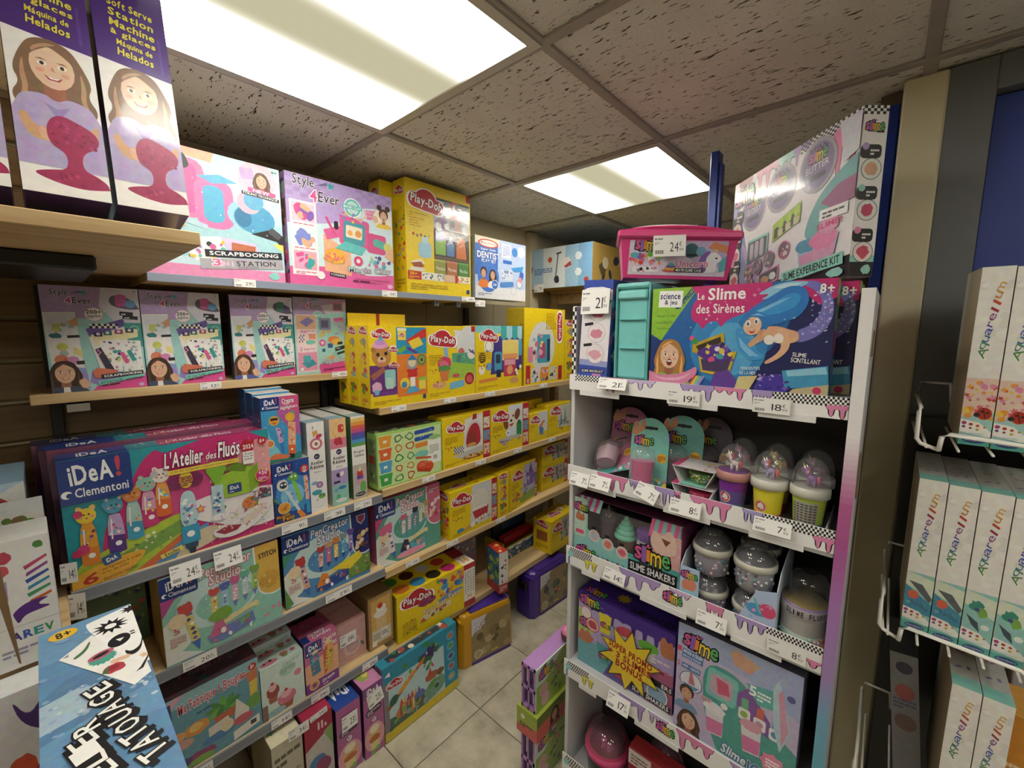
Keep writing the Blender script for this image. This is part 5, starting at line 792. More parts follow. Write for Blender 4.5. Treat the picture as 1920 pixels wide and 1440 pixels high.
def art_dino(a):
    a.R(0, 0, 1, 1, '2090b4'); a.R(0, 0, 1, .12, 'd8c020'); a.R(0, .12, .80, .78, 'b4d4dc'); a.P([(0, .12), (.8, .12), (.8, .42), (.5, .3), (.3, .36), (0, .2)], '6fa080'); a.P([(0, .12), (.55, .12), (.5, .28), (.2, .26), (0, .3)], '4a6a58'); a.R(0, .12, .06, .78, '8a7a8c')
    a.P([(.02, .44), (.46, .76), (.48, .73), (.06, .40)], '9a5a2c'); a.E(.26, .60, .10, .035, 'e8a02c', 30); a.E(.36, .68, .06, .03, 'e8902c', 20); a.E(.12, .50, .06, .06, '2a5f4a', 40); a.blob(.56, .78, .1, .08, '43307c', 3); a.blob(.62, .84, .06, .09, '3a2870', 5); a.P([(.42, .74), (.54, .82), (.52, .74), (.46, .70)], 'e8702c'); a.P([(.60, .72), (.66, .58), (.62, .58)], 'd85a7a'); a.C(.56, .83, .012, 'f6f2e0')
    a.blob(.30, .28, .17, .11, 'c87a3c', 7, amp=.1); 
    for i in range(6): a.P([(.18 + i * .045, .36 + .01 * math.sin(i)), (.21 + i * .045, .46), (.235 + i * .045, .36)], ['d8482c', 'e8b04a', '8a4a90'][i % 3]); a.R(.19 + i * .04, .2, .205 + i * .04, .35, ['7a3f2c', 'f0d8a0', '5a5a9c'][i % 3])
    a.blob(.44, .33, .08, .06, '5a6fb8', 8); a.blob(.62, .46, .10, .06, 'b0603c', 9); a.P([(.55, .48), (.6, .60), (.62, .48)], 'c8402c'); a.blob(.74, .44, .05, .05, '7a5a3c', 10); a.blob(.64, .33, .08, .06, '5a9a4a', 11); a.scat(.05, .14, .75, .3, ['3a6a3c', '7aa85a', '2a4a3c', '8a9fb0'], 24, .03, 12); a.scat(.1, .6, .76, .98, ['3f8a3c', '5aae5a', '2f6a3a'], 14, .035, 13, 'e')
    for i in range(5): a.C(.90, .86 - i * .155, .055, '5ab0cc'); a.blob(.90, .86 - i * .155, .035, .035, ['c8703c', '6a9a3c', '5a3f8c', 'c84a4a', 'e8a03c'][i], i)
    pd_logo(a, .14, .72, .2); a.P([(.02, .88), (.09, .86), (.08, .92)], 'f2f6f6')
def art_sand(a, bg):
    a.R(0, 0, 1, 1, '9a835a'); a.P([(0, .6), (.4, 1), (0, 1)], 'd8d2dc'); a.T('KINETIC', .06, .80, .34, .89, 'ffffff', 12, '3a2a70', 2); a.T('SAND', .08, .70, .34, .80, 'ffffff', 12, '3a2a70', 2)
    for i in range(18): q = random.Random(i); a.blob(q.uniform(.12, .95), q.uniform(.1, .72), .09, .09, q.choice(['b39c6a', 'a08a58', '8a744a', 'c4ae7c', '6f5c38'] if bg else ['6a6a70', '8a8478', '5a6a60', '9a8c6a', '4a4a50']), i)
    a.ring(.16, .14, .10, 'e8e0c8', 'b8a878', .85); a.lines(.5, .06, .9, .12, 1, 'e8d84a')
    if not bg: a.scat(.5, .2, .95, .8, ['c8403c', '4a8f6a', 'd8a04a', '3f6f9c'], 8, .05, 4)
# ================================================================ goods on the left wall
G1, G2 = 'boxes on the top wall shelf', 'activity kits on the dim second shelf'
# overhead plank: tall purple boxes, tipped back a little
for i, (y0, lab) in enumerate(((-.0935, 'tall purple ice cream maker box cut by the left edge of the overhead plank'), (.008, 'middle tall purple ice cream maker box on the overhead plank, strong reflections'), (.106, 'rightmost tall purple ice cream maker box at the end of the overhead plank'))):
    o = carton('toy_box', lab, 'toy box', (-.925, y0, 1.693), L, .0915, .16, .372, '4b2a78', '3a2168', '3a2168', art_softserve, lean=10, mat='gloss', group='tall purple boxes on the overhead plank')
carton('toy_box', 'large light blue scrapbooking station box with pink punching machine on the top shelf', 'craft box', (-1.41, .10, 1.6405), L, .43, .09, .328, 'c9e6f2', 'f2c0dc', 'e8e6ee', art_station, mat='print', group=G1)
carton('toy_box', 'large lilac clay jewellery box with a pink and teal oven on the top shelf', 'craft box', (-1.41, .545, 1.6405), L, .368, .055, .334, 'cfe9f0', 'b9a0dc', 'c9b6e4', art_magicclay, side_magicclay, group=G1)
for i, (dx, dy, dz, lab) in enumerate(((0, 0, 0, 'tallest yellow modelling dough box with a clear shelf window on the top shelf'), (-.082, -.055, -.004, 'yellow dough box half hidden just behind the tall windowed one'), (-.163, -.11, -.05, 'rearmost yellow dough box peeking over the lilac clay box'))):
    o = carton('dough_box', lab, 'dough box', (-1.41 + dx, .972 + dy, 1.6405), L, .33, .078, .424 + dz, PDY, PDY, 'ecc800', art_pdtall if i == 0 else None, pd_icons if i < 2 else None, mat='print', group='tall yellow dough boxes on the top shelf')
    if i == 0: m = MB(); m.mesh([(.137, -.0052, .085), (.322, -.0052, .085), (.322, -.0052, .378), (.2, -.0052, .378), (.137, -.0052, .30)], [(0, 1, 2, 3, 4)], 'ffffff'); m.build('window_film', 'wrinkled', o)
carton('toy_box', 'pale blue dentist play set box at the end of the top shelf', 'toy box', (-1.405, 1.325, 1.6405), L, .345, .085, .272, 'b9cdf2', '9fb4dc', 'cdd8ee', art_dentist, group=G1)
sh = [(-.001 + .016, .175, 'leftmost scrapbooking activity kit on the dim second shelf', dict(hair='3a2318')), (.192, .178, 'second scrapbooking activity kit from the left on the second shelf', dict(hair='3f2a1c')), (.396, .178, 'scrapbooking refill kit showing a pensive girl with finger on chin', dict(hair='4f3320', refill=True, mach=('3f8f7a', '6a5a8c')))]
for y0, wd, lab, kw in sh: carton('craft_kit', lab, 'craft kit', (-1.488, y0, 1.3455), L, wd, .03, .256, '9fd8d4', '5a4a70', 'b8a8c8', (lambda kw: lambda a: art_s200(a, **kw))(kw), group=G2)
carton('craft_kit', 'teal and pink clay refill kit at the right end of the second shelf', 'craft kit', (-1.488, .577, 1.3455), L, .182, .03, .26, 'a4dcd2', '8a6a90', 'c0b0cc', art_s4clay, group=G2)
# --- shelf with the pink highlighter workshop
for i in range(4):
    carton('craft_kit', ['wide pink and teal highlighter workshop box at the front of its row', 'second highlighter workshop box, just behind the front pink one', 'third highlighter workshop box back from the front of the row', 'rearmost highlighter workshop box against the slatted wall'][i], 'craft kit', (-1.328 - i * .0735, .003 - .012 * i, .9155), L, .421, .07, .298 + .012 * (i == 1), 'd8287a' if i == 0 else '7a3a5c', '1d3f8c', '9a3a66', art_fluos if i == 0 else None, None, top_fluos, mat='gloss', group='pink highlighter workshop boxes')  # tops and rear boxes in a dimmer pink, shade put into the colour
hi = [('small blue and pink highlighter box with a sunglasses sun, standing on the monster pen box', -1.335), ('second small highlighter box behind the sunglasses sun box', -1.40), ('third small highlighter box at the back of the blue row', -1.465)]
for i, (lab, x) in enumerate(hi): carton('craft_kit', lab, 'craft kit', (x, .411 + .0 * i, 1.1065), L, .106, .06, .196 + .006 * i, '3a9fd8', '1f4f9c', 'd8d0c8', art_highl if i == 0 else None, (lambda a: (a.R(0, 0, 1, 1, '1f5fa8'), a.scat(.1, .1, .9, .9, ['2f8fd0', '173a8f', 'ffffff'], 10, .12, 2))) , mat='gloss', group='small blue highlighter boxes')
for i in range(3): carton('craft_kit', ['dark blue monster pen box at the front under the highlighter box', 'middle dark blue monster pen box below the highlighter boxes', 'rear dark blue monster pen box below the highlighter boxes'][i], 'craft kit', (-1.333 - .066 * i, .4285, .9155), L, .107, .063, .188, '1d4fa8', '173a80', 'cfc8c0', art_monst if i == 0 else None, None, (lambda a: (a.R(0, 0, 1, 1, 'd8d0c4'), a.scat(.05, .05, .95, .95, ['ee7a2c', 'f2d232', '3a8fd8', 'ffffff'], 18, .06, 4))) if i == 0 else None, mat='gloss', group='dark blue monster pen boxes')
def top_white(a): a.R(0, 0, 1, 1, 'e6e4e0'); a.R(0, 0, 1, .22, '8fb0c0'); a.scat(.1, .3, .9, .95, ['8a8680', '6a6660', 'c8c4be'], 14, .08, 5, 'r')
carton('craft_kit', 'slim white resin jewellery box with a red dish picture', 'craft kit', (-1.335, .535, .9155), L, .054, .24, .294, 'f3f1ee', 'b9c8d0', 'e6e4e0', art_resin, None, top_white, mat='gloss', group='slim white resin boxes')
carton('craft_kit', 'slim white resin object box with a red gingerbread picture', 'craft kit', (-1.335, .607, .9155), L, .055, .24, .294, 'f3f1ee', 'c9cac4', 'e6e4e0', lambda a: art_resin(a, True), None, top_white, mat='gloss', group='slim white resin boxes')
carton('craft_kit', 'slim sand candle box with rainbow stripes', 'craft kit', (-1.335, .680, .9155), L, .05, .24, .292, 'f3f1ee', '4f7a4a', 'e6e4e0', art_bougies, None, top_white, mat='gloss', group='slim white resin boxes')
GD = 'yellow modelling dough boxes'
carton('dough_box', 'light green dough box with cutter shapes and stacked tubs', 'dough box', (-1.33, .769, .9255), L, .29, .062, .204, 'a6d86a', 'a6d86a', '6a705a', art_djeco, side_djeco, top_djeco)
def dough(lab, x, y0, z, W, D, H, draw, lu=.24, lv=.8, lw=.40, strip=None, top=None, sart=None, yaw=0):
    return carton('dough_box', lab, 'dough box', (x, y0, z), L, W, D, H, PDY, PDY, 'e6c200', lambda a: pd_front(a, lu, lv, lw, draw, strip), sart, top, mat='print', group=GD, yaw=yaw)
dough('yellow dough box with a red pizza oven', -1.33, 1.064, .9255, .274, .095, .215, d_pizza, .27, .76, .36, .16)
dough('yellow dough box with brown and white puppies beside the pizza oven box', -1.33, 1.341, .9255, .272, .095, .216, d_dogs, .26, .78, .42, .17)
dough('small yellow dough box with a hot dog', -1.33, 1.617, .9255, .154, .075, .152, d_hot, .34, .74, .52)
dough('yellow dough box with grey towers at the far end of the third shelf', -1.33, 1.776, .9255, .21, .08, .176, d_last, .34, .76, .48)
dough('yellow dough box turned away behind the small hot dog box', -1.42, 1.64, .9255, .2, .06, .2, None)
# --- second shelf of the far bay
def hangcard(o, W, H):
    m = MB(); m.box(.0, W * .47, .060, .064, H, H + .045, PDY, b=.0005); m.box(W * .53, W, .060, .064, H, H + .045, PDY, b=.0005); m.box(W * .47, W * .53, .061, .0635, H, H + .045, 'a8281c'); m.build('hang_card', 'print', o)
for i in range(3):
    o = carton('dough_box', ['yellow four picture dough box with a cartoon bear at the front', 'second yellow bear dough box, its icon side showing behind the front one', 'third yellow bear dough box farthest back in its row'][i], 'dough box', (-1.326 - .073 * i, .752 - .002 * i, 1.2255), L, .24, .07, .287 - .02 * (i == 2), PDY, PDY, 'e6c200', art_bear if i == 0 else None, side_bear, group=GD)
    if i == 1: hangcard(o, .24, .287)
o = dough('yellow dough box with pink flower pots beside the bear box', -1.328, .993, 1.2255, .253, .08, .288, d_flower, .32, .80, .54)
dough('yellow and purple dough box with an ice cream maker under a striped awning', -1.328, 1.25, 1.2255, .305, .08, .291, d_ice, .27, .83, .37)
carton('dough_box', 'tall yellow dough box turned on its side, logo running vertically', 'dough box', (-1.328, 1.572, 1.2255), L, .338, .115, .379, PDY, 'c8b020', 'd8b800', art_side, lambda a: a.scat(.1, .1, .9, .9, ['a89418', 'b8a420'], 10, .08, 3, 'r'), group=GD)
carton('dough_box', 'narrow yellow dough box end beside the tall sideways box', 'dough box', (-1.328, 1.914, 1.2255), L, .10, .2, .328, PDY, PDY, 'd8b800', side_bear, group=GD)
# --- fourth shelf of the far bay
GP = 'pen creator boxes'
def side_plain(c, c2):
    return lambda a: (a.R(0, 0, 1, 1, c), a.R(.1, .1, .9, .9, c2))
carton('craft_kit', 'pink and teal pen creator box with white cartoon heads, far bay', 'craft kit', (-1.352, .765, .6105), L, .297, .06, .262, '5aa896', 'b0507a', 'd86a8c', art_kitty, side_plain('b0507a', 'c86090'), group=GP)
dough('yellow dough box with a giant open mouth full of teeth', -1.325, 1.092, .6105, .285, .105, .208, d_teeth, .24, .76, .40, .12, lambda a: (a.R(0, 0, 1, 1, 'f0d000'), pd_logo(a, .3, .4, .28), a.scat(.5, .2, .9, .8, ['f6f0e0', 'c8502c'], 6, .04, 3)), pd_icons)
carton('dough_box', 'narrow yellow dough box end beside the toothy mouth box', 'dough box', (-1.325, 1.384, .6105), L, .077, .22, .212, PDY, PDY, 'e6c200', side_bear, group=GD)
dough('yellow dough box with a purple castle, turned slightly', -1.325, 1.47, .6105, .262, .07, .214, d_castle, .28, .76, .40, .07, yaw=9)
dough('lower of two stacked yellow assorted tub boxes', -1.375, 1.78, .6105, .25, .1, .128, d_mult, .3, .72, .44, .12)
dough('upper of two stacked yellow assorted tub boxes', -1.375, 1.785, .739, .245, .1, .124, d_mult, .3, .72, .44, .12)
# --- fourth shelf of the left bay
carton('craft_kit', 'teal pen creator box with a plain mustard side panel', 'craft kit', (-1.318, .147, .6325), L, .278, .16, .245, '8fcfbc', 'c8a45c', '8a3f70', art_stitch, lambda a: (a.R(0, 0, 1, 1, 'c8a25a'), a.R(.15, 0, .2, 1, '6a5030'), a.R(.45, 0, .5, 1, '7a6038'), a.R(.75, 0, .8, 1, '6a5030')), lambda a: (a.R(0, 0, 1, 1, 'c0609a'), a.R(0, .3, 1, 1, '6a3a68'), a.R(0, .2, .35, .7, '1d3f8c')), group=GP)
carton('craft_kit', 'blue pen creator box with a yellow bus rack', 'craft kit', (-1.332, .441, .6325), L, .285, .05, .24, '4f8fc8', '16235c', '24407a', art_paw, group=GP)
carton('toy_box', 'dim green picture box deep on the shelf behind the tattoo box', 'toy box', (-1.50, .005, .6325), L, .135, .05, .2, '4f6a4c', '3a4a3a', '3a4a3a', lambda a: (a.R(0, 0, 1, 1, '55704e'), a.scat(.05, .1, .95, .9, ['7a9a4a', '35406a', 'c8a070', '8fb0a8', 'b04a3c'], 26, .07, 4)))
# --- fifth shelf of the left bay
carton('craft_kit', 'blue candle factory box with succulents and flowers', 'craft kit', (-1.325, .132, .3105), L, .219, .13, .226, '5f9fb4', '2a3a5a', '4a3f4a', art_mafab, None, lambda a: (a.R(0, 0, 1, 1, '5a4a58'), a.T('Ma Fabrique à Bougies', .2, .4, .85, .7, 'a87080', 0, None, 1, .2), a.scat(.05, .1, .95, .9, ['3a6a70', '7a3f50', '3a3040'], 14, .05, 3)), mat='gloss')
for i in range(2): carton('craft_kit', ['mint green cupcake kit at the front of its pair', 'mint green cupcake kit behind its twin, only its top showing'][i], 'craft kit', (-1.325 - .092 * i, .3535, .3105), L, .124, .09, .172 + .02 * i, 'd6ece4', '9fc0b4', 'cfe8e0', art_cup, None, top_cup, mat='gloss', group='mint cupcake kits')
carton('craft_kit', 'narrow pink candle kit with DREAM lettering', 'craft kit', (-1.325, .482, .3105), L, .109, .12, .182, 'd86a9c', '3a3570', 'b84a80', art_dream, None, top_dream, mat='gloss')
pk = carton('gift_box', 'plain dusty pink box with a price tag on its front', 'box', (-1.362, .607, .3105), L, .107, .17, .152, 'dba7a2', 'c8938e', 'd49e98', art_pinkbox, None, lambda a: (a.R(0, 0, 1, 1, 'd0988f'), a.lines(.1, .5, .9, .62, 2, 'b07a74')))
carton('gift_box', 'brown kraft box showing a cream dessert with strawberry', 'box', (-1.345, .7185, .3105), L, .10, .2, .206, 'b08a54', '7a5c34', '8a6a3f', art_crate)
# --- fifth shelf of the far bay
carton('dough_box', 'big yellow dough tub carton with coloured discs on top', 'dough box', (-1.333, .829, .2805), L, .385, .15, .197, PDY, 'b89a10', 'e6c200', art_p36, None, top_p36, yaw=-4)
carton('toy_box', 'multicoloured blister box with pink toys behind the yellow tub carton', 'toy box', (-1.47, 1.235, .2805), L, .14, .08, .205, '9a8a90', '6a5a60', '6a5a60', lambda a: (a.R(0, 0, 1, 1, '8a7f8a'), a.scat(.05, .45, .95, .95, ['5a9a8a', 'd8a04a', 'c84a6a', '6a6f9c', 'e8d8c0'], 26, .07, 3), a.scat(.05, .05, .95, .45, ['e05a94', 'd84a84', 'f08ab0'], 14, .09, 5), a.lines(.1, .05, .6, .2, 3, 'f0e0e8')))
carton('toy_box', 'tall red topped action toy box standing askew on the lowest shelf', 'toy box', (-1.262, 1.325, .2805), L, .05, .10, .2, 'e8e4e0', '3f6f5a', 'c8282c', lambda a: (a.R(0, 0, 1, 1, 'ece8e4'), a.R(0, 0, 1, .22, 'b8322c'), a.scat(.2, .25, .8, .9, ['2a2a30', 'c8382c', '8aa05a', '9a9aa0'], 14, .13, 4), a.lines(.1, .05, .9, .18, 3, 'e8c8c0')), lambda a: (a.R(0, 0, 1, 1, '3a6f9c'), a.R(0, 0, 1, .2, 'b8322c'), a.scat(.1, .2, .9, .9, ['7aae3c', '2a4a6a', 'd8c84a', '3f8fb0'], 22, .15, 5)), lambda a: (a.R(0, 0, 1, 1, 'd02c28'), a.scat(.1, .1, .9, .9, ['e8a03c', 'f2dc6a', 'a81c20'], 8, .16, 6)), yaw=-12)
def tool_case():
    t = empty('tool_case', (-1.477, 1.70, .2805), R(90)); tag(t, 'yellow open toy case with a red and black tool set on the lowest shelf', 'toy case')
    m = MB(); m.box(-.16, .16, -.05, .10, 0, .012, 'e0c000', b=.002); m.box(-.16, .16, -.05, -.04, .012, .075, 'e6c600', b=.001); m.box(-.16, -.15, -.04, .10, .012, .095, 'd8b800', b=.001); m.box(.15, .16, -.04, .10, .012, .095, 'd8b800', b=.001); m.build('tray', 'print', t)
    m = MB(); a = Art(m, (-.13, -.05, .006), (1, 0, 0), (0, 0, 1), .26, .066); a.R(0, 0, 1, 1, '3f5f84'); a.R(0, .85, 1, 1, 'd8e6ee'); a.scat(.03, .1, .97, .8, ['e8c8a0', 'c8503c', 'e8e8ec', '6a8fae', '35404c'], 22, .035, 3); a.checker(.02, .78, .98, .98, 7, 1, 'eef4f8'); m.build('front_print', 'print', t)
    m = MB(); m.box(-.12, .12, -.02, .04, .06, .105, 'c8282c', b=.012); m.build('tool', 'plastic', t)
    m = MB(); m.box(-.13, .14, .05, .09, .013, .20, '20262e', b=.012); m.box(-.08, .10, .046, .05, .12, .17, '2f4a6a'); m.build('lid', 'plastic', t)
tool_case()
dough('last yellow dough box on the lowest shelf with a red topped picture', -1.292, 1.765, .2805, .25, .12, .185, d_mult, .28, .70, .42, .18, lambda a: (a.R(0, 0, 1, 1, 'e6c400'), pd_logo(a, .4, .4, .4), a.E(.75, .6, .08, .2, 'f2ece0'), a.C(.68, .5, .04, 'c8382c')), lambda a: (pd_logo(a, .5, .85, .7), a.R(.2, .35, .8, .65, 'a8602c'), a.lines(.15, .1, .85, .25, 3, 'b88a10')), yaw=2)
# --- on the floor under the shelves
carton('gift_box', 'cream box with a green star ornament on the floor', 'box', (-1.27, .352, .0), L, .088, .2, .262, 'd8d0b8', 'b8ae94', 'e0d8c0', lambda a: (a.R(0, 0, 1, 1, 'c9c2ac'), a.lines(.08, .70, .92, .88, 2, '6a6454', 4), a.lines(.1, .2, .9, .6, 6, 'a09a86')), None, lambda a: (a.R(0, 0, 1, 1, 'e4dcb8'), a.R(.1, .3, .9, 1, '9a917c'), a.P([(.3, .95), (.6, .4), (.75, .45), (.5, 1)], 'cfc8b4'), a.R(.1, .55, .4, .9, '5a2a34'), a.star(.2, .3, .2, '7ab09a', 6)))
carton('gift_box', 'crimson topped activity box on the floor, tag on its lid', 'box', (-1.265, .445, .0), L, .088, .13, .277, 'b01c44', '8a1434', 'b01c44', lambda a: (a.R(0, 0, 1, 1, 'c8c4bc'), a.P([(0, .62), (1, .78), (1, 1), (0, 1)], 'b01c44'), a.lines(.45, .80, .75, .92, 3, 'f2d8e0', 90), a.P([(.65, .75), (1, .8), (1, .5)], '8fae6a'), a.E(.4, .42, .3, .08, '4a7fb8', 12), a.E(.62, .34, .25, .1, '9a3f70', 30), a.E(.3, .3, .2, .06, 'd0402c'), a.lines(.1, .05, .8, .2, 4, '8a8680')))
def art_ideapk(a):
    a.R(0, 0, 1, 1, 'b85a9c'); a.E(.5, .25, .5, .2, 'e8a0b0'); a.RR(.1, .58, .9, .68, '4a2a5c', .4, 6); a.lines(.18, .60, .82, .66, 2, 'e0c8e0', 6); a.ring(.5, .50, .14, '6a4a7c', 'f2e0f0', .8); a.T('8+', .44, .485, .57, .52, '35304a', 0, None, 2); a.blob(.5, .28, .3, .1, 'e8b06a', 4, amp=.1); a.E(.5, .36, .24, .06, 'f4e6c8'); a.E(.5, .22, .28, .05, 'c8682c'); a.R(.28, .08, .72, .18, 'e8d890'); a.scat(.3, .02, .7, .08, ['5a9a3c', '7ab84a'], 5, .1, 3, 'e'); a.T('Création', .2, .72, .8, .77, 'f2dce8', 6, None, 1)
carton('craft_kit', 'pink candle kit with a blue top, third upright box on the floor', 'craft kit', (-1.255, .541, .0), L, .084, .15, .255, 'b85a9c', '4a2a58', '1f4aa8', art_ideapk, side_plain('3a2248', '4a2a58'), lambda a: (a.R(0, 0, 1, 1, '1f4aa8'), a.T('iDeA', .15, .3, .85, .6, 'ffffff', 180, None, 3), a.lines(.2, .7, .8, .85, 1, 'ffffff')), mat='gloss', group='pink candle kits on the floor')
carton('craft_kit', 'pink candle kit with a pink top beside the blue reptile bag', 'craft kit', (-1.25, .634, .0), L, .076, .15, .272, 'b85a9c', '5a2f66', 'c878b0', lambda a: (art_ideapk(a), a.R(0, .84, 1, 1, '8a3f94'), a.T('iDeA', .2, .88, .8, .96, 'ffffff', 0, None, 3)), side_plain('5a2f66', '7a3f84'), lambda a: (a.R(0, 0, 1, 1, 'd084b4'), a.blob(.4, .5, .3, .3, '9ab04a', 4), a.blob(.5, .45, .15, .15, 'e8d06a', 5)), mat='gloss', group='pink candle kits on the floor')
carton('toy_bag', 'blue and yellow reptile modelling bag leaning on the floor', 'toy bag', (-1.247, .713, .004), L, .345, .05, .288, '2090b4', '2a7a90', '1a7a98', art_dino, lambda a: (a.R(0, 0, 1, 1, '6a6470'), a.R(0, 0, 1, .25, 'c8b01c'), a.R(.3, .25, .7, 1, '4a4650')), lambda a: (a.R(0, 0, 1, 1, '1f8cac'), a.R(.1, .3, .9, .9, '2a3a44'), a.scat(.1, .3, .9, .9, ['3f8a3c', 'a84a4a', 'e8d8c0'], 10, .04, 3)), lean=2)
def sand_bag(lab, loc, yaw, c, c2, W, D, H, bg):
    t = empty('sand_bag', loc, R(90 + yaw)); tag(t, lab, 'toy bag', 'play sand carry bags on the floor')
    m = MB(); w0, w1 = W / 2, W / 2 * .97; vs = []; fs = []; n = 6
    prof = [(0, 1.0), (.06, 1.02), (.5, .98), (.85, .93), (.97, .84), (1, .74)]
    for z, s_ in prof:
        d0 = D / 2 * s_; x0 = W / 2 * (s_ * .5 + .5); e = min(d0 * .5, .02)
        vs += [(-x0 + e, -d0, z * H), (x0 - e, -d0, z * H), (x0, -d0 + e, z * H), (x0, d0 - e, z * H), (x0 - e, d0, z * H), (-x0 + e, d0, z * H), (-x0, d0 - e, z * H), (-x0, -d0 + e, z * H)]
    for i in range(len(prof) - 1): fs += [(i * 8 + k, i * 8 + (k + 1) % 8, (i + 1) * 8 + (k + 1) % 8, (i + 1) * 8 + k) for k in range(8)]
    fs += [tuple(range(8))[::-1], tuple(range(40, 48))]; m.mesh(vs, fs, c, False); m.build('body', 'plastic', t)
    m = MB(); a = Art(m, (-W * .30, -D / 2 * 1.025 - .001, H * .06), (1, 0, 0), (0, (D * .03) / H, 1), W * .72, H * .84); art_sand(a, bg); a.l = 0; m.build('front_print', 'print', t)
    m = MB(); m.box(-W * .30, W * .42, -D * .40, D * .40, H + .0005, H + .004, c2, b=.001); m.build('sleeve_top', 'print', t); m = MB(); m.box(-W * .30, W * .42, -D / 2 * 1.03 - .002, -D / 2 * .99, 0.002, H * .06, c2); m.build('sleeve_edge', 'print', t)
    m = MB(); m.box(-W / 2 - .012, -W / 2 + .004, -D * .22, D * .22, H * .62, H * .80, '1c1a18', b=.003); m.build('handle', 'plastic', t)
    m = MB(); m.box(-W / 2 - .0005, -W / 2 + .01, -D * .5, D * .5, H * .9, H * .93, c); m.build('seam', 'plastic', t)
sand_bag('yellow ended carry bag of play sand with purple sleeve on the floor', (-1.325, 1.27, 0), -13, 'd89a10', '4a2a9c', .29, .12, .245, True)
sand_bag('all purple carry bag of play sand farther along the floor', (-1.325, 1.74, 0), -4, '4a2a96', '43268c', .31, .13, .245, False)
# --- nearest bay
def art_white(a, s=1):
    a.R(0, 0, 1, 1, 'e8e8e6')
    for i, c in enumerate(('c83a6a', '8a3f9c', '3a4fb0', '2f8fb0', '3f9a6a', 'd8602c')): a.P([(.62 + .03 * (i % 2), .78 - i * .055), (.94, .84 - i * .06), (.95, .82 - i * .06), (.64, .75 - i * .055)], c)
    a.blob(.85, .93, .07, .03, '4a8a3c', 3); a.blob(.35, .88, .16, .05, 'c8405a', 4); a.blob(.30, .78, .13, .05, 'd8505a', 5)
    for i in range(4): a.P([(.15 + i * .07, .70), (.18 + i * .07, .70), (.17 + i * .07, .55), (.14 + i * .07, .55)], '9a94c4')
    a.P([(.4, .44), (.6, .50), (.95, .50), (.7, .46), (.95, .42), (.72, .41), (.55, .40), (.46, .34), (.42, .40)], '5a2a8c'); a.R(0, .325, 1, .33, 'b8b6b4')
    for i, (ch, c) in enumerate((('A', '4a2a8c'), ('R', '2f5fc0'), ('E', '2f9fa0'), ('V', '3f9a5a'))): a.T(ch, .36 + i * .145, .22, .47 + i * .145, .28, c, 0, None, 3)
    a.lines(.2, .10, .95, .17, 2, '9a98b4')
carton('paint_kit', 'white art kit box with a purple galloping animal at the lower left', 'paint kit', (-1.10, -.107, .9055), L, .089, .10, .232, 'e8e8e6', 'd8d8d4', 'e0e0dc', art_white, group='white art kits on the nearest bay')
carton('paint_kit', 'white art kit box with colourful scribble behind the front one', 'paint kit', (-1.23, -.082, .9055), L, .06, .10, .24, 'e8e8e6', 'c8c8c4', 'd0d4d4', lambda a: (a.R(0, 0, 1, 1, 'e6e6e2'), a.scat(.2, .86, .8, .97, ['6a8a3c', '8a6a4a'], 6, .16, 3), [a.P([(.2, .80 - i * .05), (.85, .83 - i * .05), (.8, .80 - i * .05)], c) for i, c in enumerate(('d8605a', '8a3f9c', '3a4fb0', '2f6fb0'))]), group='white art kits on the nearest bay')
carton('paint_kit', 'white art kit box cut by the left edge behind the front one', 'paint kit', (-1.23, -.15, .9055), L, .06, .10, .235, 'e8e8e6', 'c8c8c4', 'd0d4d4', lambda a: (a.R(0, 0, 1, 1, 'e6e6e2'), a.scat(.2, .7, .8, .97, ['8a3f9c', '8a6a4a', '6a8a3c'], 8, .16, 4)), group='white art kits on the nearest bay')
carton('paint_kit', 'white and sky blue kit with a red berry at the back left', 'paint kit', (-1.345, -.15, .9055), L, .105, .20, .275, 'e6e6e4', 'c0c4c8', '9fc8e6', lambda a: (a.R(0, 0, 1, 1, 'e8e8e6'), a.P([(0, 1), (1, 1), (0, .78)], 'b8d8ee'), a.blob(.6, .82, .2, .08, 'c83a34', 3), a.blob(.62, .82, .13, .05, '5a2a4a', 4), a.P([(.4, .88), (.46, .94), (.44, .86)], '35304a')), group='white art kits on the nearest bay')
carton('paint_kit', 'tall white kit with a purple bird below the shelf at lower left', 'paint kit', (-1.04, -.110, .5255), L, .084, .06, .372, 'e4e4e4', 'd0d0d0', 'dcdcdc', lambda a: (a.R(0, 0, 1, 1, 'dfdfe2'), a.P([(.3, .98), (.5, .86), (.72, .93), (.8, .99), (.96, .93), (.9, .85), (.97, .78), (.7, .76), (.4, .84)], '4a2a7c'), a.blob(.35, .62, .2, .07, 'd8502c', 3), a.blob(.62, .54, .22, .08, 'c02a5a', 4), a.R(0, 0, 1, .40, '2a4a8c'), a.blob(.6, .38, .4, .06, '2a4a8c', 5), a.scat(.1, .05, .95, .35, ['1a2a4a', '4a7ab0', '14141a'], 12, .08, 6)), group='white art kits on the nearest bay')
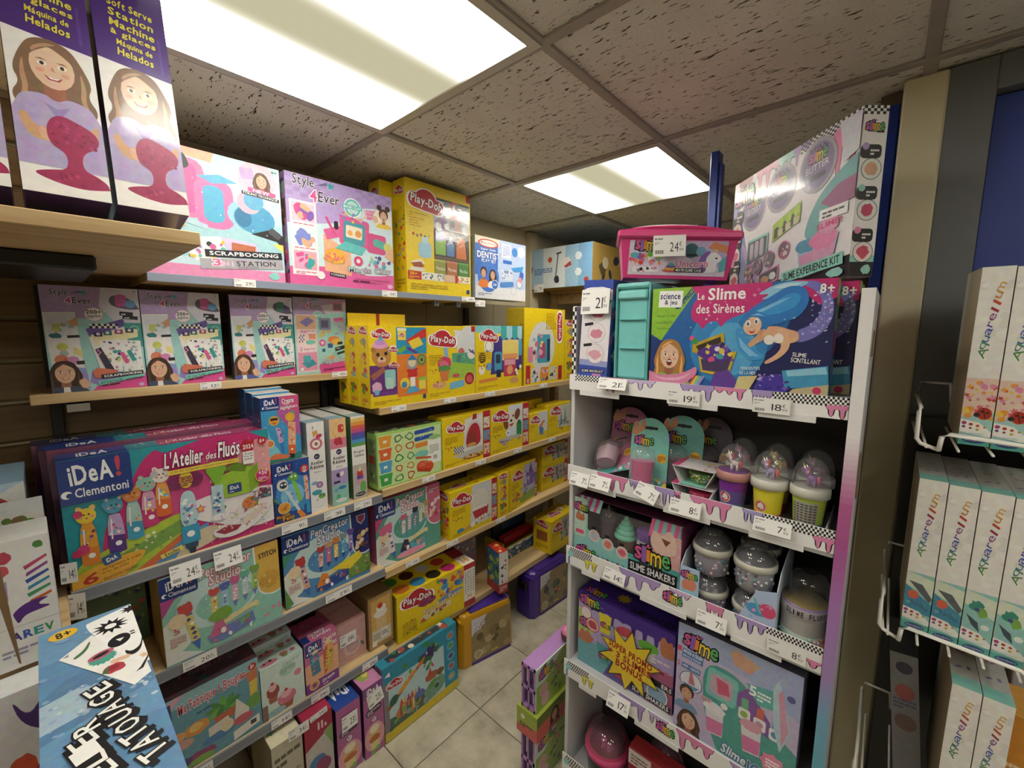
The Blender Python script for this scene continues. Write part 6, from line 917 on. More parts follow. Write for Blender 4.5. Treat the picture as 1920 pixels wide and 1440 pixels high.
def tattoo():
    z = 1.0; W, D, H = .113, .50, .4745
    o = empty('craft_kit', (-.50, -.0425, z - H), R(90)); tag(o, 'large blue tattoo workshop box lying flat in the bottom left foreground', 'craft kit')
    m = MB(); m.box(0, W, 0, D, 0, H, '4f86b4', '3a5f8c', '4a3a8c', '5f94c0', b=.002); m.build('body', 'gloss', o)
    m = MB(); a = Art(m, (0, 0, H), (1, 0, 0), (0, 1, 0), W, D); a.R(0, 0, 1, 1, '6a9cc6'); a.R(0, .52, 1, .80, '5f92be'); a.P([(0, .62), (.25, .70), (1, .66), (1, .50), (.3, .46), (0, .44)], '5a86b0'); a.P([(0, .60), (.35, .62), (.6, .57), (.5, .50), (0, .48)], 'a8c2d4'); a.P([(0, .30), (.4, .40), (1, .36), (1, .1), (0, .05)], '5f8fbc'); a.scat(.02, .44, .98, .62, ['c4d6e2', '7fa8cc', '8fb4d2'], 46, .03, 8, 'b'); a.scat(.02, .7, .98, .98, ['7fa8d0', '5a8cba'], 16, .05, 9, 'b')
    a.E(.245, .948, .15, .030, 'f2c02c', 4); a.T('8+', .17, .93, .32, .968, '22201c', 8, None, 2)
    a.P([(.181, .799), (.519, .875), (.97, .62), (.98, .54), (.80, .513)], 'f6f6f2'); a.P([(.431, .953), (.58, .965), (1, .99), (1, .60), (.97, .60), (.80, .655)], 'fbfbf8')
    a.star(.726, .888, .21, '17151a', 12, .55); a.C(.726, .888, .11, '17151a'); a.C(.726, .888, .065, 'fbfbf8'); a.star(.98, .96, .13, '17151a', 9, .5); a.E(.774, .779, .12, .036, '17151a', -14); a.P([(.74, .79), (.83, .785), (.78, .77)], 'fbfbf8'); a.P([(.80, .71), (.86, .685), (.96, .70), (1, .745), (1, .725), (.95, .675), (.86, .662), (.80, .685)], '17151a'); a.R(.90, .80, .95, .808, '17151a'); a.R(.90, .785, .95, .793, '17151a'); a.R(.93, .63, .99, .65, 'e8c89a', 20)
    a.star(.58, .715, .15, '4aa890', 16, .82); a.E(.57, .735, .14, .018, 'c85a7a', 20); a.E(.57, .735, .09, .009, '22201c', 20); a.blob(.666, .636, .11, .024, 'c8404f', 3); a.blob(.66, .64, .06, .013, 'a82a3c', 4); a.P([(.54, .63), (.62, .66), (.60, .62)], '4a7a4a'); a.RR(.64, .66, .84, .68, 'f0c0a0', .4, -4); a.P([(.30, .775), (.42, .80), (.48, .84), (.5, .835), (.45, .79), (.34, .765)], '4f7a52'); a.P([(.84, .57), (.9, .585), (1, .63), (1, .62), (.92, .575)], '22201c'); a.P([(.22, .80), (.28, .81), (.27, .795)], '8a8a9c')
    def word(t, pos, cw, ch, rot):
        for dx, dy, c1, wg in ((.05, -.012, '1a181c', 4), (0, 0, '1a181c', 4), (0, 0, 'fbfbf6', 1)):
            for c, (cu, cv) in zip(t, pos): a.T(c, cu - cw / 2 + dx, cv - ch / 2 + dy, cu + cw / 2 + dx, cv + ch / 2 + dy, c1, rot + (ord(c) % 5 - 2) * 3, None, wg)
    word('TATOUAGE', [(.80, .225), (.75, .272), (.695, .315), (.66, .362), (.615, .412), (.56, .46), (.51, .512), (.485, .566)], .17, .048, 103); word('ATELIER', [(.50, .16), (.455, .205), (.41, .255), (.36, .30), (.325, .338), (.315, .382), (.345, .428)], .17, .046, 100)
    m.build('top_print', 'print', o)
    m = MB(); a = Art(m, (0, 0, 0), (1, 0, 0), (0, 0, 1), W, H); a.R(0, 0, 1, 1, '5f92be'); a.P([(0, .3), (.4, .42), (1, .36), (1, .6), (.5, .7), (0, .62)], 'a8c2d4'); a.scat(.02, .05, .98, .95, ['7fa8cc', '4f82b0', 'c4d6e2'], 30, .06, 3, 'b'); a.T('TATOUAGE', .15, .47, .85, .53, 'fbfbf6', 90, '1a181c', 2); m.build('front_print', 'print', o)
tattoo()
m = MB(); q = [(-.051, 1.0715), (-.0528, 1.074), (-.068, 1.23), (-.0565, 1.23)]
m.mesh([(x, y + .051, z - 1.0715) for x in (0, -.003) for y, z in q], [(0, 3, 2, 1), (4, 5, 6, 7), (0, 1, 5, 4), (1, 2, 6, 5), (2, 3, 7, 6), (3, 0, 4, 7)], '6a4a2c')
tag(m.build('cardboard_flap', 'brown_card', None, (-.80, -.051, 1.0715)), 'thin brown cardboard flap in front of the white art kits at the left edge', 'cardboard')
# --- far end of the aisle
carton('scooter_box', 'long pale blue scooter carton lying on the far pine rack', 'carton', (-1.68, 2.03, 1.7405), 0, .44, .68, .228, 'b9d8ec', 'c8a45c', '8fa8b8', lambda a: (a.R(0, 0, 1, 1, 'dfe8ec'), a.R(.6, 0, 1, 1, '9fc8e6'), a.R(.8, 0, 1, 1, '7fb4e0'), a.R(0, .0, .25, 1, 'a8cde8'), [a.star(u, v, .055, '22303c', 3, 1, 30 + 0) or a.C(u, v, .05, 'e8f0f4') for u, v in ((.80, .72), (.80, .34))], a.P([(.44, .22), (.46, .22), (.50, .85), (.48, .85)], '6a7480'), a.R(.46, .82, .54, .86, '26303a', 10), a.blob(.47, .2, .04, .1, '26303a', 3), a.blob(.62, .58, .08, .14, 'e8e2dc', 4), a.P([(.58, .5), (.68, .62), (.7, .52), (.62, .46)], 'b04a4a'), a.C(.36, .70, .035, 'd8582c'), a.C(.92, .14, .035, 'c84a2c'), a.lines(.1, .35, .4, .52, 4, '3a6fc0'), a.C(.03, .5, .05, '8a8aa0')), None, None, lambda a: (a.R(0, 0, 1, 1, 'c8a04a'), a.scat(.05, .2, .6, .9, ['35404c', 'e8d8b0', '6a5a3c'], 9, .06, 4), a.C(.8, .5, .06, '26303a')))
# ================================================================ the white slime display
DX0, DX1, DY0, DY1 = -.668, -.050, 1.0, 1.24
du = empty('display_stand', ((DX0 + DX1) / 2, 1.12, 0)); tag(du, 'white cardboard slime display stand with dripping slime shelf edges', 'display stand')
dc = Vector(du.location)
def dpart(n, x0, x1, y0, y1, z0, z1, c, mat='paper', par=None, b=.001):
    m = MB(); cx, cy = (x0 + x1) / 2, (y0 + y1) / 2; m.box(x0 - cx, x1 - cx, y0 - cy, y1 - cy, 0, z1 - z0, c, b=b); o = m.build(n, mat, par or du); o.location = Vector((cx, cy, z0)) - dc; return o
o = dpart('side_panel', DX0 - .008, DX0 + .004, DY0 + .012, DY1, 0, 1.565, 'd9d9dc')
m = MB(); a = Art(m, (-.006, -.114, 1.376), (1, 0, 0), (0, 0, 1), .012, .186); a.R(0, 0, 1, 1, 'f2f1f0'); a.checker(0, 0, 1, 1, 2, 16, '1c1a1e'); m.build('edge_print', 'paper', o)
m = MB()                                                # right panel: printed edge running white - pink - lilac - teal
zs = [0, .45, .72, .80, .95, 1.08, 1.16, 1.24, 1.30, 1.50, 1.575]; cs = ['4fb0bc', '54b4c0', '7aa8c8', 'a88ac4', 'b07ac0', 'b8589c', 'c0609c', 'd8b8cc', 'eeecee', 'f0eef0']
def lerp(c1, c2, t): return ''.join('%02x' % round(int(c1[k:k + 2], 16) * (1 - t) + int(c2[k:k + 2], 16) * t) for k in (0, 2, 4))
for i, c in enumerate(cs):
    c2 = cs[min(i + 1, len(cs) - 1)]
    for j in range(6): za, zb = zs[i] + (zs[i + 1] - zs[i]) * j / 6, zs[i] + (zs[i + 1] - zs[i]) * (j + 1) / 6; cj = lerp(c, c2, j / 6); m.box(-.004, .016, 0, .24, za, zb, cj, cj, 'c8c8cc')
m.lathe([(.02, 0), (.02, .001)], 6, 0, .02, -.01, 'eeecee')
o = m.build('side_panel', 'paper', du); o.location = Vector((DX1 + .004, DY0 - .005, 0)) - dc
m = MB(); m.box(0, .002, 0, .02, 0, .09, 'a8926a'); o = m.build('slot_insert', 'brown_card', du); o.location = Vector((DX1 + .0205, DY0 + .05, 1.17)) - dc
m = MB(); m.box(0, .002, 0, .012, 0, .05, 'a8926a'); o = m.build('slot_insert', 'brown_card', du); o.location = Vector((DX1 + .0205, DY0 + .06, 1.45)) - dc
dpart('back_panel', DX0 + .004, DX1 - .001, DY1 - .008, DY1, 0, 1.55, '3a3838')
m = MB(); a = Art(m, (-.0055, .0, 1.23), (0, 1, 0), (0, 0, 1), .02, .40)
tz = [(1.333, 1.375, 1.371), (1.066, 1.113, 1.068), (.808, .863, .812), (.440, .493, .486), (.100, .165, .106)]
def fascia_art(a, i):
    a.R(0, 0, 1, 1, 'f4f3f2'); q = random.Random(70 + i)
    # checker patches
    if i in (0, 1): a.checker(.80, .55, 1, 1, 34, 4, '1c1a1e'); a.drip(.945, 1.0, .62, .7, 'e889b8', 5, 2, '3a2030'); a.checker(.03, .62, .17, 1, 18, 4, '1c1a1e') if i == 0 else None
    if i in (2, 3): a.checker(.02, .5, .14, 1, 22, 4, '1c1a1e'); a.drip(.10, .17, .62, .5, 'e8e04a', 4, 2, '4a4a20'); a.C(.025, .62, .016, '8fd8d8'); a.R(.012, .0, .022, .45, '6a86b8')
    if i == 2: a.checker(.84, .72, 1, 1, 30, 3, '1c1a1e'); a.drip(.955, 1, .4, .4, 'e889b8', 5, 1, '3a2030')
    if i == 4: a.checker(.02, .5, .16, 1, 22, 4, '1c1a1e'); a.drip(.12, .18, .7, .5, 'e8e04a', 4, 2); a.C(.025, .62, .016, '8fd8d8')
    P_, V_ = 'e88ab8', 'b39ad8'
    runs = {0: [(.18, .26, P_), (.28, .40, 'd8c0ee'), (.50, .62, V_), (.62, .72, P_), (.74, .80, V_)], 1: [(.16, .30, P_), (.31, .36, V_), (.42, .50, V_), (.50, .52, P_), (.56, .70, P_), (.74, .80, 'b0a8e0')], 2: [(.28, .46, V_), (.50, .58, 'd8b8e4'), (.64, .70, P_), (.74, .84, V_)], 3: [(.30, .42, V_), (.44, .52, 'd8c0ee'), (.56, .70, P_), (.76, .9, V_)], 4: [(.25, .4, P_)]}[i]
    for k, (u0, u1, c) in enumerate(runs): a.drip(u0, u1, 1.0, .95 if k % 2 == 0 else .6, c, 10 * i + k, 3, '3a2a44')
    if i == 2: slime(a, .475, .30, .075, 0, False, .5)
    if i == 3: slime(a, .475, .30, .075, 0, False, .5)
for i, (z0, z1, zf) in enumerate(tz):
    t = dpart('shelf_tray', DX0 + .004, DX1 - .001, DY0 + .003, DY1 - .008, zf - .012, zf, 'c9c9cc')
    m = MB(); hw = (DX1 - DX0) / 2; m.box(-hw - .006, hw - .001, 0, .003, 0, z1 - z0, 'f4f3f2', b=.0005); f = m.build('front_edge', 'paper', t); f.location = Vector(((DX0 + DX1) / 2, DY0 - .001, z0)) - dc - Vector(t.location)
    m = MB(); a = Art(m, (-hw - .006, 0, 0), (1, 0, 0), (0, 0, 1), 2 * hw + .005, z1 - z0, .0002); fascia_art(a, i); p = m.build('edge_print', 'paper', f)
    for (xa, xb) in (((-.28, -.16), (-.03, .08), (.16, .26)) if i in (0, 1) else ((-.26, -.20), (-.08, .04), (.14, .24))):
        m = MB(); m.box(xa, xb, -.001, .0005, -.013, .001, 'ececec'); m.build('tag_pocket', 'clear' if False else 'paper', f)
# price tags hanging on the display edges
def price_art(a, price, big=False):
    a.R(0, 0, 1, 1, 'f6f5f2'); a.lines(.04, .80, .62, .92, 1, '8a8890'); a.lines(.05, .56, .2, .7, 2, 'aaa8ae'); q = random.Random(hash(price) % 97 if False else len(price))
    for k in range(14): a.P([(.06 + k * .02, .12), (.068 + k * .02 + .004 * (k % 3), .12), (.068 + k * .02 + .004 * (k % 3), .30), (.06 + k * .02, .30)], '4a484c', True)
    n = len(price); a.T(price, .78 - .13 * n, .22, .78, .66, '3a383c', 0, None, 0); a.T('€', .80, .45, .88, .68, '3a383c', 0, None, 0); a.T('99', .80, .22, .93, .38, '6a686c', 0, None, 0)
PT = 0
def ptag(price, loc, rz, w, h, lab, tilt=0, roll=0, curl=0):
    m = MB(); n = 5
    for k in range(n):
        y = lambda t: -curl * (t * t); a0, a1 = k / n, (k + 1) / n
        m.mesh([(-w / 2, y(a0), -h * a0), (w / 2, y(a0), -h * a0), (w / 2, y(a1), -h * a1), (-w / 2, y(a1), -h * a1)], [(0, 3, 2, 1)], 'f6f5f2')
        m.mesh([(-w / 2, y(a0) + .0006, -h * a0), (w / 2, y(a0) + .0006, -h * a0), (w / 2, y(a1) + .0006, -h * a1), (-w / 2, y(a1) + .0006, -h * a1)], [(0, 1, 2, 3)], 'f6f5f2')
    o = m.build('price_tag', 'paper', None, loc, (R(tilt), R(roll), R(rz))); tag(o, lab, 'price tag', 'paper price tags')
    m = MB(); a = Art(m, (-w / 2, -curl, -h) if curl else (-w / 2, 0, -h), (1, 0, 0), (0, curl / h if curl else 0, 1), w, h, .0004); price_art(a, price); m.build('print', 'paper', o); return o
DT = DY0 - .0035
for price, xa, xb, zt, h, lab, kw in (('19', -.391, -.316, 1.360, .034, 'price tag reading 19 under the mermaid slime box', {}), ('18', -.209, -.142, 1.361, .031, 'price tag reading 18 near the checkered end of the top display edge', {}), ('21', -.575, -.495, 1.374, .03, 'price tag half tucked under the turquoise case', dict(tilt=-25)),
        ('7', -.655, -.595, 1.098, .036, 'curled blank price tag at the left end of the second display edge', dict(tilt=-14, curl=.008)), ('7', -.592, -.53, 1.104, .036, 'second price tag from the left on the second display edge', dict(tilt=-14, curl=.008)), ('7', -.452, -.395, 1.110, .036, 'twisted price tag below the coffee slime pack', dict(tilt=-12, roll=18, curl=.006)), ('8', -.370, -.298, 1.098, .034, 'price tag reading 8 in the middle of the second display edge', dict(curl=.008, tilt=-4)), ('7', -.190, -.121, 1.106, .03, 'price tag reading 7 under the unicorn cups', dict(tilt=-16)),
        ('14', -.540, -.478, .850, .032, 'price tag reading 14 under the slime shakers box', dict(tilt=-18, roll=4)), ('7', -.293, -.227, .842, .034, 'price tag reading 7 under the stacked jars', dict(tilt=-16)), ('8', -.147, -.077, .845, .033, 'price tag reading 8 at the right end of the third display edge', {}), ('17', -.515, -.45, .488, .04, 'price tag reading 17 under the purple bonus box', dict(tilt=-14, curl=.008))):
    ptag(price, ((xa + xb) / 2, DT - .003, zt), 0, xb - xa, h, lab, **kw)
# price tags on the left wall shelves
def ltag(price, y, z, w, h, lab, x=-1.3125, **kw): ptag(price, (x, y, z), 90, w, h, lab, **kw)
ltag('29', .415, 1.6405, .055, .022, 'price tag reading 29 under the scrapbooking station box', -1.396); ltag('34', .885, 1.6405, .062, .022, 'price tag reading 34 under the lilac clay box', -1.396); ltag('39', 1.275, 1.6405, .075, .02, 'pale price tag at the right end of the top shelf rail', -1.396)
ltag('12', .33, 1.3455, .052, .02, 'price tag reading 12 on the second shelf', -1.4765); ltag('15', .722, 1.3485, .06, .018, 'price tag reading 15 at the right end of the second shelf', -1.4765)
ltag('24', .203, .902, .065, .05, 'left of the two price tags reading 24 hanging over the pen creator box', tilt=-10); ltag('24', .297, .902, .065, .05, 'right of the two price tags reading 24 hanging over the pen creator box', tilt=-10)
ltag('9', .475, .914, .075, .027, 'price tag reading 9 under the dark blue monster box'); ltag('31', .60, .914, .07, .026, 'price tag reading 31 under the slim white resin boxes'); ltag('29', .70, .914, .065, .026, 'price tag reading 29 under the rainbow striped box')
ltag('20', .215, .631, .075, .027, 'price tag under the teal pen creator box'); ltag('29', .60, .631, .09, .027, 'price tag under the blue pen creator box'); ltag('22', .19, .309, .06, .027, 'price tag under the blue candle factory box'); ltag('14', .40, .309, .06, .027, 'price tag under the mint cupcake kit'); ltag('19', .52, .309, .06, .027, 'price tag under the DREAM candle kit'); ltag('19', .70, .309, .06, .027, 'price tag under the dusty pink box')
for y, z, p, lab in ((.86, 1.2245, '26', 'price tag reading 26 under the cartoon bear dough box'), (1.10, 1.2245, '26', 'price tag under the flower pot dough box'), (1.33, 1.2245, '22', 'price tag under the ice cream maker dough box'), (1.72, 1.2245, '30', 'price tag under the sideways dough box'), (.985, .924, '21', 'price tag under the light green cutter box'), (1.27, .924, '30', 'price tag under the pizza oven dough box'), (1.52, .924, '24', 'price tag under the puppy dough box'), (1.80, .924, '11', 'price tag at the far end of the third shelf'), (.90, .609, '29', 'price tag under the pink and teal pen creator box'), (1.10, .609, '29', 'price tag left of the toothy mouth dough box'), (1.40, .609, '22', 'price tag right of the toothy mouth dough box')):
    ltag(p, y, z, .062, .02, lab, -1.3205)
ptag('19', (-1.3585, .645, .425), 90, .06, .045, 'price tag reading 19 stuck on the dusty pink box'); ptag('23', (-1.2505, .585, .222), 90, .055, .055, 'price tag reading 23 on the blue topped candle kit'); ptag('23', (-1.2455, .672, .245), 90, .058, .055, 'tilted price tag reading 23 on the pink topped candle kit', roll=-12); ptag('34', (-1.264, .43, .287), 90, .06, .035, 'price tag reading 34 on the cream floor box'); ptag('34', (-1.2635, .49, .29), 90, .055, .02, 'curled price tag on the crimson floor box', roll=-6)
ptag('14', (-1.317, .002, .985), 68, .028, .045, 'folded price tag hanging at the left end of the workshop shelf', roll=0, tilt=-5); ptag('14', (-1.306, .008, .914), 62, .03, .058, 'lower folded price tag hanging beside the tattoo box', tilt=-5)
ptag('27', (-1.395, 1.345, 1.63), 90, .06, .028, 'clear price holder below the dentist box'); ptag('79', (-1.60, 2.026, 1.765), 0, .07, .045, 'small price tag under the long scooter carton')
# ---------------------------------------------------------------- top of the display
def art_kit21(a):
    a.R(0, 0, 1, 1, 'eeeaf0'); a.R(0, .90, 1, 1, '2a4ab8'); a.blob(.5, .89, .48, .04, 'eef0f6', 3); a.R(0, 0, 1, .12, '3a55c0'); a.R(0, .12, 1, .18, '9aa4dc'); a.drip(.5, 1, .80, .10, '4f9a9c', 3, 3)
    for i in range(3): y = .68 - i * .215; a.ring(.55, y, .31, 'b8b0bc', 'f0e6ea', .95); a.blob(.55, y - .01, .22, .05, ['d86a94', 'e08aa0', 'e8a8b8'][i], i); a.R(.12, y + .07, .42, y + .10, ['4f9a9c', '26242c', '26242c'][i], 10)
    a.R(.08, .045, .92, .085, '1d2244', 3); a.T('SLIME MIX\'IN KIT', .12, .052, .88, .078, 'e8e8f4', 3, None, 2); a.R(.5, .02, .8, .04, 'e889b8', 3)
k21 = carton('slime_kit', 'narrow white and blue slime kit at the left end of the display top', 'slime kit', (-.656, 1.015, 1.3725), 0, .088, .19, .262, 'eeeaf0', '7a6aa8', '2a4ab8', art_kit21, None, None, lambda a: (a.R(0, 0, 1, 1, '3a55a8'), a.scat(.05, .05, .95, .9, ['8a5fb0', '4a9fc0', 'd86a94', 'e8e0f0'], 20, .09, 3)), roll=3)
ptag('21', (-.602, 1.008, 1.607), 0, .085, .065, 'price tag reading 21 stuck on the narrow slime kit', curl=.006)
def teal_case():
    t = empty('storage_case', (-.505, 1.025, 1.3725)); tag(t, 'turquoise plastic case standing on end on the display top', 'plastic case'); c = '7ad6d4'
    m = MB(); m.box(-.043, .043, .006, .19, 0, .236, c, b=.006); m.build('body', 'plastic', t)
    m = MB()
    for x in (-.047, .043): m.box(x, x + .005, -.001, .195, .0, .238, '70cecc', b=.002)
    m.box(-.046, .047, -.003, .192, .232, .246, '86dedb', b=.005); m.build('rim', 'plastic', t)
    for q in ((-.040, .040, -.004, .007, .205, .226, '8ce0dd', None, None, None, .004), (-.034, .034, -.001, .007, .152, .156, '6cc6c4', None, None, None, .001), (-.034, .034, -.001, .007, .078, .082, '6cc6c4', None, None, None, .001)): m = MB(); m.box(*q); m.build('ridge', 'plastic', t)
    m = MB(); m.box(.0485, .052, .004, .17, .006, .20, '1c1a20', b=.001); a = Art(m, (.052, .01, .01), (0, 1, 0), (0, 0, 1), .15, .18); a.checker(0, .2, .12, 1, 2, 12, 'e8e6ea'); a.scat(.2, .1, .9, .9, ['e8e6ea', 'e889b8'], 10, .08, 3); m.build('insert_card', 'print', t)
teal_case()
def art_science(a):
    a.R(0, 0, 1, 1, '1568b8'); a.P([(.62, 0), (1, 0), (1, 1), (.86, 1), (.78, .5), (.60, .2)], '141f66'); a.E(.48, .42, .22, .4, '2a8fd8'); a.E(.50, .38, .14, .26, '4fb0e8'); a.P([(0, .5), (.14, .42), (.22, .2), (.2, 0), (0, 0)], '123a86')
    a.P([(0, 1), (.30, 1), (.07, .45), (0, .52)], '8fcc2c'); a.P([(.19, .78), (.30, 1), (.26, 1), (.155, .78)], '123a86'); a.R(.045, .80, .20, .97, 'fbfbfb', -2); a.T('science', .055, .885, .185, .945, '26307a', -2, None, 2); a.T('& jeu', .085, .815, .165, .875, '26307a', -2, None, 2); a.T('LABORATOIRE', .155, .865, .30, .895, '8fcc2c', 58, None, 1)
    for i, t in enumerate(('• Fabrique du SLIME'[2:], 'crée des PAILLETTES', 'Crée encore plus')): a.T(t, .035, .695 - i * .065, .16 - .015 * i, .72 - i * .065, '2a4a20', 0, None, 0)
    a.P([(.25, 1), (.30, .90), (.255, .78), (.265, .66), (.31, .63), (.335, .56), (.36, .64), (.42, .66), (.44, .58), (.47, .66), (.56, .72), (.64, .76), (.70, .84), (.70, 1)], 'd8207c'); a.P([(.80, 1), (1, 1), (1, .84), (.93, .78), (.86, .88)], 'd8207c'); a.scat(.28, .66, .66, .98, ['e8509c', 'f08abc'], 10, .008, 3, 'e')
    a.T('Le', .295, .865, .335, .93, 'ffffff', 0, None, 1); a.T('Slime', .36, .86, .565, .97, 'ffffff', 0, None, 2); a.T('des Sirènes', .29, .73, .565, .82, 'ffffff', 0, None, 1)
    # swimming sea girl: tail, hair, body, face
    a.P([(.83, .56), (.89, .60), (.935, .70), (.94, .82), (.90, .91), (.845, .955), (.85, .99), (.91, .985), (.965, .91), (.992, .78), (.988, .64), (.94, .52), (.87, .46), (.83, .46)], '7d7ad2'); a.scat(.895, .54, .985, .90, ['c8c4f4', 'a8a4ec', '9a90e0', 'dcd8fa'], 60, .0065, 5, 'e')
    a.P([(.88, .985), (.78, .995), (.70, .965), (.62, .885), (.70, .895), (.635, .83), (.76, .885), (.85, .945)], '8fd0f0'); a.P([(.84, .975), (.76, .975), (.70, .94), (.80, .935)], 'c4e8f8')
    a.P([(.533, .60), (.56, .70), (.62, .79), (.70, .87), (.778, .96), (.863, .94), (.885, .80), (.835, .67), (.77, .64), (.70, .60), (.62, .56)], '1f7fd8'); a.P([(.60, .70), (.70, .80), (.79, .90), (.85, .87), (.82, .76), (.72, .70)], '2f9fec'); a.P([(.63, .74), (.74, .83), (.80, .86), (.74, .80), (.66, .73)], '7cc8f8')
    a.P([(.524, .60), (.535, .42), (.60, .27), (.70, .30), (.645, .38), (.60, .48), (.575, .58)], '3a9fe8'); a.P([(.545, .5), (.56, .40), (.61, .32), (.66, .32), (.60, .40)], '7cc8f8')
    a.P([(.655, .55), (.69, .60), (.75, .60), (.80, .57), (.845, .55), (.85, .47), (.80, .44), (.74, .45), (.70, .46), (.665, .50)], 'e8b088'); a.P([(.655, .54), (.595, .43), (.61, .40), (.69, .49)], 'dfa67c')
    a.P([(.74, .585), (.79, .575), (.815, .43), (.78, .33), (.70, .245), (.685, .27), (.745, .34), (.772, .42), (.745, .50)], 'ecb790'); a.E(.705, .475, .026, .045, 'f4eee8', 10); a.E(.752, .49, .024, .045, 'f4eee8', 10)
    a.P([(.62, .53), (.66, .52), (.675, .56), (.64, .58)], 'd79c74'); a.E(.614, .605, .047, .088, 'f0c09a', -14, 22); a.E(.592, .625, .0125, .028, 'ffffff', -10, 12); a.E(.634, .645, .0125, .028, 'ffffff', -10, 12); a.E(.591, .622, .0075, .019, '2a5a8c', 0, 10); a.E(.633, .642, .0075, .019, '2a5a8c', 0, 10); a.C(.593, .629, .002, 'ffffff', 6); a.C(.635, .649, .002, 'ffffff', 6)
    a.P([(.597, .56), (.617, .55), (.635, .575), (.622, .535), (.605, .535)], 'c83a4a'); a.P([(.58, .655), (.603, .665), (.59, .668)], '2a5a9c'); a.P([(.623, .68), (.648, .69), (.635, .695)], '2a5a9c'); a.P([(.61, .60), (.618, .585), (.605, .588)], 'd79c74')
    a.P([(.556, .57), (.56, .66), (.59, .71), (.64, .735), (.69, .70), (.70, .60), (.68, .55), (.672, .62), (.655, .675), (.62, .69), (.59, .675), (.575, .64)], '1f7fd8'); a.P([(.60, .70), (.64, .72), (.68, .69), (.64, .70)], '7cc8f8')
    # chest
    a.P([(.28, .42), (.46, .54), (.47, .44), (.32, .32), (.28, .34)], 'c8a820'); a.P([(.30, .40), (.445, .50), (.45, .44), (.325, .34)], '3a2a20'); a.P([(.32, .30), (.54, .36), (.50, .10), (.34, .14)], 'd8b428'); a.P([(.335, .27), (.52, .32), (.49, .14), (.35, .16)], '4a3a6a'); a.blob(.42, .34, .10, .09, '5a2fa0', 4); a.scat(.34, .26, .52, .42, ['7a4fc0', '3a2080', 'e8508c', '3fa8b8', 'e8d040', 'e8e0f4'], 22, .018, 6); a.C(.275, .48, .016, 'e8508c'); a.C(.295, .45, .02, '3f9a4a')
    a.P([(.40, .0), (.42, .14), (.50, .18), (.54, .10), (.56, .0)], '6a3fa8'); a.P([(.56, .12), (.66, .14), (.62, .0), (.54, .0)], 'e0cc8a'); a.P([(.64, .02), (.68, .14), (.80, .18), (.84, .06), (.80, 0), (.66, 0)], '4a36b0'); a.P([(.78, .20), (.99, .26), (1, .08), (.80, .04)], '3a9fd0'); a.P([(.80, .20), (.98, .25), (.99, .19), (.81, .15)], '8fd4f0'); a.P([(.84, .04), (1, .10), (1, 0), (.82, 0)], 'c8b88a'); a.C(.95, .04, .02, 'd8306a'); a.scat(.66, .02, .82, .16, ['7a5fd0', '3a2a90', 'b0a0f0'], 22, .011, 8, 'e')
    a.person(.135, .30, .29, 'b8803f', 'eec4a4', '8fc03c', 2, base=-1.1); a.P([(.0, .0), (.0, .12), (.08, .08), (.2, .10), (.28, .16), (.31, .20), (.32, .12), (.26, .03), (.24, 0)], 'e889b4'); a.P([(.02, .08), (.1, .05), (.22, .07), (.3, .15), (.22, .04), (.1, .02)], 'f4b4d0')
    for i, c in enumerate(('e8605a', 'f2c84a', '8fcc6a', '6fb8e0', 'b08ad8')): a.P([(.27 + i * .012, .0), (.30 + i * .014, .10), (.312 + i * .014, .10), (.285 + i * .012, .0)], c)
    a.T('SLIME', .825, .33, .89, .365, 'ffffff', -4, None, 1); a.T('SCINTILLANT', .82, .275, .955, .315, 'ffffff', -4, None, 1); a.T('PENDENTIFS', .57, .19, .67, .22, 'dff0fa', 3, None, 1); a.T('DE LA MER', .565, .145, .65, .175, 'dff0fa', 3, None, 1); a.T('8+', .925, .88, .985, .955, 'ffffff', 0, None, 2); a.scat(.2, .45, .98, .7, ['9fd8f4'], 12, .006, 9, 'e')
def rside_science(a): a.R(0, 0, 1, 1, '8fcc2c'); a.R(0, 0, 1, .5, '1568b8'); a.R(0, .36, 1, .56, 'd8207c'); a.scat(.1, .05, .9, .4, ['e8d040', '3fa8b8', '5a2fa0'], 12, .15, 3); a.T('Le Slime', .2, .4, .8, .5, 'ffffff', 90, None, 1); a.scat(.2, .7, .8, .9, ['6a9a20', '35353c'], 6, .12, 4, 'r')
for i in range(3): carton('science_kit', ['wide blue sea themed slime science box at the front of the display top', 'second slime science box showing its 8+ corner behind the front one', 'rearmost slime science box behind the other two'][i], 'science kit', (-.448 + (0, .03, .031)[i], 1.018 + .052 * i, 1.3725), 0, .362, .044, .226 - .003 * i, '1568b8', '141f66', '1a4a8c', art_science if i < 2 else None, None, None, rside_science, mat='gloss' if i == 0 else 'print', group='slime science boxes')
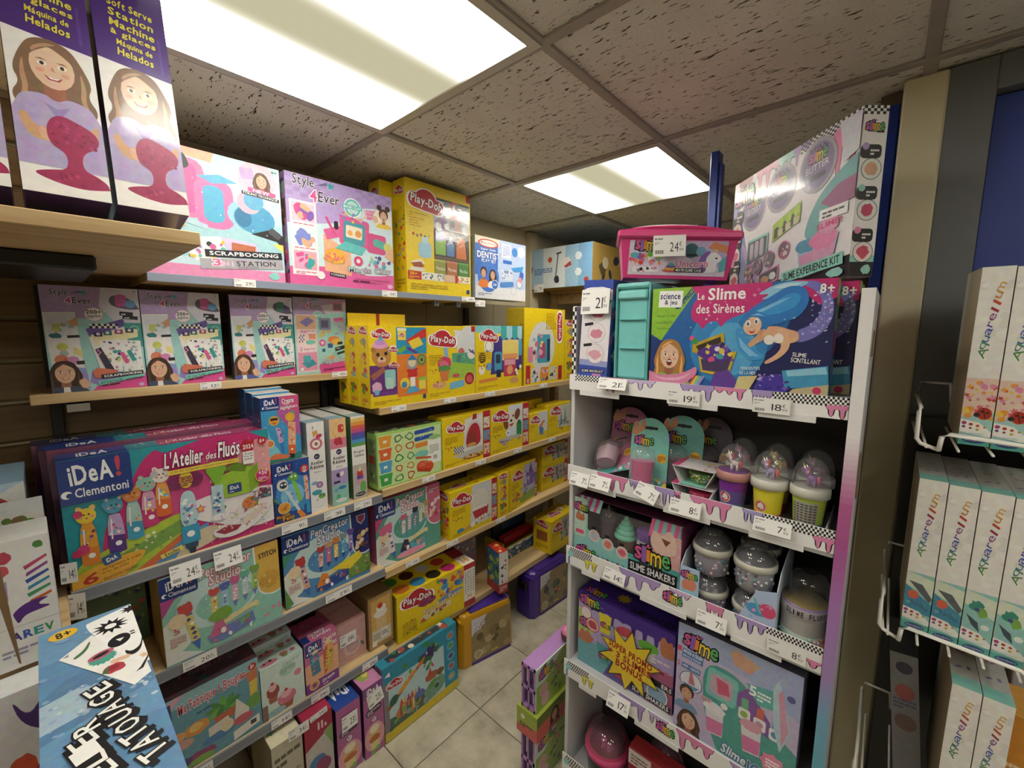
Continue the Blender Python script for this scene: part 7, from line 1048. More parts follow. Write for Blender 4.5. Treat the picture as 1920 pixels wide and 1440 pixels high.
def art_unicorn(a):
    a.R(0, 0, 1, 1, 'e6d4ea'); a.P([(0, 1), (.5, 1), (.4, .5), (0, .4)], 'd8d0e8'); a.P([(.55, 1), (1, 1), (1, .3), (.7, .2)], 'c8b4e0'); slime(a, .06, .72, .26, 0); a.C(.64, .72, .075, '35707c'); a.R(.6, .56, .72, .63, '26242c'); a.C(.74, .70, .05, '6fa8d0')
    a.scat(.03, .35, .36, .62, BRIGHT + ['e889b8', 'ffffff'], 26, .03, 3); a.R(.05, .08, .32, .24, 'f4eef4'); a.scat(.06, .1, .31, .22, ['26242c', 'e889b8', '8a8a94'], 12, .018, 4); a.R(.34, .58, .46, .68, 'f4f0ee'); a.T('30', .35, .64, .42, .72, 'b0305a', 0, None, 2); a.T('SLIMES', .35, .58, .46, .62, '26242c', 0, None, 1)
    for i, c in enumerate(('e8605a', 'f2c84a', '8a5fb0', '5ab8c8')): a.E(.45, .14 + i * .06, .09 - i * .018, .045, c)
    a.P([(.74, .10), (.80, .55), (.86, .72), (.93, .62), (.96, .45), (.90, .38), (.92, .10)], 'f6f2f6'); a.P([(.86, .72), (.92, .96), (.90, .68)], 'f2c84a'); a.P([(.74, .1), (.72, .5), (.80, .74), (.84, .70), (.79, .5), (.82, .12)], '8a5fb0'); a.P([(.96, .5), (1, .6), (1, .2), (.94, .12), (.93, .4)], '5ab8c8'); a.P([(.80, .80), (.86, .98), (1, .86), (1, .66), (.9, .76)], 'e88a5a'); a.E(.90, .52, .012, .025, '26242c')
    a.T('Unicorn', .50, .26, .82, .44, 'f07aa8', 2, 'ffffff', 3); a.R(.49, .10, .78, .22, '1c1a20', 0); a.T('MIX\'IN SLIME CASE', .505, .125, .765, .20, 'ffffff', 0, None, 2)
def uni_case():
    t = empty('storage_case', (-.536, 1.0, 1.634), 0, (0, R(3), R(30))); tag(t, 'hot pink plastic unicorn slime case on top of the display', 'plastic case'); c = 'ee3a8c'
    m = MB(); W, D, H = .275, .13, .10; e = .014; vs = []
    for z, s_ in ((0, e), (H, 0)): vs += [(s_, s_, z), (W - s_, s_, z), (W - s_, D - s_, z), (s_, D - s_, z)]
    m.mesh(vs, [(0, 1, 5, 4), (1, 2, 6, 5), (2, 3, 7, 6), (3, 0, 4, 7), (3, 2, 1, 0), (4, 5, 6, 7)], c); m.build('tub', 'plastic', t)
    m = MB(); m.box(-.008, W + .008, -.008, D + .008, H - .006, H + .014, 'f0428f', b=.005); m.box(.01, W - .01, .01, D - .01, H + .014, H + .02, 'ea3486', b=.004); m.build('lid', 'plastic', t)
    m = MB(); a = Art(m, (.024, e - .0015, .008), (1, 0, 0), (0, -e / H, 1), W - .046, H - .018); art_unicorn(a); m.build('front_label', 'gloss', t)
    m = MB(); n = 9; pts = [(W / 2 + (W * .46) * math.cos(math.pi * k / n), D / 2 - .035, H + .012 + .018 * math.sin(math.pi * k / n)) for k in range(n + 1)]; m.tube(pts, .004, 8, c); m.build('handle', 'plastic', t)
uni_case(); ptag('24', (-.425, 1.046, 1.727), 30, .075, .05, 'price tag reading 24 taped to the hot pink case', curl=.004)
def art_exp(a):
    a.R(0, 0, 1, 1, 'f0edf0'); a.P([(0, 0), (.3, 0), (.2, .3), (.12, .6), (.05, .8), (0, 1)], '8a9fd8'); a.P([(.1, .5), (.22, .3), (.38, 0), (.25, 0)], 'c8a4d8'); a.P([(.1, .0), (1, 0), (1, .14), (.36, .03)], '1a181e'); a.P([(0, 1), (.62, 1), (.62, .96), (.3, .90), (0, .84)], 'f0edf0'); a.drip(.05, .2, 1, .16, 'b8645a', 3, 2); a.drip(.24, .46, 1, .16, 'ef84b4', 4, 3, '6a3050'); a.drip(.44, .62, 1, .18, '8fd4c4', 6, 3, '3a6a60'); a.drip(.56, .70, 1, .14, 'b39ad8', 9, 2); a.checker(.62, .93, 1, 1, 26, 5, '1c1a1e'); a.drip(.84, 1, .96, .30, 'ef84b4', 7, 2, '6a3050')
    for i, (u, v, t) in enumerate(((.23, .70, 'GLOSSY'), (.48, .76, 'CRYSTAL'), (.75, .79, 'BUTTER'))): a.ring(u, v, .125, 'a9a6b0', '8a7aa8', .86); a.C(u, v, .10, '7f6fa4'); a.checker(u - .06, v + .08, u + .06, v + .13, 8, 3, '2a2830'); slime(a, u - .06, v + .03, .12, 0, False); a.T(t, u - .075, v - .03, u + .075, v + .015, 'f2f0f4', 4, None, 0); a.RR(u - .06, v - .09, u + .06, v - .055, '35304a', .4, 4)
    slime(a, .02, .80, .20, 8)
    for i, y in enumerate((.62, .40, .18)): a.RR(.0, y, .12, y + .12, '1a181e', .3); a.C(.03, y + .10, .022, ['b39ad8', '8fd4c4', 'ef84b4'][i]); a.lines(.05, y + .03, .11, y + .09, 2, 'f0edf0'); a.ring(.06, y - .06, .055, '6a6a78', 'e8d4c8', .92); a.blob(.06, y - .06, .035, .04, ['e0a888', 'd86a94', 'd8506a'][i], i)
    a.P([(.20, .44), (.40, .46), (.40, .30), (.19, .24)], '9adcd0'); a.P([(.205, .42), (.39, .44), (.39, .30), (.20, .25)], '5a5260'); [a.RR(.225 + i * .05, .27 + i * .01, .262 + i * .05, .41 + i * .01, 'c8bcc8', .4) for i in range(3)]
    a.P([(.44, .50), (.66, .60), (.66, .46), (.44, .36)], 'a4c83c'); a.P([(.455, .46), (.65, .55), (.65, .46), (.455, .38)], '4a4a20'); [(a.RR(.485 + i * .062, .45 + i * .025, .53 + i * .062, .53 + i * .025, 'b4dc2c', .5), a.R(.487 + i * .062, .40 + i * .022, .528 + i * .062, .45 + i * .025, 'd8d4a0')) for i in range(3)]
    for (u, v) in ((.22, .16), (.31, .20), (.42, .24), (.55, .28), (.24, .05)): a.ring(u, v, .048, 'ef84b4', '7a6470', .88); a.scat(u - .03, v - .04, u + .03, v + .04, ['e8b0a0', 'd8d0e0', 'c87a90', 'e8d8a0'], 8, .012, int(u * 99))
    a.P([(.34, .13), (.52, .18), (.52, .06), (.34, .01)], 'ef84b4'); a.P([(.35, .12), (.51, .165), (.51, .07), (.35, .025)], '35261c'); a.E(.40, .08, .04, .03, 'e8a03c'); a.E(.47, .10, .03, .03, 'e8e0d8')
    a.P([(.70, .30), (.72, .44), (.80, .60), (.95, .72), (1, .74), (1, .52), (.88, .44), (.84, .30)], '6fb4b8'); a.P([(.80, .52), (.9, .60), (1, .62), (1, .48), (.88, .46)], 'a85a8c'); a.P([(.66, .26), (.70, .04), (.90, .08), (.93, .30)], 'a8c4dc'); a.P([(.68, .20), (.70, .06), (.90, .10), (.92, .24)], 'e0a0c4'); a.blob(.72, .26, .07, .05, '4fa0c0', 3); a.blob(.84, .28, .09, .07, 'ef84b4', 4); a.blob(.86, .36, .06, .06, 'e89ac0', 5); a.P([(.88, .98), (1, .98), (1, .76), (.92, .72)], 'd8dce8')
    a.R(.80, .40, .97, .47, 'f6f4f4'); a.lines(.82, .41, .95, .46, 2, '4a484e'); a.T('SLIME!', .79, .35, .94, .385, 'e0407a', 3, None, 2); a.R(.55, .055, .97, .135, '8fdcc8', 6); a.T('SLIME EXPERIENCE KIT', .57, .07, .95, .12, '1a181e', 6, None, 2); a.blob(.93, .04, .05, .03, '9adcd0', 4)
def rside_exp(a):
    a.R(0, 0, 1, 1, 'f4f2f4'); a.R(0, 0, 1, .09, '1a181e'); a.R(0, .09, 1, .13, '8fdcc8'); a.checker(0, .95, 1, 1, 8, 3, '1c1a1e'); slime(a, .12, .86, .75, 0)
    for i, y in enumerate((.70, .46, .21)): a.RR(.0, y, .85, y + .08, '1a181e', .3); a.C(.2, y + .07, .14, ['b39ad8', '8fd4c4', 'ef84b4'][i]); a.lines(.4, y + .02, .75, y + .06, 2, 'f0edf0'); a.ring(.5, y - .06, .42, '35353c', ['e8f0e8', 'e8ecec', 'f4e4e8'][i], .94); a.blob(.5, y - .06, .25, .04, ['e0a888', 'd8406a', 'd8506a'][i], i)
    a.blob(.7, .045, .2, .03, '9adcd0', 4)
carton('slime_kit', 'tall slime experience kit box angled against the blue posts', 'slime kit', (-.373, 1.372, 1.602), 0, .44, .046, .305, 'f0edf0', 'f4f2f4', 'f4f2f4', art_exp, None, None, rside_exp, mat='gloss', yaw=-47.5)
# ---------------------------------------------------------------- second display shelf: blisters, cups
def blister(lab, loc, rot, W, H, c, body, seed, print2=None):
    t = empty('blister_pack', loc, rot=rot); tag(t, lab, 'blister pack', 'slime blister packs')
    m = MB(); n = 12; pts = [(0, 0), (W, 0), (W, H * .72)] + [(W / 2 + W / 2 * math.cos(R(a_)), H * .72 + H * .28 * math.sin(R(a_))) for a_ in range(15, 180, 15)] + [(0, H * .72)]
    k = len(pts); m.mesh([(x, 0, z) for x, z in pts] + [(x, .0012, z) for x, z in pts], [tuple(range(k)), tuple(range(2 * k - 1, k - 1, -1))] + [((i + 1) % k, i, k + i, k + (i + 1) % k) for i in range(k)], c)
    a = Art(m, (0, 0, 0), (1, 0, 0), (0, 0, 1), W, H); a.RR(.3, .84, .7, .88, '17202a', .5); a.C(.5, .86, W * .9 if False else .05, '17202a'); slime(a, .1, .62, .5, 0, False); a.P([(.0, .78), (.06, .93), (.16, .95), (.2, .82), (.26, .96), (.36, .97), (.38, .84), (.1, .72)], 'd8946c'); a.C(.84, .46, .13, 'f0b82c'); a.lines(.74, .42, .94, .5, 3, 'b04a1c'); a.R(0, 0, 1, .14, '4fb0a8'); a.scat(.55, .02, .98, .16, ['f2dc4a', 'e889b8', 'e8f0e8'], 10, .06, seed)
    if print2: a.R(.05, .15, .62, .22, '1c1a20'); a.T(print2, .08, .165, .6, .205, 'f4f2f4', 0, None, 2)
    m.build('card', 'print', t)
    m = MB(); m.lathe([(W * .26, .0), (W * .30, H * .28), (W * .31, H * .30)], 18, W * .40, -.024, H * .12, body, True, True, .8); m.build('cup', 'plastic', t)
    m = MB(); m.lathe([(W * .31, H * .0), (W * .33, H * .03), (W * .30, H * .14), (W * .15, H * .18), (.001, H * .19)], 18, W * .40, -.024, H * .42, 'ffffff', sq=.8); m.lathe([(W * .33, -.002), (W * .34, H * .38)], 18, W * .40, -.024, H * .10, 'ffffff', sq=.8); m.build('clear_bubble', 'clear', t)
blister('pink slime blister lying askew at the left of the second display shelf', (-.622, 1.07, 1.072), (R(-52), R(-22), 0), .115, .15, 'c87a9c', 'c09aa8', 3); blister('pink slime blister with fingers print standing at the back left', (-.645, 1.185, 1.0695), (R(-8), 0, 0), .12, .195, 'd07aa4', 'b0709c', 4)
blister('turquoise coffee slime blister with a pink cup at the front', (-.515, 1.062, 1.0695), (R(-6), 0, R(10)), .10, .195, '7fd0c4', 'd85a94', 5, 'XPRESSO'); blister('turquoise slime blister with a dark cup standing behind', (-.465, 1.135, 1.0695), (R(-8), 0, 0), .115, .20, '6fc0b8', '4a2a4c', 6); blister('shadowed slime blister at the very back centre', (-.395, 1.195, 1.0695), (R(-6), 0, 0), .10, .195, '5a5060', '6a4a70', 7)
for i, (z, c, lab) in enumerate(((1.0695, 'd83a64', 'lower of two stacked open sided bead cup boxes'), (1.1165, '6f9a3c', 'upper of two stacked open sided bead cup boxes'))):
    t = empty('bead_box', (-.392, 1.05, z)); tag(t, lab, 'bead box', 'stacked bead boxes')
    m = MB(); w0, w1, H = .03, .052, .045; cx = .052
    for pts in ([(cx - w1, H), (cx - w0, 0), (cx - w0 + .002, 0), (cx - w1 + .002, H)], [(cx + w1, H), (cx + w0, 0), (cx + w0 - .002, 0), (cx + w1 - .002, H)]):
        m.mesh([(x, 0, zz) for x, zz in pts] + [(x, .085, zz) for x, zz in pts], [(0, 1, 2, 3), (7, 6, 5, 4), (0, 4, 5, 1), (1, 5, 6, 2), (2, 6, 7, 3), (3, 7, 4, 0)], 'eeecec')
    m.box(cx - w0, cx + w0, 0, .085, 0, .002, '8fd4c4'); m.box(cx - w1, cx + w1, 0, .085, H - .002, H, 'e8dce0'); a = Art(m, (cx - w1, 0, H), (1, 0, 0), (0, 1, 0), 2 * w1, .085); a.R(0, 0, 1, 1, 'e6dade'); a.R(0, 0, .15, 1, 'd83a7a'); a.scat(.15, .1, .95, .9, ['f2dc4a', 'c8404f', '8fd4c4', 'e889b8'], 10, .07, i); m.build('sleeve', 'print', t)
    m = MB(); m.lathe([(.02, .003), (.029, .03)], 16, cx + .012, .035, 0, c, True, True); q = random.Random(i)
    for k in range(40): th = q.uniform(math.pi, 2 * math.pi); zz = q.uniform(.008, .03); r_ = .02 + .009 * zz / .03 + .0005; m.ell((cx + .012 + r_ * math.cos(th), .035 + r_ * math.sin(th), zz), .003, .003, .003, q.choice(['e8d84a', '8a9fd8', '6fae4a', 'c8b84a'] if i else ['d83a64', 'e0507a', 'c02a50']), 6, 4)
    m.build('bead_cup', 'plastic', t)
def tray12():
    t = empty('cup_tray', (-.296, 1.0245, 1.0695)); tag(t, 'lilac display tray marked 12 holding the unicorn slime cups', 'display tray')
    m = MB(); W = .228; m.box(0, W, 0, .17, 0, .002, 'e0dce4'); m.box(0, W, 0, .002, .002, .030, 'ece8f0'); m.box(0, .002, .002, .17, .002, .03, 'ece8f0'); m.box(W - .002, W, .002, .17, .002, .03, 'ece8f0'); m.build('tray', 'paper', t)
    m = MB(); a = Art(m, (0, 0, .002), (1, 0, 0), (0, 0, 1), W, .028); a.R(0, 0, 1, 1, 'ece6f0'); a.scat(.3, .1, .9, .9, ['b8a4dc', 'e889b8', 'a8dce0'], 20, .012, 4); a.T('#U-SCOR', .30, .45, .52, .95, 'e8607a', 3, '6a2040', 2); a.T('12', .88, .15, .98, .85, 'e0304a', 3, '6a1020', 3); a.P([(0, .9), (.05, 1), (0, 1)], 'd8946c'); m.build('front_print', 'paper', t)
tray12()
def cup(lab, x, y, bands, figure, hood='ffffff', badge=True, rim='e8e8e4', back=False):
    t = empty('slime_cup', (x, y, 1.0725), R(-8)); tag(t, lab, 'slime cup', 'unicorn slime cups')
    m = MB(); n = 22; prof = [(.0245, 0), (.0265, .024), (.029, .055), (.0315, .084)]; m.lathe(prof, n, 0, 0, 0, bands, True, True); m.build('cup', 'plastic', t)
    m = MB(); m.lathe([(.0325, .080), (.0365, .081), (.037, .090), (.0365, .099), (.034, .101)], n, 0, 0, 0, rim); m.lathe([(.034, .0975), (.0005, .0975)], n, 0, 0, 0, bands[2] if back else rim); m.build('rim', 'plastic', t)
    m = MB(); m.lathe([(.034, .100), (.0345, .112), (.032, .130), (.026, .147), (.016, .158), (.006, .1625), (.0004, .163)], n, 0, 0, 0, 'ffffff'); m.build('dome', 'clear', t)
    if badge:
        m = MB(); pts = []
        for r_, c in ((.0135, 'f0c090'), (.011, 'd85a6a' if bands[0] != '7a3fa8' else '4f6aa0')):
            ps = [(-.006 + r_ * math.cos(2 * math.pi * k / 14), .040 + r_ * math.sin(2 * math.pi * k / 14)) for k in range(14)]
            m.poly([(px_, -math.sqrt(max((.0292 + (pz - .055) * .09) ** 2 - px_ ** 2, 0)) - (.0004 if r_ > .012 else .0007), pz) for px_, pz in ps], c)
        ps = [(-.013, .036), (-.008, .037), (-.004, .033), (.002, .036), (.001, .044), (-.004, .049), (-.008, .046)]; m.poly([(px_, -math.sqrt((.0292 + (pz - .055) * .09) ** 2 - px_ ** 2) - .001, pz) for px_, pz in ps], 'f6f2f6'); m.build('badge', 'print', t)
    else:
        m = MB(); 
        for k in range(6):
            t0_, t1_ = R(-135 + 15 * k), R(-120 + 15 * k)
            m.mesh([(.0262 * math.cos(t0_), .0262 * math.sin(t0_), .012), (.0262 * math.cos(t1_), .0262 * math.sin(t1_), .012), (.0312 * math.cos(t1_), .0312 * math.sin(t1_), .072), (.0312 * math.cos(t0_), .0312 * math.sin(t0_), .072)], [(0, 1, 2, 3)], 'b8b4a8')
            for j in range(8):
                z_ = .022 + j * .006; rr = .0264 + .0050 * (z_ - .012) / .06 + .0003; m.mesh([(rr * math.cos(t0_ + .03), rr * math.sin(t0_ + .03), z_), (rr * math.cos(t1_ - .05), rr * math.sin(t1_ - .05), z_), ((rr + .0002) * math.cos(t1_ - .05), (rr + .0002) * math.sin(t1_ - .05), z_ + .003), ((rr + .0002) * math.cos(t0_ + .03), (rr + .0002) * math.sin(t0_ + .03), z_ + .003)], [(0, 1, 2, 3)], '5a584e')
        m.build('back_label', 'print', t)
    b, mn = figure; m = MB(); z = .1005
    m.ell((.002, 0, z + .016), .010, .007, .007, b); [m.tube([(.002 + sx * .006, sy * .004, z), (.002 + sx * .006, sy * .004, z + .014)], .0025, 6, b) for sx in (-1, 1) for sy in (-1, 1)]
    m.tube([(-.005, 0, z + .018), (-.009, 0, z + .028)], .0045, 7, b); m.ell((-.011, 0, z + .032), .0085, .006, .006, b); m.tube([(-.013, 0, z + .037), (-.016, -.001, z + .047)], [.002, .0003], 6, 'f2d86a'); m.ell((-.005, 0, z + .032), .0045, .005, .010, mn); m.ell((.014, 0, z + .014), .005, .004, .010, mn); m.ell((-.014, -.005, z + .033), .0014, .001, .002, '1c1a20', 6, 4); m.build('unicorn_figure', 'plastic', t)
cup('left slime cup, purple over teal, with a white unicorn under its dome', -.2545, 1.072, ['4f8a9c', '6a5aa8', '8a2fa8'], ('f0e8e4', 'd8485a'), rim='c88a84', back=True)
cup('middle slime cup, yellow over coral red, with a lilac unicorn', -.1795, 1.066, ['ee3f5a', 'f2dc28', 'eee02c'], ('b0a0d8', 'e8604a'), rim='d8d8cc')
cup('right slime cup, lime over teal, turned to its ingredients label', -.1045, 1.068, ['3fa08c', 'b8d83c', 'c4dc3c'], ('a87ac8', 'd86a94'), badge=False, rim='dcdccc')
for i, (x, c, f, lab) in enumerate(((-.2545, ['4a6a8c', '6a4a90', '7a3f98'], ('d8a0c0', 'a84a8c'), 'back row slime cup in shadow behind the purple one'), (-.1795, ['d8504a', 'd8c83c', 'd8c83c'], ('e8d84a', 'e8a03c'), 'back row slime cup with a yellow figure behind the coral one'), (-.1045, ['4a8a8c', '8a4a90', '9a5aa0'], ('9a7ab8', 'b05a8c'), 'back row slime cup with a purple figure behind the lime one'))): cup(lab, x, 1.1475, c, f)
# ---------------------------------------------------------------- third display shelf
def shakers():
    W, D, H = .314, .15, .20; t = empty('shaker_set', (-.662, 1.02, .8125)); tag(t, 'windowed slime shakers set with mint cupcake and purple lidded bottle', 'slime set')
    m = MB(); m.box(0, W, D - .002, D, 0, H, '3a2a38'); m.box(0, W, 0, D - .002, 0, .003, '26202a'); m.box(0, .003, .003, D - .002, .003, H - .002, '4a3a48'); m.box(W - .003, W, .003, D - .002, .003, H - .002, '8a3f6a'); m.box(0, W, .02, D, H - .003, H, '5a2040'); m.box(0, W, 0, .003, 0, .085, '4fb0b0'); m.box(0, .045, 0, .003, .085, H, 'b8d4c8'); m.box(W - .075, W, 0, .003, .085, H - .03, 'e0a8a8'); m.build('carton', 'print', t)
    m, m2 = MB(), MB()                                   # striped awning strips
    for i in range(8): m.mesh([(i * .0105, -.0005, H - .03), ((i + 1) * .0105, -.0005, H - .03), ((i + 1) * .0105, .02, H + .001), (i * .0105, .02, H + .001)], [(0, 1, 2, 3)], ['e0307a', '8fd4d8'][i % 2]); m2.mesh([(W - .085 + i * .0105, -.0005, H - .045), (W - .085 + (i + 1) * .0105, -.0005, H - .045), (W - .085 + (i + 1) * .0105, .02, H - .004), (W - .085 + i * .0105, .02, H - .004)], [(0, 1, 2, 3)], ['e0307a', '6fb8b8'][i % 2])
    m.build('awning', 'print', t); m2.build('awning', 'print', t)
    m = MB(); a = Art(m, (0, 0, 0), (1, 0, 0), (0, 0, 1), W, H)
    a.P([(0, .0), (1, 0), (1, .30), (.62, .34), (.30, .50), (.14, .55), (.14, .68), (0, .72)], '8fd0cc'); a.R(0, .0, 1, .13, '5a2a4c'); a.T('SLIME SHAKERS', .55, .03, .98, .10, '9a94a4', 0, None, 2)
    for i in range(10): a.R(.05 + i * .05, .14, .075 + i * .05, .22, ['8a3060', '4fa0a0'][i % 2])
    for i, (u, v) in enumerate(((.22, .50), (.36, .44), (.50, .40))): a.ring(u, v, .055, 'f4f2f4', 'e8b0a8', .9); a.blob(u, v, .035, .05, ['a8c8d0', 'd87a6a', 'e0607a'][i], i); a.R(u - .03, v + .09, u + .015, v + .13, '1c1a20', 4)
    a.RR(.0, .42, .13, .80, 'c0dccc', .2); a.P([(.02, .74), (.05, .82), (.08, .74), (.11, .80), (.12, .66), (.02, .66)], 'c87a50'); a.RR(.02, .46, .11, .52, 'e0507a', .3); slime(a, .0, .82, .15, 0)
    a.R(.56, .20, .985, .36, '1c1a20'); a.T('SLIME SHAKERS', .58, .235, .965, .33, 'f4f2f4', 0, None, 2); slime(a, .62, .40, .30, 0, False); a.R(.76, .08, .92, .18, 'e8943c'); a.lines(.78, .1, .9, .16, 2, '9a4a1c'); a.P([(.74, .72), (.78, .90), (.84, .80), (.90, .94), (.96, .84), (.98, .60), (.80, .56)], 'e8c4b4'); a.P([(.84, .80), (.88, .70), (.92, .78)], '8a4a3a'); slime(a, .04, .14, .2, 0, False); a.P([(0, .14), (.04, .26), (.08, .14)], 'e0307a'); m.build('front_print', 'print', t)
    m = MB(); m.lathe([(.02, 0), (.024, .05), (.025, .052)], 16, .085, .05, .085, '7a5f70', True, True); m.build('tumbler', 'plastic', t)
    m = MB(); m.lathe([(.026, 0), (.026, .006), (.018, .028), (.006, .036)], 16, .085, .05, .137, 'ffffff'); m.tube([(.085, .05, .15), (.088, .048, .185)], .003, 8, 'e0507a'); m.build('tumbler_lid', 'clear', t)
    m = MB(); m.lathe([(.021, 0), (.027, .035)], 16, .145, .045, .075, '9a6a4c', True, True); [m.lathe([(r_, z_), (r_ * 1.08, z_ + .006), (r_ * .85, z_ + .013)], 16, .145, .045, .105, '7fe0c0', True, True) for r_, z_ in ((.031, 0), (.027, .012), (.021, .024), (.013, .036), (.006, .047))]; m.build('cupcake', 'plastic', t)
    m = MB(); m.lathe([(.026, 0), (.027, .05), (.024, .062)], 18, .208, .042, .06, 'ded4e0', True, True); a = Art(m, (.19, .0145, .075), (1, 0, 0), (0, 0, 1), .036, .03); a.scat(.1, .1, .9, .9, ['e07a94', 'c89ab0'], 7, .14, 3, 'r'); m.build('bottle', 'plastic', t)
    m = MB(); m.lathe([(.026, 0), (.027, .004), (.027, .022), (.025, .026)], 18, .208, .042, .122, '8a52c0', True, True); [m.box(.208 + .0272 * math.cos(k * .35) - .001, .208 + .0272 * math.cos(k * .35) + .001, .042 + .0272 * math.sin(k * .35) - .001, .042 + .0272 * math.sin(k * .35) + .001, .126, .143, '7a44ae') for k in range(18)]; m.build('bottle_cap', 'plastic', t)
    m = MB(); m.mesh([(.046, .001, .086), (W - .076, .001, .086), (W - .076, .001, H - .012), (.046, .001, H - .012)], [(0, 1, 2, 3)], 'ffffff'); m.build('window_film', 'clear', t)
shakers()
def tray_jars():
    t = empty('jar_tray', (-.342, 1.008, .8125)); tag(t, 'pale blue slime tray holding the stacked domed jars', 'display tray'); W, D = .205, .19
    m = MB(); m.box(0, W, 0, D, 0, .002, 'b8c4d8'); m.mesh([(0, 0, .002), (0, D, .002), (0, D, .16), (0, .03, .14), (0, 0, .115), (.002, 0, .002), (.002, D, .002), (.002, D, .16), (.002, .03, .14), (.002, 0, .115)], [(0, 1, 2, 3, 4), (9, 8, 7, 6, 5), (4, 3, 8, 9), (3, 2, 7, 8), (0, 4, 9, 5), (1, 6, 7, 2)], 'c8d4e4'); m.mesh([(W, 0, .002), (W, D, .002), (W, D, .2), (W, .03, .16), (W, 0, .13), (W - .002, 0, .002), (W - .002, D, .002), (W - .002, D, .2), (W - .002, .03, .16), (W - .002, 0, .13)], [(4, 3, 2, 1, 0), (5, 6, 7, 8, 9), (9, 8, 3, 4), (8, 7, 2, 3), (5, 9, 4, 0), (2, 7, 6, 1)], 'c8d4e4'); m.build('tray', 'paper', t)
    m = MB(); m.box(0, .045, -.002, 0, 0, .115, 'a8c4e4'); a = Art(m, (0, -.002, 0), (1, 0, 0), (0, 0, 1), .045, .115); a.R(0, 0, 1, 1, 'b0c8e8'); slime(a, .06, .76, .85, 0, False); a.P([(.1, .62), (.25, .74), (.45, .72), (.62, .76), (.9, .70), (.85, .55), (.5, .42), (.2, .48)], 'e08a6a'); a.drip(.1, .95, .5, .4, '8fd0e4', 3, 3); m.build('front_flap', 'paper', t)
    m = MB(); m.mesh([(W, -.002, 0), (W - .068, -.002, 0), (W - .07, -.002, .05), (W - .04, -.002, .118), (W, -.002, .13), (W, 0, 0), (W - .068, 0, 0), (W - .07, 0, .05), (W - .04, 0, .118), (W, 0, .13)], [(4, 3, 2, 1, 0), (5, 6, 7, 8, 9), (0, 1, 6, 5), (1, 2, 7, 6), (2, 3, 8, 7), (3, 4, 9, 8), (4, 0, 5, 9)], 'b4c8ec'); a = Art(m, (W - .064, -.002, 0), (1, 0, 0), (0, 0, 1), .064, .115); a.E(.45, .66, .36, .12, '4f9fd0'); a.E(.75, .70, .25, .14, 'e0507a'); a.P([(.3, .86), (.36, .88), (.6, .6), (.5, .6)], '6fc0c8'); a.lines(.45, .2, .85, .45, 4, 'ef7a9c'); a.scat(.1, .3, .9, .9, ['d8a0e0', 'e889b8', '8fb8e8'], 12, .06, 4); m.build('front_flap', 'paper', t)
tray_jars()
def jar(lab, x, y, z, r, tint, seed, h=.055):
    t = empty('slime_jar', (x, y, z)); tag(t, lab, 'slime jar', 'domed glitter slime jars'); n = 24
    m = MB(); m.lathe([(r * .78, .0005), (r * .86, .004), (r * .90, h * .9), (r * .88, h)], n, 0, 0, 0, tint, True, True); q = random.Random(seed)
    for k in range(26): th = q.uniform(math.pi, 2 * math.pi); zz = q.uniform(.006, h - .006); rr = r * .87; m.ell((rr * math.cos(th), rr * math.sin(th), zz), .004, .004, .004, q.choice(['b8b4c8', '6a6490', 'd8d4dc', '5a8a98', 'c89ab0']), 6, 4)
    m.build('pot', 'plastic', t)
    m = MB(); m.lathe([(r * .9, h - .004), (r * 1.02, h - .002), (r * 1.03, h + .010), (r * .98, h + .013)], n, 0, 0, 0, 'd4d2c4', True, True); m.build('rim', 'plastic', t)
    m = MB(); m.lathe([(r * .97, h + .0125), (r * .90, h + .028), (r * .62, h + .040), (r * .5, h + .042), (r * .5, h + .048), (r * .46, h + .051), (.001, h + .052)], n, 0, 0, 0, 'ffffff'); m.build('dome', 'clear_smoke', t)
    m = MB(); m.lathe([(r * .9, h + .0135), (r * .6, h + .028), (.001, h + .036)], n, 0, 0, 0, '6a6a74'); m.build('filling', 'foil', t)
for x, y, s_, pos in ((-.287, 1.062, 1, 'left'), (-.192, 1.056, 2, 'right')): jar('lower grey glitter slime jar of the %s front stack' % pos, x, y, .8147, .041, ['8a8698', '8f8aa0'][s_ - 1], s_, .045); jar('upper domed slime jar of the %s front stack in the tray' % pos, x, y, .9125, .044, ['9a98a4', 'a4a6ac'][s_ - 1], s_ + 5)
jar('lower slime jar at the back of the tray', -.20, 1.15, .8147, .041, '6a6a74', 9, .045); jar('upper slime jar at the back of the tray in shadow', -.20, 1.15, .9125, .043, '6f6f78', 10)
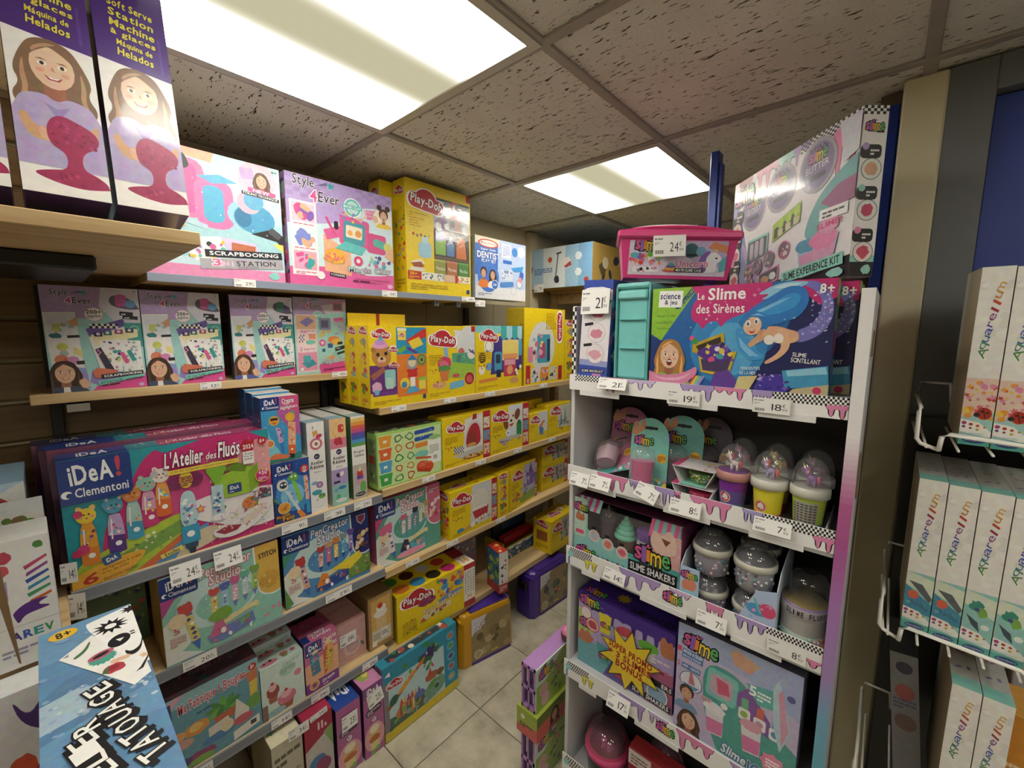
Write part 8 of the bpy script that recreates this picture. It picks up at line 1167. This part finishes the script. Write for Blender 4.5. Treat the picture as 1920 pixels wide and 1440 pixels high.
def bucket():
    t = empty('slime_bucket', (-.094, 1.056, .8125)); tag(t, 'fluffy slime tub with a grey lettered lid at the right of the third shelf', 'slime tub'); n = 26
    m = MB(); m.lathe([(.038, 0), (.041, .01), (.0415, .05), (.041, .052), (.041, .086)], n, 0, 0, 0, ['d8a0bc', 'c8e0d0', 'a8a4a0', 'a8a4a0'], True, True)
    q = random.Random(3)
    for k in range(22): th = q.uniform(R(200), R(350)); zz = q.uniform(.01, .045); m.ell((.0405 * math.cos(th), .0405 * math.sin(th), zz), .006, .004, .004, q.choice(['e8a08c', 'e07a6a', '9ac8b0', 'e8b8d0', 'c87ab0']), 6, 4)
    m.build('tub', 'plastic', t)
    m = MB(); m.lathe([(.0415, .086), (.043, .088), (.043, .108), (.041, .112), (.002, .113)], n, 0, 0, 0, ['b4b0b4', 'b4b0b4', '8a6ab0', '8a7a4c']); m.build('lid', 'plastic', t)
    m = MB(); txt = 'SLIME FLUFFY'
    for i, ch in enumerate(txt):
        if ch == ' ': continue
        th = R(232 + i * 9.5); V, F = layout(ch, 2); w_ = max(p[0] for p in V); m.mesh([(.0436 * math.cos(th + R(6) * x_ / max(w_, .3)), .0436 * math.sin(th + R(6) * x_ / max(w_, .3)), .092 + .012 * y_ / .73) for x_, y_ in V], F, '2a282c')
    m.build('lettering', 'print', t)
    m = MB(); m.lathe([(.036, .114), (.037, .15), (.03, .165), (.012, .17)], 14, .004, .01, 0, 'ffffff'); m.build('plastic_wrap', 'wrinkled', t)
bucket()
# ---------------------------------------------------------------- fourth and fifth display shelves
def art_promo(a):
    a.R(0, 0, 1, 1, 'b8a8dc'); a.P([(0, 1), (1, 1), (1, .86), (.6, .84), (.2, .92), (0, .9)], '4a2a9c'); a.drip(.1, 1, .90, .18, '4a2a9c', 3, 8); a.P([(0, .78), (.14, .8), (.18, .5), (.1, .4), (0, .42)], 'b8d87a'); a.R(0, .0, .5, .36, '6fb4c0'); a.P([(.3, .0), (.7, 0), (.74, .32), (.4, .28)], '6a5aa8'); a.P([(.74, .0), (1, 0), (1, .5), (.8, .4)], 'b8608c'); slime(a, .02, .86, .22, 0); slime(a, .02, .54, .20, 0, False)
    a.ring(.09, .74, .065, 'd8404f', 'f0e4e4', .9); a.ring(.17, .61, .075, 'd8404f', 'e8c0c0', .9); a.blob(.17, .61, .05, .06, 'c8505a', 3); a.P([(.24, .84), (.38, .84), (.36, .58), (.26, .58)], 'e8d82c'); slime(a, .26, .66, .11, 0, False); a.P([(.46, .78), (.60, .76), (.56, .52), (.48, .52)], 'd8d0d4'); a.blob(.53, .74, .09, .07, 'd84a5a', 4); a.P([(.66, .70), (.84, .70), (.80, .5), (.7, .5)], 'c8ccc0'); a.blob(.75, .70, .10, .07, '6ab83c', 5); a.P([(.86, .86), (.9, .94), (.94, .86), (.98, .92), (1, .7), (.88, .66)], 'c87a50'); a.lines(.74, .54, .96, .62, 2, 'f0e0ea'); a.T('SLIME', .78, .44, .96, .50, 'e0507a', 0, None, 2)
    a.P([(.02, .44), (.05, .52), (.08, .45), (.12, .52), (.15, .44), (.2, .42), (.12, .30), (.0, .34)], 'c87a5a'); a.P([(.22, .42), (.38, .40), (.36, .16), (.26, .16)], '4fa8b0'); slime(a, .25, .22, .1, 0, False); a.P([(.42, .34), (.56, .32), (.54, .08), (.44, .08)], 'd84a8c'); slime(a, .43, .16, .11, 0, False); a.ring(.86, .16, .10, 'f0ece8', '8fb4d0', .88); a.R(.6, .02, .99, .10, '1c1a20', -3); a.T('SLIME SHAKERS', .62, .035, .97, .09, 'f4f2f4', -3, None, 2); a.R(.8, .26, 1, .34, '1c1a20', -3); a.T('ERS', .9, .275, .99, .325, 'f4f2f4', -3, None, 2)
def promo_star(o, W, H):
    m = MB(); a = Art(m, (0, -.0055, 0), (1, 0, 0), (0, 0, 1), W, H, .001); a.star(.58, .40, .335, '26201c', 10, .58, 85); a.star(.58, .40, .315, 'f2d020', 10, .58, 85)
    a.T('SUPER PROMO', .37, .46, .81, .54, 'b8241c', -6, None, 3); a.T('+ 3 SLIMES', .37, .36, .80, .44, 'b8241c', -6, None, 3); a.T('BONUS', .45, .25, .72, .34, 'b8241c', -6, None, 3); m.build('promo_sticker', 'print', o)
o = carton('slime_kit', 'purple slime shakers bonus box with a yellow starburst sticker', 'slime kit', (-.645, 1.03, .4865), 0, .293, .13, .229, 'b8a8dc', '6a3f94', '4a2a9c', art_promo, None, lambda a: (a.R(0, 0, 1, 1, '46288f'), slime(a, .05, .1, .22, 0, False), a.T('SLIME SHAKERS', .55, .1, .95, .3, '1c1428', 0, None, 2), a.star(.42, .4, .08, 'b89a1c', 9, .6)), lambda a: a.R(0, 0, 1, 1, '6a3f94')); promo_star(o, .293, .229)
def art_ice(a):
    a.R(0, 0, 1, 1, 'c4b8dc'); a.P([(0, 1), (1, 1), (1, .62), (.6, .78), (0, .8)], 'a8b4dc'); a.P([(.24, .76), (.56, .76), (.78, .48), (1, .34), (1, 0), (.4, 0), (.26, .3)], '4fa49c'); a.P([(.52, .6), (.62, .7), (.8, .5), (.8, .36), (.56, .44)], '8a5aa8'); slime(a, .06, .80, .30, -6, False); a.P([(.46, .92), (.5, .98), (.7, .92), (.62, .82), (.5, .84)], 'd8a888')
    a.T('1', .01, .74, .035, .785, 'e0507a', 0, None, 2); a.R(.05, .69, .24, .775, '4a7ac0', -3); a.T('MOULD & CRUSH', .06, .735, .23, .765, 'ffffff', -3, None, 2); a.T('MOULE & ÉCRASE', .06, .70, .22, .725, 'ffffff', -3, None, 1); a.T('2', .01, .60, .035, .645, 'e0507a', 0, None, 2); a.R(.05, .59, .22, .64, '4a7ac0', -3); a.T('ADD - AJOUTE', .06, .60, .21, .628, 'ffffff', -3, None, 2); a.ring(.14, .49, .105, '5a6a94', 'e0dcec', .93); a.P([(.06, .46), (.22, .46), (.18, .42), (.1, .42)], '5a9fd0'); a.P([(.13, .58), (.15, .58), (.18, .47), (.12, .47)], 'c87a84')
    a.RR(.28, .46, .54, .72, '7fc8c4', .15, -4); a.RR(.31, .50, .50, .68, 'c8a8bc', .2, -4); a.P([(.36, .66), (.46, .64), (.48, .54), (.38, .52)], 'd85a7a'); a.ring(.44, .43, .035, '4fa49c', 'f0f0f0', .85)
    for i, c in enumerate(('6fb88a', 'd86a5a', '4f8ad0')): u = .60 + i * .12; v = .48 - i * .02; a.R(u - .025, v, u + .03, v + .12, c); a.RR(u - .045, v - .07, u + .05, v + .03, 'ece8ee', .2); a.C(u, v - .02, .03, ['8fb84a', 'c89ab0', '4f9ad0'][i])
    for i, u in enumerate((.36, .66)): v = .24 + i * .02; a.P([(u - .08, v + .13), (u + .08, v + .12), (u + .08, v - .1), (u - .05, v - .12)], 'e0dce4'); a.P([(u - .07, v + .02), (u + .08, v + .03), (u + .075, v - .09), (u - .05, v - .11)], 'e07ab0'); a.blob(u, v + .13, .09, .05, ['ece8f0', 'e0a0b8'][i], i)
    a.P([(.60, .74), (.80, .78), (.82, .62), (.7, .60)], '5fb8b0'); a.T('5', .63, .66, .68, .74, 'ffffff', 0, None, 2); a.lines(.69, .64, .79, .73, 3, 'ffffff'); a.C(.93, .78, .03, '5a5a9c'); a.P([(.80, .80), (.84, .90), (.95, .5), (.88, .3), (.82, .5)], 'b8d0e0'); a.P([(.84, .78), (.87, .82), (.93, .5), (.89, .36)], 'd89ab8'); a.person(.11, .37, .13, '4a2e20', 'd99f7c', '7a9ac0', 1, 0, -1.3); a.person(.14, .12, .17, '4a2a1c', 'e6b290', '8fb0c8', 1, 1, -1.0); a.T('WOW!', .24, .39, .33, .43, 'e0407a', 0, 'ffffff', 2); a.star(.84, .17, .1, 'ef8ab0', 8, .8); a.lines(.79, .13, .89, .21, 3, 'ffffff')
    a.T('Slime', .44, .02, .64, .10, 'f2f0f4', -4, '5a8ab8', 2, .2); a.T('ICE', .66, .0, .80, .08, '4f7ac0', -4, 'f2f0f4', 3)
carton('slime_kit', 'large pale lilac and teal iced slime maker box', 'slime kit', (-.340, 1.012, .4865), 0, .262, .10, .288, 'c4b8dc', '8a90b0', '4a4858', art_ice, mat='print')
def dome_jar(lab, x, y, z, r, rim, fill):
    t = empty('slime_jar', (x, y, z)); tag(t, lab, 'slime jar'); n = 26; m = MB(); m.lathe([(r * .82, 0), (r * .9, .01), (r * .95, .075)], n, 0, 0, 0, fill, True, True); q = random.Random(4)
    for k in range(40): th = q.uniform(0, 2 * math.pi); zz = q.uniform(.008, .07); m.ell((r * .9 * math.cos(th), r * .9 * math.sin(th), zz), .007, .007, .006, q.choice(['6fae5a', 'e8c84a', 'd85a8c', '8a8f98', '4a6a5c']), 6, 4)
    m.build('pot', 'plastic', t); m = MB(); m.lathe([(r * .95, .073), (r * 1.06, .076), (r * 1.07, .092), (r, .098)], n, 0, 0, 0, rim, True, True); m.build('rim', 'plastic', t)
    m = MB(); m.lathe([(r, .098), (r * .98, .12), (r * .8, .145), (r * .45, .16), (.001, .164)], n, 0, 0, 0, 'ffffff'); m.build('dome', 'clear_pink', t); m = MB(); m.lathe([(r * .85, .1), (r * .7, .125), (.001, .14)], n, 0, 0, 0, '7a3f5c'); m.build('filling', 'foil', t)
dome_jar('big pink rimmed domed jar on the lowest display shelf', -.565, 1.09, .1065, .066, 'e8508c', '5a6a60'); dome_jar('beige domed jar half hidden behind the red box on the lowest display shelf', -.405, 1.16, .1065, .05, 'd8c0a0', 'a8907a')
carton('slime_kit', 'red box with white bubble lettering on the lowest display shelf', 'slime kit', (-.475, 1.05, .1065), 0, .26, .05, .182, 'b02430', '8a1a24', 'c8383c', lambda a: (a.R(0, 0, 1, 1, 'b02430'), a.R(0, .72, .26, .98, 'e8e0dc'), a.lines(.03, .76, .22, .93, 3, '9a6a6a'), a.T('Bub', .32, .68, .72, .92, 'f4ece8', 0, '5a1018', 3), a.scat(.1, .1, .9, .6, ['d86a6a', 'f0c8c0', '7a141c'], 16, .05, 3)))
# ---------------------------------------------------------------- stack of lilac kits beside the display
def lilac_kit(lab, z, H):
    t = empty('slime_kit', (-.745, .955, z), R(90)); tag(t, lab, 'slime kit', 'lilac framed slime kits'); W, D = .24, .062; c = 'b884cc'; n = .008
    m = MB(); m.box(0, W, .002, .006, 0, H, 'c8e0d0'); m.box(0, W, .006, D, 0, n, c, b=.001); m.box(0, W, .006, D, H - n, H, c, b=.001); m.box(W - n, W, .006, D, n, H - n, c); m.box(0, W, D - .004, D, n, H - n, c)
    for k in (.33, .66): m.box(W * k - .003, W * k + .003, .006, D, n, H - n, c)
    m.box(-.002, 0, .03, .036, 0, H, c); m.box(-.002, 0, .006, D, H * .45, H * .52, c); m.box(-.002, 0, .006, .012, 0, H, c); m.box(-.002, 0, D - .006, D, 0, H, c); m.box(-.002, 0, .006, D, H - .01, H, c); m.box(-.002, 0, .006, D, 0, .01, c); m.build('frame', 'plastic', t)
    m = MB(); m.box(.012, .0135, .008, D - .005, .009, H - .009, '5f3f74'); m.box(.009, .012, .014, .024, .02, H * .4, 'e8dce4'); m.box(.009, .012, .04, .05, H * .56, H - .02, 'e0d4dc'); m.build('shaded_tray', 'plastic', t)  # tray coloured dark: the shade inside the frame is in its colour
    m = MB(); a = Art(m, (0, .002, 0), (1, 0, 0), (0, 0, 1), W, H); a.R(0, 0, 1, 1, '9ab84a'); a.P([(0, 1), (.6, 1), (.2, .6), (0, .6)], 'cfe0d8'); slime(a, .06, .72, .3, 6, False); a.ring(.16, .42, .09, 'e8b8c8', 'd8a0a8', .9); a.ring(.2, .18, .09, 'e8b8c8', 'e0b0c0', .9); a.scat(.35, .1, .95, .8, ['6a8a2c', 'c8d86a', 'd86a94', '4a6a3c'], 20, .04, 3); m.build('front_print', 'gloss', t)
lilac_kit('lower lilac framed slime kit standing on the floor beside the display', 0, .186); lilac_kit('upper lilac framed slime kit on the stack beside the display', .278, .155)
carton('slime_kit', 'green and coral kit between the two lilac kits', 'slime kit', (-.735, .945, .187), L, .27, .085, .09, '8a9a3c', '9ab03c', 'a8bc3c', lambda a: (a.R(0, 0, 1, 1, 'd8605a'), a.R(0, .6, 1, 1, '6a7a2c'), a.person(.35, .5, .5, '2a1c18', 'c88a68', 'b04a5a'), a.scat(.55, .1, .95, .9, ['8a5a4a', 'e8a08c', '4a3a2c'], 12, .05, 3)), lambda a: (a.R(0, 0, 1, 1, 'a4b83c'), a.P([(0, 0), (1, 0), (1, .5), (0, .3)], 'e0605f'), a.lines(.15, .3, .8, .5, 2, '4a3a30'), a.C(.3, .7, .1, 'f0ece0')))
t = empty('donut_toy', (-.752, 1.14, .4335)); tag(t, 'small brown and pink squishy sweet toy on the lilac kit stack', 'toy')
m = MB(); m.lathe([(.012, 0), (.026, .006), (.028, .022), (.016, .034)], 16, 0, 0, 0, '6a3a24', True, True); m.build('base', 'plastic', t); m = MB(); m.lathe([(.026, .026), (.024, .036), (.010, .042)], 16, 0, 0, 0, 'ef8ab0', True, True); m.build('icing', 'plastic', t)
# ---------------------------------------------------------------- blue gondola behind the display
gt = empty('gondola_frame', (-.25, 1.44, 0)); tag(gt, 'blue steel gondola uprights rising behind the slime display', 'shop rack')
for x0 in (-.462, -.060):
    m = MB(); m.box(x0 + .25, x0 + .274, -.02, .02, 0, 2.035, 'ffffff', b=.002); m.box(x0 + .274, x0 + .282, -.012, .016, 0, 2.0, 'ffffff', b=.001); m.build('upright', 'blue_steel', gt)
m = MB(); m.box(-.18, .18, -.01, .01, .1, .5, 'ffffff'); m.build('back_panel', 'blue_steel', gt)
m = MB(); m.box(-.178, .178, -.19, .02, 1.32, 1.34, 'ffffff', b=.002); m.build('shelf', 'blue_steel', gt)
m = MB(); m.tube([(-.145, .12, 1.70), (-.16, .05, 1.76), (-.175, .0, 1.80)], .008, 8, 'd8b83c'); m.tube([(-.155, .06, 1.74), (-.19, .03, 1.76), (-.22, .05, 1.71), (-.225, .08, 1.66)], .004, 8, 'e0c040'); m.tube([(-.155, .06, 1.74), (-.18, .03, 1.73), (-.2, .05, 1.69)], .004, 8, 'e0c040')
tag(m.build('yellow_ribbon', 'plastic', None, (-.25, 1.46, 0)), 'looped yellow ribbon beside the left blue post', 'ribbon')
m = MB(); m.box(0, .1, 0, .16, 0, .24, 'a81c24', b=.002); o = m.build('red_box', 'print', None, (-.165, 1.26, 1.3405)); tag(o, 'plain red carton squeezed behind the science boxes', 'carton')
# ================================================================ wire rack with painting kits on the right
AQ = ['3f8a3c', '3f8a6a', '3a6fb0', '3a55b8', '5a3fb0', '8a2f8c', 'b02a4c', 'c8402c', 'd87a2c', 'e0a83c']
def art_aqua(a, theme):
    a.R(0, 0, 1, 1, 'eceae4'); a.scat(.05, .42, .95, .98, ['e2e0da', 'f2f0ea'], 18, .16, 3, 'b')
    for i, ch in enumerate('Aquarellum'):
        u = .36 + i * .032; v = .53 + i * .040; h = .052 if ch in 'Aqll' else .036; wd = (.30, .22, .2, .2, .16, .2, .13, .13, .2, .28)[i]; wd = .9 * wd
        a.T(ch, u - .25, v - .018 * (.9 if ch != 'A' else 1.4), u + .25 + (.08 if ch in 'Aqll' else 0), v + .018 * (.9 if ch != 'A' else 1.4), AQ[i], 72, None, 0, .15) if False else a.T(ch, u - wd * .9, v - h * .33, u + wd * .9, v + h * .33, AQ[i], 74, None, 0, .12)
    if theme == 0:
        a.R(0, .0, 1, .39, '9fd0cc'); a.P([(0, .39), (1, .39), (1, .2), (0, .16)], 'e8c8b8'); a.scat(.05, .16, .95, .38, ['e0657a', 'f0a02c', 'd8402c', 'e88ab0', 'f2c84a', 'c83a3a'], 34, .13, 4, 'sb'); a.E(.7, .19, .24, .035, 'b8281c', 12); a.E(.7, .19, .02, .035, '1c1a18', 12); a.C(.48, .18, .1, '1c1a18'); a.C(.62, .20, .05, '1c1a18'); a.C(.8, .195, .05, '1c1a18')
    else:
        a.R(0, 0, 1, .39, '8fcac4'); a.P([(0, .39), (1, .36), (1, .24), (0, .30)], 'd8e4d0')
        if theme == 1: a.P([(0, .30), (1, .2), (1, .12), (0, .12)], '3a8fb0'); a.P([(.1, .33), (.6, .32), (1, .24), (.9, .21), (.5, .27)], '5a6068'); a.blob(.3, .24, .2, .03, 'e8604a', 5); a.scat(.1, .12, .9, .2, ['2f7a9c', '6ab0c0'], 8, .12, 6)
        elif theme == 2: a.blob(.4, .30, .25, .04, '2f8f80', 7, amp=.4); a.blob(.6, .27, .2, .03, '7ab04a', 8, amp=.4); a.C(.42, .28, .09, '4a4a9c'); a.P([(.1, .24), (.5, .2), (.6, .14), (.3, .18)], '35505a'); a.C(.75, .18, .14, 'e8eee8')
        else: a.R(0, .0, 1, .34, '4f8fd0'); a.blob(.4, .15, .3, .05, 'e8d84a', 4); a.P([(0, .36), (1, .30), (1, .26), (0, .32)], '3a6fb8')
    a.P([(0, .075), (0, .15), (.6, .135), (1, .085), (1, .05)], 'f2f0ea')
    for i in range(7): a.C(.12 + (i % 4) * .22, .128 - .022 * (i // 4) - .006 * (i % 4), (.085, .07, .06, .05, .06, .05, .06)[i], ['b03a7a', 'b8382c', 'c8502c', 'c8902c', '6a3f90', '8a2f3c', 'c8b83c'][i], 12)
    a.R(0, 0, 1, .055, '4fb4a8'); a.T('GRAND FORMAT', .3, .062, .8, .075, '8fd4cc', 0, None, 0); a.E(.5, .03, .36, .018, '2a4a8c'); a.T('SentoSphère', .2, .022, .8, .037, 'dfe8f4', 0, None, 0, .2)
def top_aqua(a): a.R(0, 0, 1, 1, 'b8b8b2'); a.R(0, 0, 1, .16, '7fc4b8'); a.scat(.3, .3, .7, .8, ['6a8a6a', '7a6a9c', '9a5a5a'], 5, .12, 3, 'r')
def aq(lab, x, z, theme, n=.2): return carton('painting_kit', lab, 'painting kit', (x, 1.10, z), 0, .0385, n, .31, 'eceae4', 'c8b088', 'c8c8c2', lambda a: art_aqua(a, theme), lambda a: (a.R(0, 0, 1, 1, 'c4ac84'), a.R(.0, .0, .25, 1, 'dcd8c8'), a.R(.25, .1, .6, .7, 'cdb68e')), top_aqua, mat='gloss', lean=-2.5, group='watercolour kits in the wire rack')
aq('left watercolour kit with ladybird and flowers in the top wire tier', .1025, 1.297, 0); aq('second ladybird watercolour kit in the top wire tier', .1425, 1.295, 0); aq('third watercolour kit cut by the right edge in the top wire tier', .1825, 1.295, 0)
aq('leftmost fish watercolour kit in the middle wire tier', .0595, .915, 1); aq('second fish watercolour kit in the middle wire tier', .0995, .912, 1); aq('left hummingbird watercolour kit in the middle wire tier', .1395, .910, 2); aq('right hummingbird watercolour kit in the middle wire tier', .1795, .908, 2)
aq('left blue fish watercolour kit in the bottom wire tier', .138, .535, 3); aq('right blue fish watercolour kit in the bottom wire tier', .178, .533, 3)
carton('painting_kit', 'dark kit lying in shadow deep in the bottom wire tier', 'painting kit', (.085, 1.18, .50), 0, .045, .15, .31, '5a5a5c', '4a4640', '3a3a3c', lambda a: (a.R(0, 0, 1, 1, '77777a'), a.C(.5, .9, .3, '35304a'), a.E(.5, .72, .35, .06, '9a4a48'), a.E(.5, .5, .4, .06, '6a5048'), a.lines(.1, .6, .9, .68, 3, '4a5070')), roll=-6)
wr = empty('wire_rack', (.15, 1.25, 0)); tag(wr, 'white wire rack with tiered baskets at the right edge', 'wire rack'); wc = Vector(wr.location)
def wire(n, pts, r=.0028, closed=False):
    m = MB(); m.tube([Vector(p) - wc for p in pts], r, 8, 'ffffff', closed); m.build(n, 'white_wire', wr)
for z, xa, xb in ((1.296, .050, .235), (.910, .030, .222), (.532, .018, .222)):
    yf, yb = 1.072, 1.33
    wire('basket_front', [(xa + .028, yf, z - .012), (xa + .03, yf, z + .014), (xa + .04, yf, z + .02), (xb - .01, yf, z + .012), (xb, yf, z + .004), (xb, yf, z - .014)], .0038)
    wire('basket_side', [(xa, yb, z + .06), (xa, yf + .03, z + .06), (xa - .003, yf + .012, z + .055), (xa - .002, yf + .008, z + .004), (xa + .004, yf + .008, z - .004), (xa + .03, yf + .004, z - .012)], .0034)
    wire('basket_side', [(xa, yb, z - .005), (xa + .002, yf + .06, z - .006), (xa + .004, yf + .01, z - .004)], .003)
    wire('basket_back', [(xa, yb - .02, z + .055), (xa + .004, yb - .02, z + .09), (xa + .05, yb - .02, z + .09), (xa + .055, yb - .02, z + .05)], .003)
    for k in range(5): x = xa + .012 + k * (xb - xa - .02) / 4; wire('basket_bar', [(x, yf + .002, z - .009), (x, yb, z - .009)], .0022)
    wire('basket_side', [(xb + .002, yb, z + .05), (xb + .002, yf + .01, z + .05), (xb + .002, yf, z)], .003)
m = MB(); m.box(-.01, .02, -.02, .15, 0, 1.62, 'ffffff', b=.002); m.build('side_post', 'grey_panel', wr, Vector((.245, 1.26, 0)) - wc)
m = MB(); m.box(-.10, .10, 0, .012, 0, 1.25, '2a2a2c', b=.002); m.build('back_plate', 'black_plastic', wr, Vector((.145, 1.385, .05)) - wc)
carton('painting_kit', 'orange kit glimpsed at the right edge below the watercolour kits', 'painting kit', (.2185, 1.12, .51), 0, .03, .1, .3, 'd88a1c', 'c87a14', 'e0a03c', lambda a: (a.R(0, 0, 1, 1, 'd88a1c'), a.R(0, .1, 1, .3, 'b8382c'), a.lines(.1, .5, .9, .7, 4, 'f4e0b0')))
